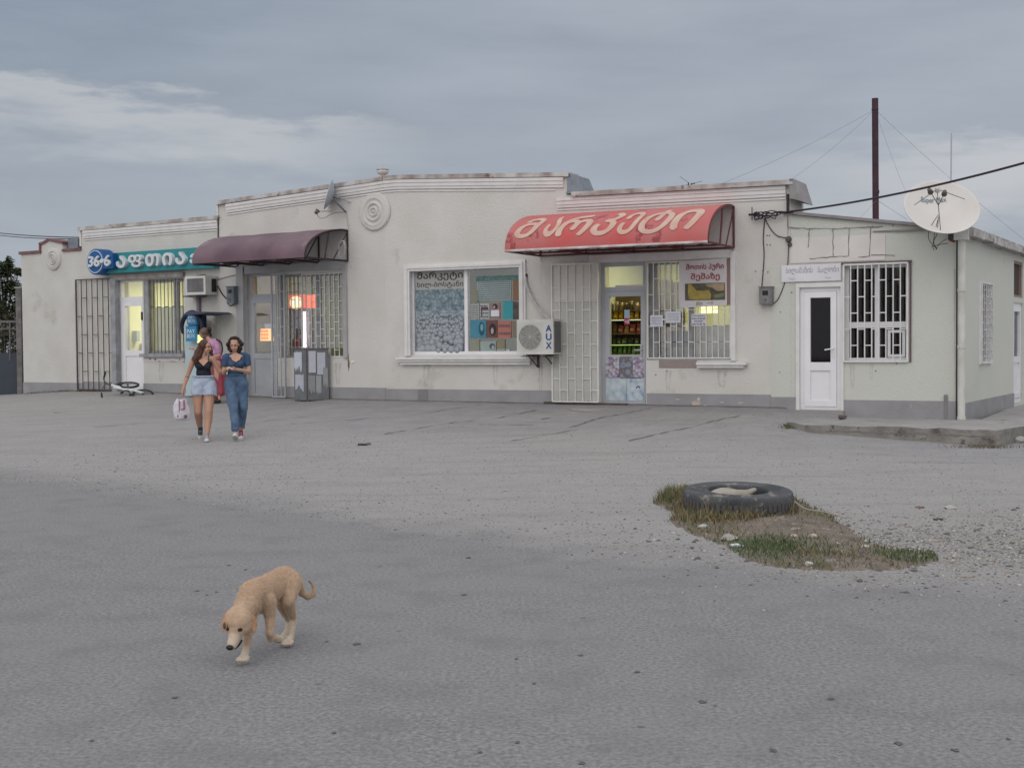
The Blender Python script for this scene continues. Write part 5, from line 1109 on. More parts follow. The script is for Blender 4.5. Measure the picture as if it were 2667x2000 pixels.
s0, s1, z0, z1 = rr(WL, 688, 843, 713, 855, -.11); bm = B(); wb(bm, WL, s0, s1, z0, z1, -.125, -.122); tag(obj('notice', bm, paper), 'small pale slip taped inside the middle shop door', 'notice')
s0, s1, z0, z1 = rr(WL, 661, 780, 676, 915, -1.3); bm = B(); wb(bm, WL, s0-.1, s1, .47, 3.0, -1.4, -1.3); tag(obj('partition', bm, room_warm), 'cream partition inside the middle shop seen through the door', 'partition')
SH2 = thing('shelf_unit', 'dark wooden shelving inside the middle shop behind the door glass', 'shelves', WL.pt(WL.sz(700, 900, -2)[0], .45, -2))
s0, s1 = WL.sz(680, 850, -2)[0]-.1, WL.sz(725, 850, -2)[0]+.1
bm = B(); wb(bm, WL, s0, s1, .46, 2.7, -2.4, -2.36); obj('back_panel', bm, shm, SH2)
for k in range(6): bm = B(); wb(bm, WL, s0, s1, .6+k*.36, .63+k*.36, -2.36, -2.0); obj('shelf_board', bm, shm, SH2)
# pharmacy interior
CT = thing('counter', 'pharmacy counter with stacked orange and white packs behind the door glass', 'counter', WL.pt(WL.sz(355, 900, -1.6)[0], .52, -1.6))
s0, s1, z0, z1 = rr(WL, 335, 908, 392, 1010, -1.5); bm = B(); wb(bm, WL, s0, s1, .52, z1, -2.0, -1.5); obj('cabinet', bm, greydoor, CT)
r_ = random.Random(3)
for i in range(12):
    x = s0+.02+i*(s1-s0)/12.5; h_ = r_.uniform(.08, .22); T = tag(obj('medicine_pack', (lambda b_: (wb(b_, WL, x, x+.06, z1+.002, z1+h_, -1.6, -1.52), b_)[1])(B()), mat('pack', r_.choice([(.55, .2, .08), (.5, .25, .15), (.45, .4, .3)]), .6)), f'{"orange" if i % 2 else "pale"} medicine pack, {pos_w[i]} from the left on the pharmacy counter', 'medicine pack', 'packs on the pharmacy counter')
s0, s1, z0, z1 = rr(WL, 340, 862, 356, 890, -1.3); bm = B(); wb(bm, WL, s0, s1, z0, z1, -1.4, -1.3); tag(obj('display_card', bm, mat('card', (.40, .46, .46), .7)), 'pale blue display card seen through the pharmacy door glass', 'card')
s0, s1, z0, z1 = rr(WL, 388, 758, 480, 905, -1.1); bm = B(); wb(bm, WL, s0, s1+.1, .5, WL.sz(420, 800, -1.1)[1], -1.2, -1.1); tag(obj('partition', bm, mat('curtain_grey', (.50, .53, .42), .8, (.36, .40, .30), 1.6, .8)), 'grey green curtain screen standing inside the pharmacy window', 'screen')
# ------------------------------------------------------------------ payment kiosk
def kx(px, py, n): return WL.sz(px, py, n)
K = thing('payment_kiosk', 'pale blue payment kiosk with two stacked blue signs and a dark canopy', 'payment kiosk', WL.pt(kx(502, 1000, .5)[0], .58, .4))
s0, s1, z0, z1 = rr(WL, 483, 882, 516, 1018, .45); z0 = .56
kb = mat('pale_blue_steel', (.42, .52, .55), .45, (.36, .45, .48), 3); kd = mat('navy_plastic', (.02, .03, .06), .45); kbl = mat('sign_blue', (.035, .24, .45), .45, (.03, .2, .38), 3)
bm = B(); wb(bm, WL, s0, s1, z0, z1, .12, .45); wb(bm, WL, s0-.02, s1+.02, z0, z0+.06, .1, .47); obj('body', bm, kb, K)
bm = B(); wb(bm, WL, s0+.03, s1-.03, z1, z1+.5, .15, .38); obj('head', bm, kd, K)
for (x0, y0, x1, y1) in ((487, 817, 512, 846), (484, 849, 511, 889)):
    a = rr(WL, x0, y0, x1, y1, .62); bm = B(); wb(bm, WL, a[0], a[1], a[2], a[3], .57, .62); q = obj('sign_plate', bm, kbl, K)
    h_ = (a[3]-a[2]); wall_text(WL, 'PAY', a[0]+.035, a[1]-.035, a[2]+h_*.52, a[2]+h_*.78, .6215, 'lettering', signw, q, bold=.02); wall_text(WL, 'BOX', a[0]+.035, a[1]-.035, a[2]+h_*.22, a[2]+h_*.48, .6215, 'lettering', signw, q, bold=.02)
hs_ = [WL.pt(*kx(px, py, .6), .6) for px, py in ((476, 870), (474, 848), (480, 828), (499, 814), (518, 824), (526, 846), (523, 872))]
bm = B(); P = smoothcurve(hs_); tube(bm, P, [.012+.045*math.sin(math.pi*i/(len(P)-1))**.5 for i in range(len(P))], 10); obj('hood', bm, kd, K, smooth=True)
bm = B(); a = rr(WL, 522, 811, 576, 819, .4); P = WL.pt; quadbox(bm, [P(a[0], a[2]-.02, .85), P(a[1], a[2]-.0, .85), P(a[1], a[2], .05), P(a[0], a[2]-.02, .05), P(a[0], a[3], .75), P(a[1]-.12, a[3]-.02, .75), P(a[1]-.12, a[3]-.02, .05), P(a[0], a[3], .05)]); obj('canopy', bm, kd, K)
bm = B(); tube(bm, [WL.pt(*kx(527, 822, .4), .4), WL.pt(*kx(525, 880, .4), .4)], .018, 8); obj('canopy_post', bm, kd, K)
a = rr(WL, 513, 872, 527, 893, .58); bm = B(); wb(bm, WL, a[0], a[1], a[2], a[3], .56, .58); obj('screen', bm, mat('yellow_screen', (1, .95, .35), .5, (1, .9, .3), emis=.8), K)
# ------------------------------------------------------------------ notice covered cabinet
o = at_depth(799, 1042, 25.75); o.z = G(o.x, o.y); cabm = mat('dark_grey_cabinet', (.155, .165, .175), .6, (.11, .115, .125), 4, .7, dirt=((.24, .25, .25), 4, .6))
CA = thing('metal_cabinet', 'waist high dark metal cabinet covered with torn notices by the middle shop window', 'cabinet', o)
# corner towards the viewer, faces run back left and back right
cp = Vector((o.x, o.y, 0)); dl = Vector((-.80, .60, 0)); drr = Vector((.90, .43, 0)); wlf, wrf = .36, .47; zb_, zt_ = o.z+.03, o.z+1.06
def cabpt(f, u, z, n):       # f: 0 left face, 1 right face
    d_ = dl if f == 0 else drr; ln = wlf if f == 0 else wrf; nn = Vector((d_.y, -d_.x, 0)) if f else Vector((-d_.y, d_.x, 0))
    if nn.y > 0: nn = -nn
    return cp+d_*(u*ln)+nn*n+Vector((0, 0, z))
bm = B(); A_, B_, C_, D_ = cp, cp+drr*wrf, cp+drr*wrf+dl*wlf, cp+dl*wlf
quadbox(bm, [v+Vector((0, 0, zb_)) for v in (A_, B_, C_, D_)]+[v+Vector((0, 0, zt_)) for v in (A_, B_, C_, D_)]); obj('body', bm, cabm, CA)
cen = (A_+C_)/2; bm = B(); quadbox(bm, [cen+(v-cen)*1.04+Vector((0, 0, zt_)) for v in (A_, B_, C_, D_)]+[cen+(v-cen)*1.04+Vector((0, 0, zt_+.025)) for v in (A_, B_, C_, D_)]); obj('top', bm, mat('cab_top', (.10, .10, .09), .7), CA)
for v in (A_, B_, D_): bm = B(); q = cen+(v-cen)*.85; box(bm, (q.x, q.y, zb_-.03), (.03, .03, .04)); obj('foot', bm, dark_metal, CA)
bm = B(); quadbox(bm, [cabpt(0, .0, zb_, .002), cabpt(1, .05, zb_, .002), cabpt(1, .05, zb_, -.01), cabpt(0, .03, zb_, -.01)]+[cabpt(0, .0, zt_, .002), cabpt(1, .05, zt_, .002), cabpt(1, .05, zt_, -.01), cabpt(0, .03, zt_, -.01)]); obj('corner_edge', bm, dark_metal, CA)
def note(f, u0, u1, z0, z1, c_, lab, rag=0, seed=0):
    r_ = random.Random(seed); bm = B(); n_ = 10; pts = []
    for i in range(n_+1): pts.append((u0+(u1-u0)*i/n_, z1+(r_.uniform(-.01, .01) if rag else 0)))
    for i in range(n_, -1, -1): pts.append((u0+(u1-u0)*i/n_, z0+(r_.uniform(-.05, .08) if rag else 0)))
    v = [bm.verts.new(cabpt(f, u, zb_+z, .004+.002*seed*.2)) for u, z in pts]; bm.faces.new(v); bmesh.ops.triangulate(bm, faces=bm.faces[:])
    tag(obj('notice', bm, mat('note', c_, .8, tuple(q*.85 for q in c_), 8)), lab, 'notice', 'notices on the metal cabinet')
note(0, .35, .97, .62, .98, (.50, .53, .60), 'tall torn white notice on the left face of the cabinet', 1, 1)
note(0, .22, .90, .22, .52, (.42, .45, .50), 'lower greyish notice on the left face of the cabinet', 1, 2)
note(1, .10, .42, .56, 1.0, (.50, .51, .58), 'narrow upright notice nearest the cabinet corner, right face', 0, 3)
note(1, .48, .85, .52, .97, (.47, .49, .56), 'wider white notice on the right face of the cabinet', 0, 4)
note(1, .08, .38, .16, .50, (.27, .29, .30), 'ragged grey scrap low on the right face of the cabinet', 1, 5)
note(1, .42, .66, .12, .50, (.33, .35, .36), 'torn middle scrap under the wider notice on the cabinet', 1, 6)
note(1, .74, .96, .26, .66, (.30, .32, .33), 'outermost torn scrap at the right edge of the cabinet', 1, 7)
# ------------------------------------------------------------------ tyre, mound and grass
tc_ = Vector((2.16, 12.12, .20)); tyr = thing('truck_tyre', 'old truck tyre lying flat on the grassy dirt mound', 'tyre', (2.16, 12.12, -.06))
rubber = mat('weathered_rubber', (.045, .048, .056), .8, (.09, .095, .10), 3.5, .8, .4, 40, dirt=((.21, .195, .175), 6, .55))
tax = Vector((.01, -.05, 1)).normalized()
bm = B(); prof = [(.34, -.20), (.30, -.12), (.29, -.03), (.295, 0.0), (.31, -.002), (.335, -.012), (.36, -.018), (.43, -.006), (.50, .004), (.518, -.014), (.52, -.05), (.52, -.07), (.52, -.21), (.50, -.25), (.40, -.26)]
lathe(bm, tc_, tax, prof, 72); [setattr(e, 'smooth', len(e.link_faces) < 2 or e.calc_face_angle() < .5) for e in bm.edges]; obj('casing', bm, rubber, tyr, smooth=True)
bm = B(); u_ = tax.cross(Vector((0, 1, 0))).normalized(); v_ = tax.cross(u_)
for i in range(60):
    a = i/60*2*math.pi; rd = u_*math.cos(a)+v_*math.sin(a); tg = tax.cross(rd)
    m3 = Matrix((tg, rd, tax)).transposed()
    box(bm, tc_+rd*.522-tax*.10, (.017, .007, .035), m3); box(bm, tc_+rd*.522-tax*.185+tg*.026, (.017, .007, .04), m3)
obj('tread', bm, mat('dusty_tread', (.12, .115, .11), .9, (.07, .072, .08), 5, .8, .3, 40), tyr)
bm = B(); lathe(bm, tc_, tax, [(.0, -.12), (.30, -.115)], 40)
for v in bm.verts: v.co += noise.noise_vector(v.co*9)*.02
obj('soil_fill', bm, mat('tyre_soil', (.15, .13, .11), .95, (.10, .09, .08), 6, .7, .5, 30), tyr)
bm = B(); ball(bm, tc_+Vector((-.04, .03, -.045)), 1, 3, (.22, .13, .05))
for v in bm.verts: v.co += noise.noise_vector(v.co*6)*.05
tag(obj('stone_slab', bm, mat('pale_stone', (.36, .335, .29), .9, (.26, .24, .2), 7, .7, .4, 25), smooth=True), 'pale rough stone lump lying inside the truck tyre', 'stone')
def pxw(px, py, z=0.): d = ray(px, py); t = (z-CAM.z)/d.z; return CAM+d*t
POLY = [pxw(*p) for p in ((1700, 1312), (1745, 1280), (1790, 1276), (1900, 1285), (2040, 1285), (2110, 1318), (2165, 1345), (2240, 1395), (2290, 1425), (2370, 1436), (2440, 1444), (2446, 1462), (2350, 1484), (2190, 1489), (2030, 1480), (1945, 1462), (1890, 1425), (1800, 1392), (1738, 1360), (1760, 1338))]
def inside(x, y, poly=POLY):
    c = False; n = len(poly)
    for i in range(n):
        a, b = poly[i], poly[i-1]
        if (a.y > y) != (b.y > y) and x < (b.x-a.x)*(y-a.y)/(b.y-a.y)+a.x: c = not c
    return c
def edge_d(x, y, poly=POLY):
    m = 9; n = len(poly); p = Vector((x, y, 0))
    for i in range(n):
        a, b = poly[i].xy.to_3d(), poly[i-1].xy.to_3d(); t = max(0, min(1, (p-a).dot(b-a)/max((b-a).length_squared, 1e-9))); m = min(m, (p-a-(b-a)*t).length)
    return m
def mound_h(x, y):
    ins = inside(x, y); e = edge_d(x, y); h = (min(1, e/.45) if ins else 0)
    k = .075*math.exp(-(((x-2.75)/.6)**2+((y-11.15)/.6)**2)) + .02; tdd = math.hypot(x-2.16, y-12.12); k *= min(1, max(.1, (tdd-.45)/.6))
    return G(x, y) + (h*k*(1+.5*noise.noise(Vector((x*4, y*4, 0)))) if ins else -.02)
x0, x1 = min(p.x for p in POLY)-.1, max(p.x for p in POLY)+.1; y0, y1 = min(p.y for p in POLY)-.1, max(p.y for p in POLY)+.1
bm = B(); st = .05; gx = int((x1-x0)/st)+1; gy = int((y1-y0)/st)+1; gr = {}
for i in range(gx+1):
    for j in range(gy+1):
        x, y = x0+i*st, y0+j*st
        if inside(x, y) or edge_d(x, y) < .09: gr[i, j] = bm.verts.new((x, y, mound_h(x, y)+.004))
for (i, j) in list(gr):
    q = [(i, j), (i+1, j), (i+1, j+1), (i, j+1)]
    if all(k in gr for k in q): bm.faces.new([gr[k] for k in q])
obj('dirt_mound', bm, mat('reddish_soil', (.205, .165, .14), .95, (.13, .115, .095), 5, .7, .8, 35, dirt=((.30, .28, .26), 9, .6)), smooth=True, kind='structure')
def np_mesh(name, V, Fc, mats, mi=None, kind='stuff', smooth=False, parent=None):
    me = bpy.data.meshes.new(name); V = np.asarray(V, dtype=np.float32); off = np.array([0., 0., 0.])
    if parent is not None: off = np.array(root_loc(parent))
    V = V-off; me.vertices.add(len(V)); me.vertices.foreach_set('co', V.ravel().astype(np.float32)); Fc = np.asarray(Fc, dtype=np.int32); k = Fc.shape[1]
    me.loops.add(Fc.size); me.loops.foreach_set('vertex_index', Fc.ravel()); me.polygons.add(len(Fc)); me.polygons.foreach_set('loop_start', np.arange(0, Fc.size, k)); me.polygons.foreach_set('loop_total', np.full(len(Fc), k))
    for m in mats: me.materials.append(m)
    if mi is not None: me.polygons.foreach_set('material_index', np.asarray(mi, dtype=np.int32))
    me.update(calc_edges=True); o = bpy.data.objects.new(name, me); link(o)
    if parent is not None: o.parent = parent
    return tag(o, kind=kind)
def blades(pts, mats, name, kind='stuff', parent=None):     # pts: (x,y,z,height,width,lean,mat)
    V, Fc, mi = [], [], []; r = rnd
    for (x, y, z, h, w, lean, m) in pts:
        if h < .25: h *= .72
        a = r.uniform(0, 6.283); b = r.uniform(0, 6.283); dx, dy = math.cos(a)*w, math.sin(a)*w; lx, ly = math.cos(b)*lean*h, math.sin(b)*lean*h; k = len(V)
        V += [(x-dx, y-dy, z), (x+dx, y+dy, z), (x+dx*.7+lx*.35, y+dy*.7+ly*.35, z+h*.55), (x-dx*.7+lx*.35, y-dy*.7+ly*.35, z+h*.55), (x+lx+dx*.1, y+ly+dy*.1, z+h*(1-.3*lean)), (x+lx-dx*.1, y+ly-dy*.1, z+h*(1-.3*lean))]
        Fc += [(k, k+1, k+2, k+3), (k+3, k+2, k+4, k+5)]; mi += [m, m]
    return np_mesh(name, V, Fc, mats, mi, kind, parent=parent)
gg = mat('fresh_grass', (.085, .14, .05), .8, (.06, .10, .035), 5); gg2 = mat('mid_grass', (.11, .14, .06), .8, (.08, .10, .045), 5); go_ = mat('olive_grass', (.15, .145, .07), .8, (.11, .10, .05), 5); gs = mat('straw', (.30, .24, .13), .85, (.20, .15, .085), 8); gb = mat('dead_brown_stem', (.12, .075, .05), .9)
cg1, cg2, cg3 = pxw(2010, 1432), pxw(2400, 1456), pxw(2250, 1465); tyc = Vector((2.16, 12.12, 0)); bare = pxw(2090, 1385); lw_ = pxw(1745, 1300); fr_ = pxw(1850, 1345)
green, dry = [], []
for _ in range(60000):
    x, y = rnd.uniform(x0, x1), rnd.uniform(y0, y1)
    if not inside(x, y): continue
    q = Vector((x, y, 0)); e = edge_d(x, y)
    if (q-tyc).length < .53: continue
    d1 = math.hypot((x-cg1.x)/.42, (y-cg1.y)/.60); d2 = math.hypot((x-cg2.x)/.28, (y-cg2.y)/.32); d3 = math.hypot((x-cg3.x)/.5, (y-cg3.y)/.35); db = math.hypot((x-bare.x)/.5, (y-bare.y)/.75); dl_ = (q-lw_).length; df = math.hypot((x-fr_.x)/.45, (y-fr_.y)/.75)
    nn = noise.noise(Vector((x*2.5, y*2.5, 4)))
    z = mound_h(x, y); u = rnd.random()
    if d1+nn*1.1 < .95 and u < .62*(1.25-min(1, d1)): green.append((x, y, z, rnd.uniform(.025, .085), .0035, rnd.uniform(.2, 1.1), 0 if rnd.random() < .55 else 1))
    elif d2+nn*1.0 < .95 and u < .4: green.append((x, y, z, rnd.uniform(.03, .07), .004, rnd.uniform(.2, 1), 0 if rnd.random() < .5 else 1))
    elif dl_ < .42 and u < .34: dry.append((x, y, z, rnd.uniform(.08, .21), .004, rnd.uniform(.2, .8), rnd.choice((0, 0, 1, 3, 3))))
    elif df < 1 and u < .24: dry.append((x, y, z, rnd.uniform(.05, .17), .004, rnd.uniform(.2, 1), rnd.choice((0, 0, 1, 1, 2, 3))))
    elif db < 1:
        if u < .05: dry.append((x, y, z, rnd.uniform(.03, .08), .003, 1, rnd.choice((0, 1, 2))))
    elif u < .09+max(0, nn)*.55: dry.append((x, y, z, rnd.uniform(.03, .09), .0038, rnd.uniform(.4, 1), rnd.choice((0, 0, 0, 1, 3, 3))))
blades(green, [gg, gg2], 'green_grass'); blades(dry, [go_, gs, gb, gg2], 'dry_grass')
inn = []
for _ in range(160):
    a = rnd.uniform(0, 6.28); r_ = rnd.uniform(.05, .28); inn.append((tyc.x+r_*math.cos(a), tyc.y+r_*math.sin(a), .06, rnd.uniform(.05, .14), .003, rnd.uniform(.3, 1), rnd.choice((0, 1, 1, 2))))
for _ in range(90):
    a = rnd.uniform(math.pi*1.05, math.pi*1.95); inn.append((tyc.x+.56*math.cos(a), tyc.y+.56*math.sin(a), .0, rnd.uniform(.12, .28), .003, rnd.uniform(.1, .6), rnd.choice((0, 1, 2, 2, 3))))
blades(inn, [go_, gs, gb, gg2], 'tall_dry_grass')
bm = B(); tube(bm, smoothcurve([Vector((2.62, 11.75, .13)), Vector((2.66, 11.45, .10)), Vector((2.78, 11.2, .10)), Vector((2.92, 11.05, .07))]), .006, 5); tag(obj('plastic_strap', bm, mat('strap', (.36, .30, .26), .6)), 'thin pale strap curving down the mound from the tyre', 'strap')
# weeds along the slab corner and wall foot
wd = []
for _ in range(420):
    px = rnd.uniform(2042, 2114); py = 1113+rnd.gauss(0, 2.2)+(px-2042)*.03; g = ground(px, py) if _ % 6 == 0 else g+Vector((rnd.uniform(-.06, .06), rnd.uniform(-.08, .08), 0)); wd.append((g.x, g.y, g.z, rnd.uniform(.03, .09), .005, rnd.uniform(.3, 1), rnd.choice((0, 0, 1))))
for _ in range(500):
    s = rnd.choice((rnd.uniform(-9.9, -8.2), rnd.uniform(-9.2, -8.4), rnd.uniform(-11, -9.4))); p = WL.pt(s, 0, .03+abs(rnd.gauss(0, .04))); wd.append((p.x, p.y, G(p.x, p.y), rnd.uniform(.02, .10), .004, rnd.uniform(.3, 1), rnd.choice((1, 2, 2))))
c0 = corner - Vector((0, 0, corner.z-.15))
for _ in range(260):
    p = c0+Vector((rnd.gauss(-.25, .22), rnd.gauss(-.1, .08), 0)); wd.append((p.x, p.y, G(p.x, p.y), rnd.uniform(.02, .09), .004, rnd.uniform(.3, 1), rnd.choice((1, 2))))
blades(wd, [gg2, go_, gb], 'weeds')
# loose gravel
def pebbles(n, gen, mats, name):
    V, Fc, mi = [], [], []; oct_ = [(1, 0, 0), (0, 1, 0), (-1, 0, 0), (0, -1, 0), (0, 0, 1), (0, 0, -1)]; of = [(0, 1, 4), (1, 2, 4), (2, 3, 4), (3, 0, 4), (1, 0, 5), (2, 1, 5), (3, 2, 5), (0, 3, 5)]
    for _ in range(n):
        g = gen()
        if g is None: continue
        x, y, s = g; z = mound_h(x, y) if inside(x, y) else G(x, y); a = rnd.uniform(0, 3.14); ca_, sa = math.cos(a), math.sin(a); k = len(V); sx, sy, sz = s*rnd.uniform(.7, 1.4), s*rnd.uniform(.6, 1.1), s*rnd.uniform(.35, .7)
        for (p, q, r) in oct_:
            p += rnd.uniform(-.25, .25); q += rnd.uniform(-.25, .25); V.append((x+(p*sx*ca_-q*sy*sa), y+(p*sx*sa+q*sy*ca_), z+r*sz+sz*.2))
        Fc += [tuple(k+i for i in f) for f in of]; mi += [rnd.randrange(len(mats))]*8
    return np_mesh(name, V, Fc, mats, mi)
pm = [mat('stone_grey', (.30, .29, .28), .9, (.22, .21, .2), 9), mat('stone_pale', (.44, .42, .40), .9, (.35, .33, .31), 9), mat('stone_dark', (.13, .125, .125), .9), mat('stone_tan', (.31, .27, .235), .9)]
def g1():
    x = gv.x+.4+rnd.gauss(0, 1.25); y = gv.y+rnd.gauss(0, .95)
    return None if inside(x, y) and rnd.random() < .8 else (x, y, rnd.uniform(.004, .016) if rnd.random() < .93 else rnd.uniform(.016, .032))
pebbles(6500, g1, pm, 'gravel')
def g2():
    x = rnd.uniform(-7, 7); y = lerp_tab(x, DB)+abs(rnd.gauss(0, 1.6))-.25
    return (x, y, rnd.uniform(.003, .009) if rnd.random() < .95 else rnd.uniform(.01, .018))
pebbles(6500, g2, pm, 'loose_grit')
def g3():
    y = rnd.uniform(9, 21); x = rnd.uniform(-.35*y, .42*y)
    if y < lerp_tab(x, DB): return None
    return (x, y, rnd.uniform(.004, .012))
pebbles(4500, g3, [pm[0], pm[2], pm[2], pm[3]], 'scattered_grit')
# a few stones and scraps one can tell apart
def rock(px, py, s, c_, label, name='stone', cat='stone', flat=.6, seed=0, z=None):
    p = ground(px, py); zz = max(p.z, mound_h(p.x, p.y)) if z is None else z; bm = B(); ball(bm, (p.x, p.y, zz+s*flat*.6), s, 2, (1, .8, flat))
    for v in bm.verts: v.co += noise.noise_vector(v.co*(1.2/s)+Vector((seed, 0, 0)))*s*.35
    return tag(obj(name, bm, mat('rock', c_, .9, tuple(q*.75 for q in c_), 10)), label, cat)
rock(813, 1040, .085, (.30, .29, .28), 'round grey stone lying at the foot of the metal cabinet', seed=1)
rock(1919, 1425, .055, (.62, .68, .72), 'crumpled bright white paper scrap at the left edge of the green grass', 'paper_scrap', 'litter', .35, 2)
rock(2068, 1407, .032, (.46, .42, .36), 'left one of two pale stones on the reddish soil', seed=3, flat=.5); rock(2116, 1410, .035, (.46, .44, .38), 'right one of two pale stones on the reddish soil', seed=4)
rock(2253, 1430, .032, (.50, .48, .42), 'pale stone between the two green grass patches', seed=5)
rock(1900, 1410, .09, (.34, .33, .31), 'flat grey rock at the left foot of the mound', flat=.3, seed=6); rock(1832, 1378, .05, (.48, .5, .48), 'pale chip in the dry grass in front of the tyre', flat=.4, seed=7)
rock(2108, 1476, .035, (.5, .5, .48), 'white chip at the front edge of the green grass', seed=8); rock(2474, 1325, .06, (.40, .38, .36), 'flat pale stone on the gravel right of the tyre', flat=.3, seed=9)
rock(2395, 1322, .05, (.24, .15, .12), 'brown dead leaf on the gravel behind the mound', 'dead_leaf', 'leaf', .2, 10); rock(2445, 1354, .05, (.10, .095, .09), 'dark flat stone on the gravel', flat=.2, seed=12)
rock(2194, 1096, .075, (.13, .10, .09), 'dark crumpled dry leaf on the annex slab', 'dead_leaf', 'leaf', .45, 13, z=.385)
rock(950, 1159, .10, (.10, .10, .085), 'dark dry tuft lying on the open pavement', 'dead_twig', 'twig', .12, 14)
rock(2650, 1066, .10, (.50, .50, .50), 'white rag at the foot of the side wall', 'rag', 'rag', .7, 15, z=.37)
rock(2655, 1152, .16, (.36, .35, .33), 'broken concrete chunk at the right edge below the slab', flat=.35, seed=16)
rock(2, 1014, .20, (.42, .42, .43), 'large rounded pale boulder at the far left edge', 'boulder', 'boulder', 1.0, 17)
def mat_disc(px, py, r, label, name, cat, m, h=.02):
    p = ground(px, py); bm = B(); lathe(bm, (p.x, p.y, p.z-.02), (0, 0, 1), [(0, 0), (r, 0), (r, h+.012), (r*.93, h+.02), (0, h+.02)], 32); return tag(obj(name, bm, m), label, cat)
mat_disc(1538, 1066, .36, 'round concrete manhole cover in front of the food shop door', 'manhole_cover', 'manhole cover', concrete, .012)
a = WR.sz(2100, 1080)[0]; bm = B(); wb(bm, WR, a-.42, a+.28, .388, .402, .12, .5); tag(obj('door_mat', bm, mat('mat_grey', (.12, .125, .13), .95, (.18, .17, .15), 8)), 'worn grey door mat on the slab before the white door', 'door mat')
bm = B(); a = rr(WR, 1422, 1054, 1520, 1060); wb(bm, WR, a[0], a[1]+.9, .40, .545, .0, .10)
for v in bm.verts: v.co += noise.noise_vector(v.co*5)*.02
obj('doorstep', bm, mat('dark_step', (.07, .05, .045), .9, (.12, .09, .08), 6), shop)
# flat spots pressed in the asphalt
spm = mat('tar_spot', (.085, .082, .083), .9, (.13, .128, .13), 30, .9)
SPOTS = [(930, 1678, 18, 5), (640, 1484, 10, 3), (596, 1473, 9, 3), (515, 1539, 11, 2.5), (563, 1542, 9, 2.5), (1659, 1752, 15, 5), (1829, 1829, 20, 6), (1515, 1990, 22, 9), (2013, 1955, 25, 7), (2340, 1937, 22, 7), (2487, 1955, 18, 6), (2165, 1821, 18, 5), (2626, 1927, 14, 5), (1348, 1933, 14, 5), (1863, 1840, 8, 4), (1345, 1716, 10, 4), (1513, 1707, 14, 4), (455, 1818, 14, 4), (540, 1550, 8, 2), (850, 1671, 10, 3), (1208, 1550, 14, 3), (870, 1910, 12, 5), (112, 1377, 6, 3), (1390, 1780, 10, 3), (2103, 1553, 8, 3), (2301, 1572, 6, 4), (240, 1930, 10, 4), (1250, 1960, 12, 4), (1985, 2010, 16, 5), (1345, 1935, 9, 4)]
for i, (px, py, a_, b_) in enumerate(SPOTS):
    p = ground(px, py); k = p.y/F; bm = B(); r_ = random.Random(i); n = 14
    v = [bm.verts.new((p.x+a_*k*math.cos(t*2*math.pi/n)*r_.uniform(.4, 1.1)*.65, p.y+a_*k*1.2*math.sin(t*2*math.pi/n)*r_.uniform(.3, 1)*.8, p.z+.004)) for t in range(n)]
    bm.faces.new(v); obj('asphalt_spot', bm, spm, kind='structure')
# ------------------------------------------------------------------ bicycle lying on the ground
bo = ground(335, 1030); zb = bo.z; BY = bo.y
BK = thing('bicycle', 'small white child bicycle with black tyres lying on its side by the pharmacy', 'bicycle', bo)
def bp_(px, py, dy=0.): return at_depth(px, py, BY+dy)
def wheel(c, nrm, r):
    bm = B(); n = 36; nrm = Vector(nrm).normalized(); u = nrm.cross(Vector((1, 0, 0))).normalized(); v = nrm.cross(u); tube(bm, [c+(u*math.cos(i*2*math.pi/n)+v*math.sin(i*2*math.pi/n))*r for i in range(n+1)], .026, 8, False); w_ = obj('wheel', bm, black_m, BK, smooth=True)
    bm = B(); tube(bm, [c+(u*math.cos(i*2*math.pi/n)+v*math.sin(i*2*math.pi/n))*(r-.028) for i in range(n+1)], .008, 6, False)
    for i in range(14): t = i*2*math.pi/14; tube(bm, [c, c+(u*math.cos(t)+v*math.sin(t))*(r-.03)], .0022, 4)
    tube(bm, [c-nrm*.05, c+nrm*.05], .018, 8); obj('rim', bm, mat('rim_grey', (.25, .25, .26), .4, metal=.7), w_)
wheel(bp_(372, 1028, -.05), (.10, -.42, .9), .215); wheel(bp_(333, 1003, .25), (.05, -.2, .97), .23)
wp = mat('white_gloss', (.66, .70, .72), .35)
bm = B(); tube(bm, [bp_(290, 1003, .05), bp_(375, 1024, 0)], .024, 8); tube(bm, [bp_(296, 1009, 0), bp_(345, 1018, -.1)], .020, 8); tube(bm, [bp_(330, 1008, .1), bp_(345, 1019, -.1)], .014, 8); obj('frame', bm, wp, BK)
bm = B(); tube(bm, smoothcurve([bp_(290, 1004, .05), bp_(277, 998), bp_(271, 990), bp_(270, 982), bp_(274, 972)]), .013, 8); tube(bm, smoothcurve([bp_(277, 998), bp_(270, 1006, -.1), bp_(264, 1020, -.2), bp_(264, 1026, -.25)]), .011, 8); hb = obj('handlebar', bm, dark_metal, BK)
for p, q in (((271, 983), (275, 969)), ((264, 1024), (266, 1037))):
    bm = B(); tube(bm, [bp_(*p, -.2 if p[1] > 1000 else 0), bp_(*q, -.2 if p[1] > 1000 else 0)], .02, 8); obj('grip', bm, black_m, hb)
for p in ((318, 1022), (340, 1029)):
    bm = B(); c = bp_(*p, -.1); box(bm, c, (.03, .035, .012), Matrix.Rotation(.6, 3, 'X')); tube(bm, [c, bp_(332, 1014, -.05)], .009, 6); obj('pedal', bm, black_m, BK)
bm = B(); lathe(bm, bp_(333, 1016, -.08), (.1, -.4, .9), [(0, .01), (.05, .01), (.055, 0), (.05, -.01), (0, -.01)], 18); obj('chainring', bm, dark_metal, BK)
bm = B(); ball(bm, bp_(306, 1003, .1), .07, 2, (1.5, .8, .5)); obj('saddle', bm, black_m, BK, smooth=True)
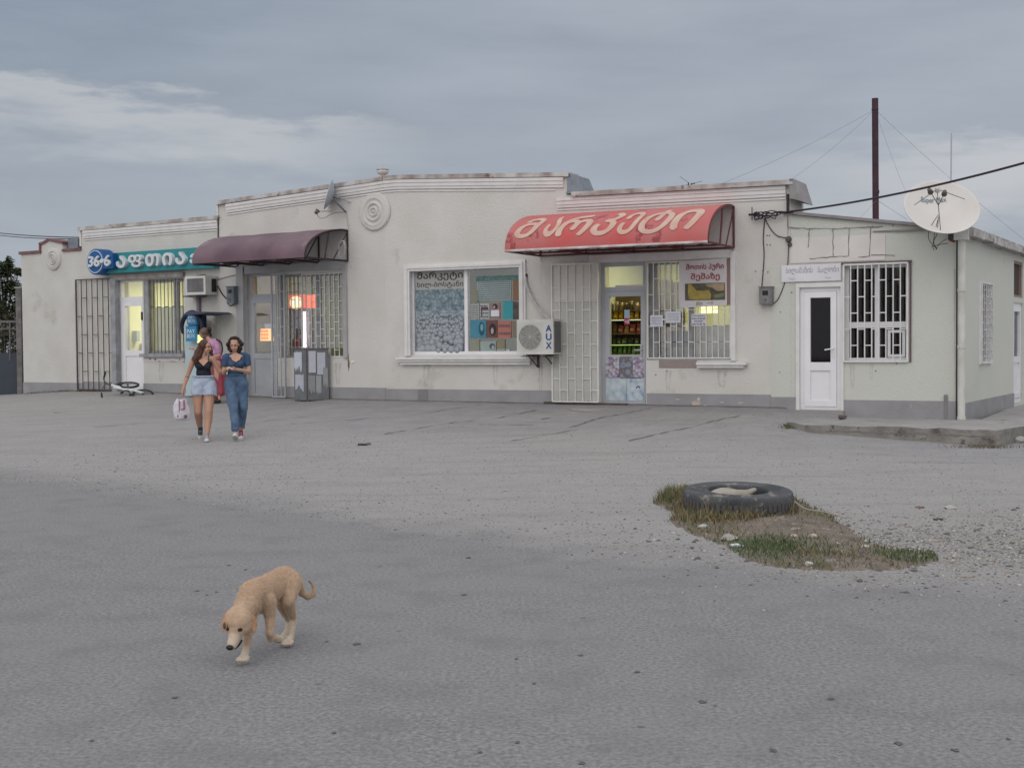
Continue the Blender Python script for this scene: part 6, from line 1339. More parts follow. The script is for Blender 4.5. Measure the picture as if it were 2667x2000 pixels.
# ------------------------------------------------------------------ far left: gate, post, tree, weeds
PG = thing('metal_gate', 'dark navy panelled gate with an open rail at the far left', 'gate', at_depth(10, 1034, 31.8))
def FW(px, py, Y_): return at_depth(px, py, Y_)
bm = B(); a, b_ = FW(-90, 1030, 31.8), FW(53, 1030, 31.8); zt_ = FW(0, 930, 31.8).z; box(bm, ((a.x+b_.x)/2, 31.8, (zt_+.1)/2+.1), ((b_.x-a.x)/2, .02, (zt_-.1)/2)); obj('lower_panel', bm, mat('navy_panel', (.035, .045, .062), .6, (.05, .06, .075), 3), PG)
bm = B(); zr = FW(0, 838, 31.8).z; box(bm, ((a.x+b_.x)/2, 31.78, zr), ((b_.x-a.x)/2, .02, .028)); box(bm, ((a.x+b_.x)/2, 31.79, zr-.18), ((b_.x-a.x)/2, .01, .012)); tube(bm, [FW(26, 838, 31.78), FW(26, 940, 31.78)], .02, 6)
obj('rail', bm, mat('gate_rail', (.14, .14, .145), .6), PG)
bm = B()
for i in range(12): x = a.x+(b_.x-a.x)*i/11; tube(bm, [Vector((x, 31.8, zt_)), Vector((x, 31.8, zr))], .004, 4)
obj('wire_mesh', bm, mat('mesh_grey', (.15, .15, .15), .6), PG)
PO = thing('gate_post', 'narrow weathered brick post beside the left end of the building', 'post', FW(57, 1034, 31.6))
p = FW(57, 1030, 31.6); zt2 = FW(57, 752, 31.6).z; bm = B(); box(bm, (p.x, p.y, zt2/2+.1), (.065, .12, zt2/2-.1)); obj('shaft', bm, mat('old_brick', (.20, .185, .185), .95, (.12, .11, .11), 6, .8, .6, 20), PO)
bm = B(); box(bm, (p.x, p.y, zt2+.02), (.08, .14, .02)); obj('cap', bm, concrete, PO)
def leaves(cl, n, size, mats, name, parent, droop=.5):
    V, Fc, mi = [], [], []
    for _ in range(n):
        c, r, fl = rnd.choice(cl)
        while True:
            d = Vector((rnd.uniform(-1, 1), rnd.uniform(-1, 1), rnd.uniform(-1, 1)))
            if .15 < d.length < 1: break
        p = c+Vector((d.x*r.x, d.y*r.y, d.z*r.z)); s = size*rnd.uniform(.6, 1.3); a = rnd.uniform(0, 6.28); ax_ = Vector((math.cos(a), math.sin(a), -droop*rnd.uniform(0, 1.6))).normalized(); sd = ax_.cross(Vector((rnd.uniform(-.4, .4), rnd.uniform(-.4, .4), 1))).normalized(); k = len(V)
        V += [tuple(p), tuple(p+ax_*s*.5+sd*s*.22), tuple(p+ax_*s), tuple(p+ax_*s*.5-sd*s*.22)]; Fc.append((k, k+1, k+2, k+3)); mi.append(min(len(mats)-1, int(rnd.random()**1.3*len(mats))))
    return np_mesh(name, V, Fc, mats, mi, None, parent=parent)
lf = [mat('leaf_dark', (.035, .055, .025), .7), mat('leaf_mid', (.055, .085, .035), .7), mat('leaf_brownish', (.10, .09, .055), .7)]
TR = thing('leafy_tree', 'young dark leafy tree behind the gate at the far left', 'tree', FW(8, 1030, 35.5))
tb = FW(8, 1030, 35.5); bm = B(); tube(bm, [Vector((tb.x, tb.y, .1)), FW(10, 900, 35.5), FW(14, 780, 35.5), FW(25, 680, 35.5)], [.09, .07, .045, .012], 8)
for q in ((-40, 700), (48, 715), (-20, 660), (60, 790), (2, 690)): tube(bm, [FW(11, 850, 35.5), FW((11+q[0])/2, 800-(800-q[1])*.4, 35.4), FW(q[0], q[1], 35.3)], [.035, .025, .008], 6)
obj('trunk', bm, mat('bark', (.09, .075, .06), .9), TR)
cl = []
for px, py, rx, rz in ((24, 690, .07, .28), (22, 740, .20, .35), (5, 700, .12, .25), (-8, 740, .25, .4), (47, 705, .09, .10), (38, 750, .16, .22), (14, 800, .38, .40), (40, 800, .16, .3), (-25, 790, .4, .5), (20, 850, .42, .35), (-40, 840, .4, .5), (-60, 760, .4, .5), (0, 860, .5, .4), (-80, 830, .5, .5)):
    cl.append((FW(px, py, 35.4), Vector((rx, rx*1.2, rz)), 0))
leaves(cl, 5200, .13, lf, 'crown', TR)
WB = thing('weed_clump', 'tall tangled brown weeds behind the gate rail', 'bush', FW(20, 1020, 33))
cl = [(FW(px, py, 33), Vector((rx, .3, rz)), 0) for px, py, rx, rz in ((5, 880, .3, .35), (30, 875, .25, .3), (45, 905, .16, .3), (-25, 890, .4, .4), (20, 925, .4, .2), (28, 835, .05, .18), (-60, 890, .4, .4))]
leaves(cl, 2600, .10, [mat('weed_green', (.075, .085, .045), .8), mat('weed_brown', (.13, .11, .075), .8), mat('weed_pale', (.2, .175, .13), .8)], 'foliage', WB, -.6)
st_ = []
for _ in range(120): q = FW(rnd.uniform(-60, 50), 1020, 33); st_.append((q.x, q.y, .3, rnd.uniform(1.2, 2.2), .006, rnd.uniform(.05, .25), rnd.choice((0, 1))))
blades(st_, [mat('stem_tan', (.17, .145, .1), .9), mat('stem_dark', (.07, .06, .045), .9)], 'stems', None, WB)
# old rain and rust streaks on the walls (stains with a shape of their own)
def streak(w, px, y0, y1, wd, c_, seed, par, n=.004):
    r_ = random.Random(seed); bm = B(); pr = None; N_ = 16
    for i in range(N_+1):
        f = i/N_; s, z = w.sz(px+r_.uniform(-.3, .3), y0+(y1-y0)*f, n); h = wd*.0045*(1-f*.6)*r_.uniform(.75, 1.15)
        cur = [bm.verts.new(w.pt(s-h, z, n)), bm.verts.new(w.pt(s+h, z, n))]
        if pr: bm.faces.new((pr[0], pr[1], cur[1], cur[0]))
        pr = cur
    o = obj('rain_streak', bm, c_, par)
def thin_stain(name, c_, a):
    m = mat(name, c_, .95, c_, 3); t = m.node_tree; b = t.nodes['Principled BSDF']; n = t.nodes.new('ShaderNodeTexNoise'); n.inputs['Scale'].default_value = 3; r = t.nodes.new('ShaderNodeMapRange'); r.inputs[1].default_value = .35; r.inputs[2].default_value = .7; r.inputs[4].default_value = a
    t.links.new(n.outputs[0], r.inputs[0]); t.links.new(r.outputs[0], b.inputs['Alpha']); return m
s1_ = thin_stain('green_algae_stain', (.25, .255, .20), .4); s2_ = thin_stain('rust_stain', (.36, .27, .22), .3); s3_ = thin_stain('grey_rain_stain', (.40, .39, .36), .3)
for px, y0_, y1_, wd, m, sd in ((1408, 944, 1042, 12, s1_, 1), (1409, 658, 745, 5, s2_, 2), (1540, 645, 690, 26, s2_, 3), (1110, 950, 1008, 22, s3_, 5), (1290, 950, 1005, 16, s3_, 6), (1880, 965, 1010, 26, s2_, 8), (1740, 965, 1018, 18, s3_, 11)): streak(WR, px, y0_, y1_, wd, m, sd, shop)
for px, y0_, y1_, wd, m, sd in ((900, 600, 700, 6, s2_, 21), (880, 945, 1002, 22, s3_, 22), (420, 945, 995, 26, s3_, 26), (560, 830, 960, 14, s3_, 27)): streak(WL, px, y0_, y1_, wd, m, sd, shop)
for px, y0_, y1_, wd, m, sd in ((2220, 947, 1010, 12, s2_, 31), (2270, 947, 990, 8, s3_, 32), (2490, 700, 1040, 10, s1_, 35), (2340, 690, 740, 6, s3_, 36)): streak(WR, px, y0_, y1_, wd, m, sd, annex, .016)
for px, py in ((1998, 614), (2004, 614), (1998, 638), (2006, 638), (1968, 707), (1987, 705), (2000, 709), (1708, 976), (1737, 966), (2062, 762), (2033, 813), (2031, 970), (2281, 966), (2335, 946), (2210, 567), (2272, 590), (2325, 588)):
    s, z = WR.sz(px, py); bm = B(); lathe(bm, WR.pt(s, z, .0), WR.n, [(.014, 0), (.012, .008), (0, .009)], 8); obj('wall_hole', bm, crl, shop if px < 2010 else annex)
# ------------------------------------------------------------------ organic surfaces: volumes fused by a voxel remesh into one skin
def organic(parts, voxel=.008, it=4, cuts=(), fac=.5):
    bm = B()
    for p in parts:
        if p[0] == 'c':
            _, a, ra, b_, rb = p; a, b_ = Vector(a), Vector(b_); ax = b_-a; ln = ax.length or 1e-4
            if ln < 1e-3: ax = Vector((0, 0, 1))
            q = max(-.95, min(.95, (ra-rb)/ln)); th0 = math.acos(q); pf = [(ra*math.sin(math.pi-(math.pi-th0)*k/6), ra*math.cos(math.pi-(math.pi-th0)*k/6)) for k in range(7)] + [(rb*math.sin(th0*(1-k/6)), ln+rb*math.cos(th0*(1-k/6))) for k in range(7)]
            pf[0] = (0, -ra); pf[-1] = (0, ln+rb); lathe(bm, a, ax, pf, 16)
        else: ball(bm, p[1], 1, 3, p[2], p[3] if len(p) > 3 else None)
    me = bpy.data.meshes.new('tmp'); bm.to_mesh(me); bm.free(); o = bpy.data.objects.new('tmp', me); link(o)
    m = o.modifiers.new('r', 'REMESH'); m.mode = 'VOXEL'; m.voxel_size = voxel
    if it: s = o.modifiers.new('s', 'SMOOTH'); s.iterations = it; s.factor = fac
    out = bpy.data.meshes.new_from_object(o.evaluated_get(bpy.context.evaluated_depsgraph_get())); bpy.data.objects.remove(o); bpy.data.meshes.remove(me)
    bm = B(); bm.from_mesh(out); bpy.data.meshes.remove(out)
    for co_, no in cuts: bmesh.ops.bisect_plane(bm, geom=bm.verts[:]+bm.edges[:]+bm.faces[:], plane_co=co_, plane_no=no, clear_outer=True)
    return bm
def rz(a): return Matrix.Rotation(a, 3, 'Z')
def place(bm, o):
    m = rz(math.atan2(-o.x, o.y))
    for v in bm.verts: v.co = o + m @ v.co
    return bm
def wrinkle(bm, amp, sc_, sd=0):
    bm.normal_update()
    for v in bm.verts: v.co += v.normal*noise.noise(Vector((v.co.x*sc_, v.co.y*sc_, v.co.z*sc_*.8+sd)))*amp
    return bm
def hand(w, d, up_, s=1., curl=.5, side=1):
    """palm and five unequal bent fingers; w wrist, d pointing direction, up_ back-of-hand normal"""
    w, d, n = Vector(w), Vector(d).normalized(), Vector(up_); n = (n-d*n.dot(d)).normalized(); x = d.cross(n); P = [('c', w, .021*s, w+d*.035*s, .024*s), ('c', w+d*.03*s-x*.022*s, .016*s, w+d*.07*s-x*.026*s, .013*s), ('c', w+d*.03*s+x*.022*s, .016*s, w+d*.07*s+x*.026*s, .013*s)]
    for i, (k, l) in enumerate(((-.03, .062), (-.011, .072), (.01, .067), (.029, .052))):
        b_ = w+d*.078*s+x*k*s; d1 = (d*math.cos(curl*.5)-n*math.sin(curl*.5)); d2 = (d*math.cos(curl*1.5)-n*math.sin(curl*1.5)); m_ = b_+d1*l*.5*s; P += [('c', b_, .0092*s, m_, .0085*s), ('c', m_, .0085*s, m_+d2*l*.5*s, .007*s)]
    t0 = w+d*.03*s-x*side*.028*s; t1 = t0+(d*.75-x*side*.8-n*.3).normalized()*.035*s; P += [('c', t0, .012*s, t1, .0105*s), ('c', t1, .0105*s, t1+(d-x*side*.2-n*.4).normalized()*.028*s, .0085*s)]
    return P
def head_parts(c, f, s=1.):
    """c centre of skull, f facing direction"""
    c, f = Vector(c), Vector(f).normalized(); x = f.cross(Vector((0, 0, 1))).normalized(); u = x.cross(f); m = Matrix((x, f, u)).transposed()
    E = lambda a, b_, d, r: ('e', c+x*a*s+f*b_*s+u*d*s, tuple(q*s for q in r), m)
    return [E(0, -.01, .02, (.072, .09, .088)), E(0, .035, -.035, (.056, .052, .068)), E(0, .05, -.088, (.028, .026, .022)), ('c', c+(f*.085+u*.01)*s, .008*s, c+(f*.108-u*.03)*s, .013*s), E(-.028, .07, -.03, (.022, .018, .018)), E(.028, .07, -.03, (.022, .018, .018)), E(0, .078, .03, (.05, .012, .014)), E(0, .083, -.062, (.022, .012, .010)), E(-.074, -.005, -.01, (.01, .018, .03)), E(.074, -.005, -.01, (.01, .018, .03))], (x, f, u)
def face_bits(T, body, c, ax, o, s=1., lips=(.30, .08, .07)):
    x, f, u = ax; c = Vector(c)
    for sd in (-1, 1):
        bm = B(); ball(bm, c+(x*sd*.031+f*.083+u*.008)*s, .0085*s, 2, (1.35, .7, .6)); obj('eye', place(bm, o), mat('eye_dark', (.025, .015, .012), .3), body)
        bm = B(); tube(bm, [c+(x*sd*.014+f*.090+u*.028)*s, c+(x*sd*.032+f*.089+u*.034)*s, c+(x*sd*.05+f*.075+u*.028)*s], [.002, .0025, .0015], 6); obj('eyebrow', place(bm, o), hair_dark, body)
    bm = B(); ball(bm, c+(f*.092-u*.062)*s, .018*s, 2, (1.2, .35, .45), Matrix((x, f, u)).transposed()); obj('lips', place(bm, o), mat('lips', lips, .5), body)
hair_dark = mat('dark_brown_hair', (.022, .013, .011), .6, (.035, .02, .016), 14, .8, .6, 70)
hair_auburn = mat('auburn_brown_hair', (.06, .027, .02), .55, (.10, .046, .032), 14, .8, .6, 70)
hair_ash = mat('ash_brown_hair', (.17, .12, .085), .55, (.11, .075, .05), 16, .8, .6, 70)
skin_a = mat('warm_tanned_skin', (.46, .265, .19), .55, (.40, .22, .15), 8, .5); skin_b = mat('light_olive_skin', (.48, .29, .215), .55, (.42, .24, .17), 8, .5)
def seg(a, ra, b_, rb): return ('c', a, ra, b_, rb)
V3 = Vector
def shoe(o, heel, toe, m_up, m_sole, T, up_=V3((0, 0, 1)), w=.042):
    heel, toe = V3(heel), V3(toe); d = (toe-heel).normalized(); up_ = (up_-d*up_.dot(d)).normalized(); x = d.cross(up_); m3 = Matrix((d, x, up_)).transposed()
    s_ = obj('shoe', place(organic([seg(heel+up_*.045, .038, heel+d*.1+up_*.04, .038), seg(heel+d*.1+up_*.035, .036, toe-d*.03+up_*.028, .03), seg(heel+up_*.06, .036, heel+d*.03+up_*.085, .036)], .007, 3, [(heel+up_*.018, -up_)]), o), m_up, T, smooth=True)
    L_ = (toe-heel).length; bm = B(); n = 20; top = []; bot = []
    for i in range(n):
        a = i/n*2*math.pi; px = math.cos(a)*(L_/2+.035); py = math.sin(a)*(w*(1+.12*math.cos(a))); c_ = (heel+toe)/2+d*(px+.0)+x*py; top.append(bm.verts.new(c_+up_*.024)); bot.append(bm.verts.new(c_+up_*.0))
    bm.faces.new(top); bm.faces.new(bot[::-1])
    for i in range(n): bm.faces.new((top[i], bot[i], bot[(i+1) % n], top[(i+1) % n]))
    obj('sole', place(bm, o), m_sole, s_)
    bm = B(); ball(bm, toe-d*.012+up_*.03, .03, 2, (1, 1.1, .62), m3); obj('toe_cap', place(bm, o), m_sole, s_, smooth=True)
    bm = B()
    for k in range(4): q = heel+d*(.075+.022*k)+up_*(.082-.008*k); tube(bm, [q-x*.018, q+x*.018], .003, 5)
    obj('laces', place(bm, o), m_sole, s_)
def strands(c0, n, gen, r_, sd):
    g = random.Random(sd); bm = B()
    for _ in range(n):
        P = gen(g)
        tube(bm, smoothcurve(P, 4), [r_*(1-.6*i/(len(P)*4-4)) for i in range(len(P)*4-3)], 5)
    return bm
# ------------------------------------------------------------------ woman in black top and pale shorts, carrying a bag
oA = at_depth(533, 1150, 20.15); oA.z = G(oA.x, oA.y)
A = thing('person', 'woman in black strappy top and pale denim shorts carrying a plastic bag', 'person', oA)
hc = V3((.035, -.02, 1.475)); hp, hax = head_parts(hc, (.80, -.52, -.10), .97)
shL, shR, elL, wrL, elR, wrR = V3((-.150, 0, 1.285)), V3((.145, -.01, 1.29)), V3((-.245, .03, 1.03)), V3((-.325, -.03, .80)), V3((.255, -.02, 1.075)), V3((.355, -.2, 1.135))
hipL, hipR, knL, knR, anL, anR = V3((-.088, 0, .86)), V3((.09, -.01, .86)), V3((-.092, -.03, .45)), V3((.072, -.14, .46)), V3((-.068, .27, .16)), V3((.04, -.20, .10))
torso = [('e', (-.003, 0, 1.20), (.128, .082, .115)), ('e', (0, 0, 1.06), (.108, .078, .12)), ('e', (0, .01, .915), (.158, .108, .115)), ('e', (-.055, -.065, 1.175), (.056, .050, .052)), ('e', (.055, -.07, 1.175), (.056, .050, .052)), seg(shL, .045, shR, .045)]
legs = [seg(hipL, .096, knL, .062), seg(hipR, .098, knR, .063), seg(knL, .062, knL.lerp(anL, .33)+V3((0, .02, 0)), .064), seg(knL.lerp(anL, .33)+V3((0, .02, 0)), .062, anL, .036), seg(knR, .063, knR.lerp(anR, .33)+V3((0, .025, 0)), .066), seg(knR.lerp(anR, .33)+V3((0, .025, 0)), .064, anR, .037)]
body = organic(hp+torso+legs+[seg(shL, .047, elL, .034), seg(elL, .035, wrL, .023), seg(shR, .046, elR, .034), seg(elR, .035, wrR, .023), seg((-.01, .005, 1.28), .047, (.012, -.005, 1.41), .043), seg(anL, .033, (-.065, .22, .07), .03), seg(anR, .033, (.03, -.27, .045), .03)] + hand(wrL, (-.12, -.1, -1), (-1, 0, 0), 1, 1.5, -1) + hand(wrR, (.8, -.4, .3), (0, -.3, 1), 1, .7, 1), .0078, 3)
bA = obj('body', place(body, oA), skin_a, A, smooth=True); face_bits(A, bA, hc, hax, oA, .97)
bm = wrinkle(organic([('e', (-.003, 0, 1.20), (.138, .094, .10)), ('e', (0, 0, 1.06), (.120, .090, .13)), ('e', (-.055, -.068, 1.175), (.066, .058, .060)), ('e', (.055, -.073, 1.175), (.066, .058, .060)), seg((-.08, .03, 1.22), .05, (.08, .03, 1.22), .05)], .009, 3, [((0, 0, 1.008), (0, 0, -1)), ((0, -.05, 1.238), (0, -.25, 1)), ((-.03, -.05, 1.235), (.62, -.2, .45)), ] if False else [((0, 0, 1.008), (0, 0, -1)), ((0, -.05, 1.245), (0, -.15, 1))]), .006, 16)
tA = obj('strappy_top', place(bm, oA), mat('black_jersey', (.012, .013, .022), .8, (.02, .022, .035), 20), A, smooth=True)
for a, b_ in (((-.075, -.095, 1.21), (-.085, .0, 1.34)), ((.075, -.095, 1.21), (.085, .0, 1.345))): bm = B(); tube(bm, smoothcurve([a, ((a[0]+b_[0])/2, -.075, 1.29), b_, (b_[0]*.9, .07, 1.25)]), .006, 6); obj('strap', place(bm, oA), bpy.data.materials['black_jersey'], tA)
bm = B(); v = [bm.verts.new(p) for p in ((-.075, -.110, 1.26), (0, -.137, 1.175), (.075, -.112, 1.26), (0, -.05, 1.31))]; bm.faces.new(v); bmesh.ops.subdivide_edges(bm, edges=bm.edges[:], cuts=3, use_grid_fill=True)
obj('neckline', place(bm, oA), skin_a, tA)
bm = wrinkle(organic([('e', (0, .01, .93), (.170, .122, .13)), seg(hipL, .108, (-.096, -.012, .72), .108), seg(hipR, .110, (.098, -.055, .72), .110)], .009, 2, [((0, 0, 1.022), (0, 0, -1) if False else (0, 0, 1)), ((0, 0, .725), (0, 0, -1))]), .012, 15)
sA_ = obj('denim_shorts', place(bm, oA), mat('pale_denim', (.40, .46, .56), .85, (.32, .38, .48), 9, .7, .3, 60), A, smooth=True)
bm = B(); n = 40
for cx, cy in ((-.096, -.012), (.098, -.055)):
    for i in range(n*2):
        a = i/n*math.pi; p = V3((cx+.105*math.cos(a), cy+.105*math.sin(a), .73)); tube(bm, [p, p+V3((rnd.uniform(-.01, .01), rnd.uniform(-.01, .01), -rnd.uniform(.008, .035)))], .0022, 3)
obj('frayed_hem', place(bm, oA), mat('pale_thread', (.55, .58, .62), .9), sA_)
bm = B(); tube(bm, [V3((.172*math.cos(a), .01+.124*math.sin(a), 1.012)) for a in [i*2*math.pi/30 for i in range(31)]], .012, 6, False); obj('waistband', place(bm, oA), bpy.data.materials['pale_denim'], sA_)
shg = mat('grey_canvas', (.28, .28, .30), .8); shb = mat('charcoal_canvas', (.05, .05, .06), .8); rubw = mat('white_rubber', (.60, .60, .62), .6)
shoe(oA, (.03, -.20, .0), (.032, -.37, .0), shg, rubw, A); shoe(oA, (-.062, .30, .155), (-.07, .215, .018), shb, rubw, A, V3((0, -1, .4)))
c = hc; bm = organic([('e', c+V3((-.022, .012, .028)), (.088, .095, .092)), ('e', c+V3((-.06, .03, -.06)), (.062, .075, .10)), seg(c+V3((-.09, .0, -.02)), .045, c+V3((-.165, -.045, -.19)), .05), seg(c+V3((-.06, .06, -.05)), .05, c+V3((-.10, .03, -.22)), .055), seg(c+V3((.055, .03, .03)), .035, c+V3((.095, .02, -.12)), .028), seg(c+V3((-.11, -.03, -.12)), .042, c+V3((-.16, -.06, -.235)), .026)], .008, 3, )
for v in bm.verts: v.co += noise.noise_vector(v.co*22)*.016
hA = obj('hair', place(bm, oA), hair_auburn, A, smooth=True)
def wav(g):
    a = g.uniform(-.6, 3.6); st = c+V3((-.02+.07*math.cos(a)*g.uniform(.5, 1), .02+.08*math.sin(a), .05)); P = [st]; e = c+V3((g.uniform(-.19, -.04), g.uniform(-.08, .08), g.uniform(-.28, -.16))) if g.random() < .8 else c+V3((g.uniform(.07, .11), .02, g.uniform(-.16, -.08)))
    for k in range(1, 6): q = st.lerp(e, k/5); q += V3((-.03*math.sin(k/5*3.14)*(1 if e.x < c.x else -1)+g.uniform(-.014, .014), g.uniform(-.014, .014), 0)); P.append(q)
    return P
obj('hair_strands', place(strands(c, 90, wav, .006, 1), oA), hair_auburn, hA)
bm = B(); q = elL.lerp(wrL, .12); d_ = (wrL-elL).normalized(); lathe(bm, q, d_, [(.036, 0), (.037, .004), (.036, .008)], 16); obj('arm_band', place(bm, oA), black_m, bA)
# the plastic bag in her hand
hd = oA+rz(math.atan2(-oA.x, oA.y)) @ V3((-.345, -.05, .70)); PB = thing('plastic_bag', 'full pinkish white plastic carrier bag held by the woman in shorts', 'carrier bag', hd+V3((0, 0, -.38)))
bagm = mat('thin_white_plastic', (.68, .67, .72), .35, (.56, .52, .58), 8, .8); bagm.node_tree.nodes['Principled BSDF'].inputs['Alpha'].default_value = .88
bm = B(); prof = [(0, -.375), (.09, -.37), (.125, -.33), (.130, -.25), (.122, -.16), (.10, -.08), (.07, -.045)]; lathe(bm, (0, 0, 0), (0, 0, 1), [(r_*1., h) for r_, h in prof], 40); bmesh.ops.subdivide_edges(bm, edges=bm.edges[:], cuts=1, use_grid_fill=True)
for v in bm.verts:
    v.co.y *= .65; a = math.atan2(v.co.y, v.co.x); f_ = 1+.10*math.sin(a*5+v.co.z*14)+.05*math.sin(a*11+v.co.z*30); v.co.x *= f_; v.co.y *= f_; v.co += noise.noise_vector(v.co*14)*.02
    v.co += hd+V3((.0, 0, 0))
obj('bag_body', bm, bagm, PB, smooth=True)
for sx in (-.045, .05):
    bm = B(); P = smoothcurve([V3((sx*1.5, 0, -.08)), V3((sx*.9, -.005, -.03)), V3((sx*.25, 0, .012)), V3((.0, 0, .02))]); 
    for i, p in enumerate(P[:-1]):
        q = P[i+1]; w0 = .028*(1-i/len(P))+.01; quad = [p+V3((0, -w0, 0)), p+V3((0, w0, 0)), q+V3((0, w0*.9, 0)), q+V3((0, -w0*.9, 0))]; vv = [bm.verts.new(hd+z) for z in quad]; bm.faces.new(vv)
    bmesh.ops.solidify(bm, geom=bm.faces[:], thickness=.004); obj('handle', bm, bagm, PB)
for sx, z0_, z1_, w_ in ((-.02, -.06, -.24, .011), (.055, -.05, -.2, .014), (.03, -.19, -.21, .03)):
    bm = B(); a_, b_ = hd+V3((sx, -.092, z0_)), hd+V3((sx+.02, -.10, z1_)); box(bm, (a_+b_)/2, (w_, .004, abs(z0_-z1_)/2)); obj('red_print', bm, mat('dull_red_print', (.28, .14, .18), .6), PB)
for i, (dx, dz, r_, c_) in enumerate(((-.05, -.32, .05, (.25, .16, .20)), (.045, -.315, .055, (.22, .12, .14)), (0, -.27, .05, (.3, .26, .3)))): bm = B(); ball(bm, hd+V3((dx, -.035, dz)), r_, 2, (1, .8, .8)); obj('contents', bm, mat('bag_goods', c_, .7), PB, smooth=True)
# ------------------------------------------------------------------ woman in blue top and jeans
oB = at_depth(617, 1149, 20.1); oB.z = G(oB.x, oB.y)
Bp = thing('person', 'woman in blue top and jeans with short curly dark hair, looking down at her hands', 'person', oB)
hc = V3((-.015, -.035, 1.50)); hp, hax = head_parts(hc, (-.18, -.90, -.32), .97)
shL, shR, elL, wrL, elR, wrR = V3((-.150, 0, 1.305)), V3((.165, 0, 1.315)), V3((-.185, .0, 1.06)), V3((-.135, -.21, 1.125)), V3((.205, -.02, 1.07)), V3((.02, -.235, 1.11))
hipL, hipR, knL, knR, anL, anR = V3((-.085, 0, .87)), V3((.09, 0, .87)), V3((-.045, -.16, .49)), V3((.10, -.03, .48)), V3((-.02, -.26, .11)), V3((.062, .16, .12))
body = organic(hp+[('e', (.005, 0, 1.21), (.132, .085, .12)), ('e', (0, 0, 1.07), (.115, .08, .12)), ('e', (0, .01, .93), (.155, .105, .12)), seg(shL, .046, shR, .046), seg((0, .01, 1.3), .048, (-.008, -.012, 1.43), .044), seg(shL, .048, elL, .036), seg(elL, .036, wrL, .024), seg(shR, .048, elR, .036), seg(elR, .036, wrR, .024), seg(hipL, .08, knL, .055), seg(hipR, .08, knR, .055), seg(knL, .055, anL, .034), seg(knR, .055, anR, .034), seg(anL, .034, (-.02, -.3, .075), .03), seg(anR, .034, (.06, .1, .045), .03)] + hand(wrL, (.6, -.6, .1), (0, -.2, 1), 1, .6, -1) + hand(wrR, (-1, -.15, .1), (0, -.4, -1), 1, .5, -1), .0078, 3)
bB = obj('body', place(body, oB), skin_b, Bp, smooth=True); face_bits(Bp, bB, hc, hax, oB, .97, (.36, .14, .12))
bm = wrinkle(organic([('e', (.005, 0, 1.215), (.145, .098, .125)), ('e', (0, 0, 1.08), (.130, .094, .125)), ('e', (-.058, -.068, 1.195), (.062, .054, .056)), ('e', (.065, -.068, 1.195), (.062, .054, .056)), seg(shL+V3((.01, 0, 0)), .062, shL.lerp(elL, .48), .058), seg(shR-V3((.005, 0, 0)), .063, shR.lerp(elR, .48), .058), seg(shL, .058, V3((-.05, .015, 1.33)), .04), seg(shR, .060, V3((.055, .015, 1.335)), .043)], .009, 3, [((0, 0, 1.0), (0, 0, -1))]), .010, 14, 3)
tm = mat('slate_blue_jersey', (.045, .085, .16), .85, (.035, .065, .12), 14, .7)
tB = obj('v_neck_top', place(bm, oB), tm, Bp, smooth=True)
bm = B(); v = [bm.verts.new(p) for p in ((-.085, -.078, 1.335), (-.055, -.112, 1.26), (0, -.122, 1.225), (.065, -.112, 1.265), (.095, -.078, 1.335), (0, -.055, 1.375))]; bm.faces.new(v); bmesh.ops.triangulate(bm, faces=bm.faces[:]); obj('neckline', place(bm, oB), skin_b, tB)
dm = mat('blue_denim', (.10, .16, .25), .85, (.06, .10, .17), 7, .8, .4, 50)
bm = wrinkle(organic([('e', (0, .01, .945), (.172, .122, .125)), seg(hipL, .106, knL, .074), seg(hipR, .108, knR, .075), seg(knL, .074, knL.lerp(anL, .84), .054), seg(knR, .075, knR.lerp(anR, .84), .054)], .009, 4, [((0, 0, 1.03), (0, 0, 1)), ((0, -.2, .155), (0, .2, -1))]), .014, 13, 8)
jB = obj('jeans', place(bm, oB), dm, Bp, smooth=True)
bm = B(); tube(bm, [V3((.150*math.cos(a), .005+.108*math.sin(a), 1.022)) for a in [i*2*math.pi/30 for i in range(31)]], .014, 6, False); obj('waistband', place(bm, oB), dm, jB)
bm = B()
for q, r_ in ((knL.lerp(anL, .82), .058), (knR.lerp(anR, .82), .058)): lathe(bm, q, (knL-anL).normalized(), [(r_, -.02), (r_+.004, 0), (r_, .022)], 20)
obj('rolled_cuffs', place(bm, oB), dm, jB)
shoe(oB, (-.02, -.26, .012), (-.03, -.40, .075), mat('white_canvas', (.45, .44, .45), .8), rubw, Bp, V3((0, .35, 1))); shoe(oB, (.062, .18, .03), (.064, .03, .0), mat('crimson_canvas', (.22, .03, .05), .8), rubw, Bp)
g = random.Random(9); c = hc+V3((.005, .02, .02)); P_ = [('e', c+V3((0, .02, .018)), (.090, .094, .098)), ('e', c+V3((-.01, -.045, .082)), (.066, .04, .030))]
for i in range(70):
    a, e_ = g.uniform(0, 6.283), g.uniform(-.95, 1.35); d_ = V3((math.cos(a)*math.cos(e_), math.sin(a)*math.cos(e_), math.sin(e_)))
    if d_.dot(V3((-.17, -.90, -.40))) > .66: continue
    w_ = 1.25 if d_.z < .2 else 1.0
    P_.append(('e', c+V3((d_.x*.088*w_, .02+d_.y*.085, d_.z*(.098 if d_.z > 0 else .135)-.012)), (g.uniform(.022, .034),)*3))
bm = organic(P_, .0075, 1)
for v in bm.verts: v.co += noise.noise_vector(v.co*42)*.010
hB = obj('hair', place(bm, oB), hair_dark, Bp, smooth=True)
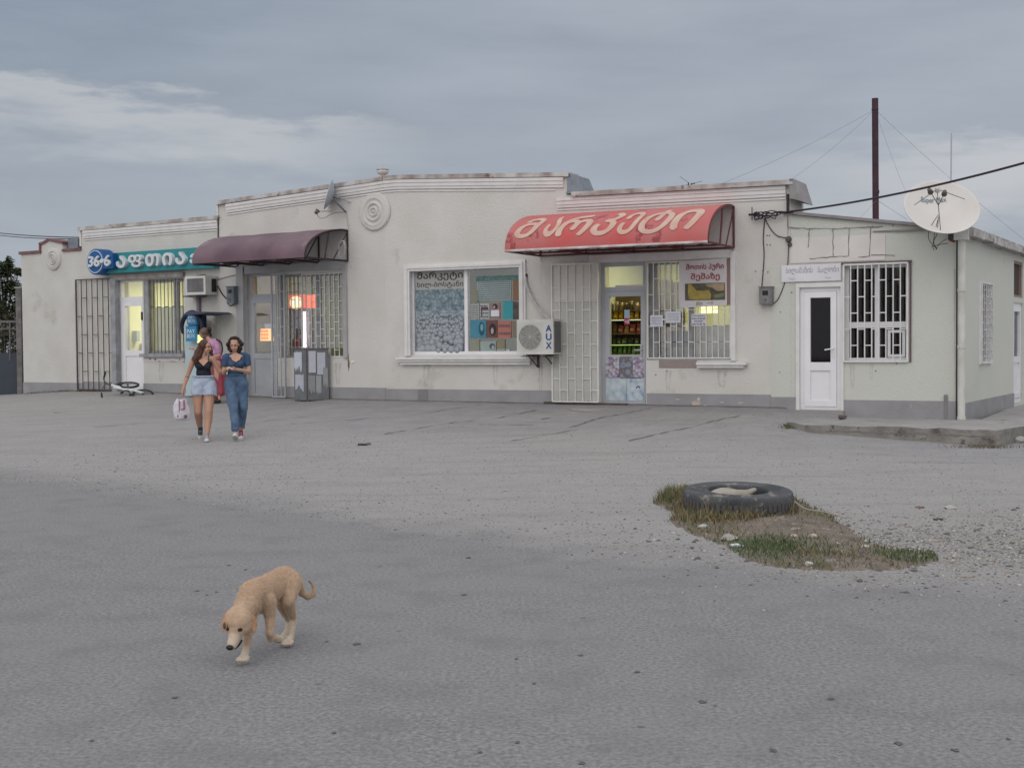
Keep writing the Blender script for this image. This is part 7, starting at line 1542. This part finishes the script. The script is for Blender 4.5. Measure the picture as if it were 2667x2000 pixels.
def curl(g):
    a = g.uniform(0, 6.283); e_ = g.uniform(-1.0, 1.3); d_ = V3((math.cos(a)*math.cos(e_), math.sin(a)*math.cos(e_), math.sin(e_)))
    if d_.dot(V3((-.17, -.90, -.40))) > .68: d_ = V3((d_.x*.3+.7*(1 if d_.x > 0 else -1), .35, d_.z*.5)).normalized()
    s_ = c+V3((d_.x*.108, .02+d_.y*.095, d_.z*.108)); return [s_+V3((.010*math.cos(k*1.9), .010*math.sin(k*1.9), -.011*k))+d_*.004*k for k in range(5)]
obj('hair_curls', place(strands(c, 130, curl, .0055, 5), oB), hair_dark, hB)
# ------------------------------------------------------------------ woman in pink shirt bending at the kiosk
ps = WL.sz(561, 1000, 1.15)[0]; oC = WL.pt(ps, 0, 1.15); oC.z = G(oC.x, oC.y)
Cp = thing('person', 'woman in pink shirt and long red skirt seen from behind, bent towards the payment kiosk', 'person', oC)
hc = V3((-.225, .05, 1.45)); hp, hax = head_parts(hc, (-.75, .5, -.25), .95)
shL, shR, elL, wrL, elR, wrR = V3((-.16, .10, 1.27)), V3((.03, -.12, 1.28)), V3((-.25, .12, 1.05)), V3((-.40, .2, 1.12)), V3((.08, -.16, .99)), V3((-.12, -.08, .93))
body = organic(hp+[('e', (-.045, .0, 1.2), (.12, .13, .13)), ('e', (.02, 0, 1.04), (.1, .12, .13)), ('e', (.06, 0, .9), (.125, .15, .12)), seg(shL, .046, shR, .046), seg((-.08, 0, 1.29), .047, (-.19, .035, 1.40), .045), seg(shL, .046, elL, .035), seg(elL, .035, wrL, .024), seg(shR, .046, elR, .036), seg(elR, .036, wrR, .024), seg((.05, .08, .86), .085, (.0, .09, .46), .055), seg((.05, -.08, .86), .085, (.04, -.09, .46), .055), seg((0, .09, .46), .055, (.03, .1, .1), .034), seg((.04, -.09, .46), .055, (.08, -.1, .1), .034), seg((.03, .1, .06), .032, (-.1, .13, .04), .028), seg((.08, -.1, .06), .032, (-.05, -.08, .04), .028)]+hand(wrL, (-1, .4, .3), (0, 0, 1), 1, .5)+hand(wrR, (-1, .2, .2), (0, -1, .2), 1, .7), .009, 3)
bC = obj('body', place(body, oC), skin_b, Cp, smooth=True)
pm_ = mat('pink_cotton', (.50, .27, .42), .85, (.42, .22, .35), 9, .7)
bm = wrinkle(organic([('e', (-.045, 0, 1.2), (.138, .148, .14)), ('e', (.01, 0, 1.05), (.125, .142, .15)), ('e', (.05, 0, .93), (.142, .16, .10)), seg(shL, .062, shL.lerp(elL, .6), .06), seg(shR, .064, shR.lerp(elR, .75), .062)], .01, 3, [((0, 0, .86), (0, 0, -1))]), .014, 12); obj('shirt', place(bm, oC), pm_, Cp, smooth=True)
bm = organic([('e', (.06, 0, .9), (.142, .165, .10)), seg((.06, 0, .85), .135, (.10, -.02, .25), .15), seg((.02, 0, .6), .11, (0, 0, .2), .13), seg((.12, -.02, .4), .10, (.17, -.03, .14), .10)], .011, 3, [((.1, 0, .14), (.35, 0, -1)), ((0, 0, .94), (0, 0, 1))])
for v in bm.verts: a = math.atan2(v.co.y, v.co.x-.06); v.co += V3((math.cos(a), math.sin(a), 0))*.013*math.sin(a*9)*(1-min(1, v.co.z))
obj('long_skirt', place(bm, oC), mat('dusty_red_cloth', (.30, .06, .085), .85, (.22, .045, .07), 6, .7), Cp, smooth=True)
bm = organic([('e', hc+V3((.02, -.01, .025)), (.088, .088, .094)), ('e', hc+V3((.04, -.02, -.05)), (.06, .06, .07))], .008, 2)
for v in bm.verts: v.co += noise.noise_vector(v.co*30)*.009
hC = obj('hair', place(bm, oC), hair_ash, Cp, smooth=True)
bm = organic([('e', hc+V3((.115, -.04, .075)), (.045, .045, .048)), seg(hc+V3((.115, -.04, .06)), .03, hc+V3((.15, -.03, -.06)), .022)], .007, 1)
for v in bm.verts: v.co += noise.noise_vector(v.co*40)*.010
obj('hair_bun', place(bm, oC), hair_dark, hC, smooth=True)
bm = B(); tube(bm, smoothcurve([(.02, -.17, 1.33), (.12, -.17, 1.26), (.15, -.14, 1.12), (.13, -.1, 1.02)]), .016, 8); obj('bag_strap', place(bm, oC), mat('dark_strap', (.04, .035, .04), .8), Cp)
for nm, x_, y_ in (('l', 0, .11), ('r', .04, -.10)): bm = organic([seg((x_+.03, y_, .05), .042, (x_-.12, y_+.02, .04), .036)], .009, 2, [((0, 0, .005), (0, 0, -1))]); obj('shoe', place(bm, oC), black_m, Cp, smooth=True)
# ------------------------------------------------------------------ the dog
def D_(zx, zy, Y_): return at_depth(500+zx/4.88, 1420+zy/4.88, Y_)
oD = Vector((D_(900, 1400, 6.6).x, 6.6, 0)); DG = thing('dog', 'young tan dog with pale muzzle and paws walking towards the viewer with its head low', 'dog', oD)
hx = Vector((-.20, -.66, -.73)).normalized()      # head direction
K_ = .000404
def sg(a, ra, b_, rb): return ('c', D_(*a), ra*K_*.9, D_(*b_), rb*K_*.9)
rib_d = (D_(760, 620, 6.50)-D_(1150, 430, 6.86)).normalized(); rx_ = rib_d.cross(Vector((0, 0, 1))).normalized(); M3 = Matrix((rib_d, rx_, rx_.cross(rib_d))).transposed()
parts = [('e', D_(835, 635, 6.58), (.12, .072, .092), M3), ('e', D_(1000, 545, 6.70), (.11, .062, .074), M3), ('e', D_(1170, 440, 6.86), (.08, .068, .074), M3), ('e', D_(1085, 510, 6.78), (.10, .060, .068), M3),
 sg((760, 600, 6.5), 175, (660, 800, 6.40), 150), sg((740, 560, 6.55), 120, (860, 540, 6.62), 130), sg((660, 800, 6.4), 150, (595, 905, 6.33), 140),
 sg((800, 540, 6.58), 100, (1140, 375, 6.86), 120),
 # front legs
 sg((765, 760, 6.47), 120, (722, 960, 6.45), 75), sg((722, 960, 6.45), 72, (705, 1220, 6.40), 47), sg((705, 1220, 6.40), 47, (665, 1395, 6.36), 47),
 sg((955, 700, 6.56), 120, (990, 900, 6.57), 72), sg((990, 900, 6.57), 68, (988, 1120, 6.50), 46), sg((988, 1120, 6.50), 50, (1002, 1190, 6.54), 42), sg((1000, 1185, 6.53), 42, (1085, 1165, 6.63), 38), sg((1085, 1165, 6.63), 40, (1120, 1178, 6.66), 34),
 # hind legs
 sg((1235, 470, 6.84), 190, (1215, 700, 6.74), 100), sg((1215, 700, 6.74), 95, (1285, 925, 6.86), 48), sg((1285, 925, 6.86), 46, (1262, 1150, 6.80), 40), sg((1262, 1150, 6.80), 44, (1228, 1215, 6.745), 48),
 sg((1150, 520, 6.93), 150, (1140, 750, 6.84), 85), sg((1140, 750, 6.84), 78, (1235, 950, 6.97), 44), sg((1235, 950, 6.97), 42, (1205, 1090, 6.93), 36), sg((1205, 1090, 6.93), 40, (1160, 1160, 6.88), 44),
 # tail
 sg((1290, 420, 6.92), 90, (1365, 510, 6.98), 58), sg((1365, 510, 6.98), 56, (1400, 605, 7.0), 52), sg((1400, 605, 7.0), 50, (1470, 655, 7.0), 42), sg((1470, 655, 7.0), 40, (1545, 625, 7.0), 32), sg((1545, 625, 7.0), 32, (1558, 550, 7.0), 26), sg((1558, 550, 7.0), 24, (1530, 495, 7.0), 18), sg((1530, 495, 7.0), 18, (1485, 448, 7.0), 11)]
# paws: four toes each
for (px_, py_, Y_, s_) in ((648, 1432, 6.345, 1), (1215, 1228, 6.72, 1), (1150, 1185, 6.86, .9)):
    c = D_(px_, py_, Y_)
    for k in (-1.5, -.5, .5, 1.5):
        e = .006 if abs(k) < 1 else 0; parts.append(('c', c+Vector((.010*k+.004, .012, .0)), .0125*s_, c+Vector((.0125*k-.004, -.014-e, -.006)), .0105*s_))
# head
hc = D_(592, 948, 6.30); hr = hx.cross(Vector((0, 0, 1))).normalized(); hu = hr.cross(hx); H3 = Matrix((hr, hx, hu)).transposed()
if hr.x < 0: pass
def HP(a, b_, c_): return hc+hr*a+hx*b_+hu*c_
parts += [('e', HP(0, 0, .012), (.066, .068, .060), H3), ('e', HP(0, .04, -.006), (.052, .046, .046), H3), ('e', HP(-.035, .02, -.02), (.03, .04, .034), H3), ('e', HP(.035, .02, -.02), (.03, .04, .034), H3),
 ('c', HP(0, .055, -.012), .034, HP(0, .125, -.022), .023), ('c', HP(0, .06, -.024), .031, HP(0, .118, -.032), .022), ('e', HP(-.026, .05, .016), (.016, .014, .010), H3), ('e', HP(.026, .05, .016), (.016, .014, .010), H3)]
bm = organic(parts, .0052, 3)
me = bpy.data.meshes.new('body'); bmesh.ops.translate(bm, verts=bm.verts, vec=-oD); bm.to_mesh(me); bm.free()
ca = me.color_attributes.new('coat', 'FLOAT_COLOR', 'POINT'); muz = HP(0, .11, -.03)-oD; paws = [D_(*p)-oD for p in ((655, 1420, 6.35), (1220, 1210, 6.74), (1160, 1175, 6.87), (1100, 1170, 6.64))]
fringe = D_(1330, 330, 6.95)-oD; tip = D_(1487, 466, 7.0)-oD
TAN, ORG, WHT, DRK = np.array((.47, .34, .24)), np.array((.44, .285, .18)), np.array((.56, .49, .40)), np.array((.20, .12, .08))
def coat(p):
    p = Vector(p); n = noise.noise(p*14)*.5+noise.noise(p*45)*.35; c_ = TAN*(1+.22*n)
    top = max(0, min(1, (p.z-.30)/.12)); c_ = c_*(1-top*.35)+ORG*top*.35
    d = (p-muz).length; w = max(0, 1-d/.070)
    for q in paws: w = max(w, max(0, 1-((p-q).length-.01)/.062))
    if p.z < .13 and p.y > 6.62-oD.y: w = max(w, .45)
    w = min(1, w*1.4); c_ = c_*(1-w)+WHT*w
    k = max(0, 1-(p-tip).length/.045); c_ = c_*(1-k)+DRK*k
    return (*c_, 1)
ca.data.foreach_set('color', np.array([coat(v.co) for v in me.vertices], dtype=np.float32).ravel())
fur = bpy.data.materials.new('dog_coat'); fur.use_nodes = True; t = fur.node_tree; b = t.nodes['Principled BSDF']; b.inputs['Roughness'].default_value = .85; b.inputs['Specular IOR Level'].default_value = .15
vc = t.nodes.new('ShaderNodeVertexColor'); vc.layer_name = 'coat'; t.links.new(vc.outputs[0], b.inputs['Base Color'])
me.materials.append(fur); me.polygons.foreach_set('use_smooth', [True]*len(me.polygons)); body = bpy.data.objects.new('body', me); link(body); body.parent = DG
# short fur over the whole body
me.calc_loop_triangles(); tri_ = [tuple(x.vertices) for x in me.loop_triangles]; ar = np.array([x.area for x in me.loop_triangles]); cum = np.cumsum(ar)/ar.sum(); rr_ = np.random.RandomState(5)
N_ = 42000; pick = np.searchsorted(cum, rr_.rand(N_)); V, Fc, Cc = [], [], []
flow = (D_(1150, 430, 6.86)-D_(760, 620, 6.50)).normalized()
for f in pick:
    a, b_, c_ = (me.vertices[i] for i in tri_[f]); u, v = rr_.rand(2)
    if u+v > 1: u, v = 1-u, 1-v
    p = a.co*(1-u-v)+b_.co*u+c_.co*v; nn = (a.normal*(1-u-v)+b_.normal*u+c_.normal*v).normalized()
    if (p+oD-HP(0, .1, -.02)).length < .05: ln = .004
    elif (p+oD-HP(0, .0, .0)).length < .09: ln = .006
    elif p.x > (D_(1370, 520, 7)-oD).x: ln = .008
    else: ln = .009+.006*rr_.rand()
    if p.z < .1: ln *= .6
    d = (nn*.55+flow*.75+Vector((0, 0, -.55))+Vector(rr_.randn(3)*.28)).normalized(); d = (d+nn*max(0, .25-d.dot(nn))).normalized(); w = nn.cross(d).normalized()*.0011; k = len(V)
    V += [tuple(p-w), tuple(p+w), tuple(p+d*ln)]; Fc.append((k, k+1, k+2)); cc = np.array(coat(p)[:3])*rr_.uniform(.75, 1.25); Cc += [(*cc, 1)]*3
fo = np_mesh('fur', np.array(V)+np.array(oD), Fc, [fur], None, None, parent=DG); fo.parent = body; q = fo.data.color_attributes.new('coat', 'FLOAT_COLOR', 'POINT'); q.data.foreach_set('color', np.array(Cc, dtype=np.float32).ravel())
# ears, eyes, nose, mouth
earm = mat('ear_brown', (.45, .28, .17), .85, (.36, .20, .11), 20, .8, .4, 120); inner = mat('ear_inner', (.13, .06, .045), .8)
for sd, pts in ((-1, ((500, 890, 6.32), (430, 920, 6.28), (408, 995, 6.26), (425, 1070, 6.25))), (1, ((680, 870, 6.34), (745, 915, 6.33), (785, 990, 6.32), (792, 1085, 6.31)))):
    P = [D_(*p) for p in pts]; bm = organic([('c', P[0], .024, P[1], .024), ('c', P[1], .024, P[2], .027), ('c', P[2], .027, P[3], .012)], .004, 2)
    ce = P[1]; hn = Vector((sd*.7, -.5, .3)).normalized()
    for v in bm.verts: d = v.co-ce; v.co -= hn*d.dot(hn)*.6; v.co += noise.noise_vector(v.co*60)*.004
    e_ = obj('ear', bm, earm, body, smooth=True)
    bm = B(); q = D_(*((412, 1020, 6.23) if sd < 0 else (715, 1005, 6.285))); ball(bm, q, .011, 2, (.6, .5, 1.7 if sd < 0 else 1.3), Matrix.Rotation(-.7*sd if sd > 0 else 0, 3, 'Y')); obj('ear_inner_fur', bm, inner, e_, smooth=True)  # dark brown fur of the inner ear
blk = mat('wet_black', (.015, .012, .014), .25)
for p in ((462, 1056), (605, 1068)):
    rdir = ray(500+p[0]/4.88, 1420+p[1]/4.88).normalized(); dg = bpy.context.evaluated_depsgraph_get(); body.data.update()
    hit = None; bpy.context.view_layer.update(); ok, loc, nr, _i = body.ray_cast(CAM-oD, rdir); loc = (loc+oD) if ok else D_(*p, 6.26)
    bm = B(); ball(bm, loc+rdir*.003, .0125, 2, (1.25, .7, .85)); obj('eye', bm, blk, body, smooth=True)
bm = B(); ball(bm, HP(0, .148, -.014), .0165, 2, (1.2, .85, .85), H3); obj('nose', bm, blk, body, smooth=True)
mo = [HP(.006, .132, -.052), HP(.022, .112, -.050), HP(.034, .085, -.042), HP(.040, .062, -.030)]
bm = organic([('c', HP(0, .06, -.052), .020, HP(0, .112, -.060), .013)], .004, 2); obj('lower_jaw', bm, mat('jaw_fur', (.48, .40, .32), .9), body, smooth=True)
bm = B(); tube(bm, smoothcurve(mo), [.006]*19, 6); tube(bm, smoothcurve([HP(-.006, .132, -.052), HP(-.022, .112, -.050), HP(-.034, .085, -.042)]), .005, 6); obj('mouth_line', bm, blk, body, smooth=True)
bm = B(); ball(bm, HP(.003, .122, -.051), .012, 2, (1, 1.3, .5), H3); obj('tongue', bm, mat('tongue_pink', (.25, .08, .09), .4), body, smooth=True)
bm = B()
for (px_, py_, Y_) in ((648, 1432, 6.345), (1215, 1228, 6.72), (1150, 1185, 6.86)):
    c = D_(px_, py_, Y_)
    for k in (-1.5, -.5, .5, 1.5): ball(bm, c+Vector((.0135*k-.005, -.027, -.011)), .0038, 1, (.8, 1.4, .8))
obj('claws', bm, mat('claw', (.06, .05, .05), .5), body)
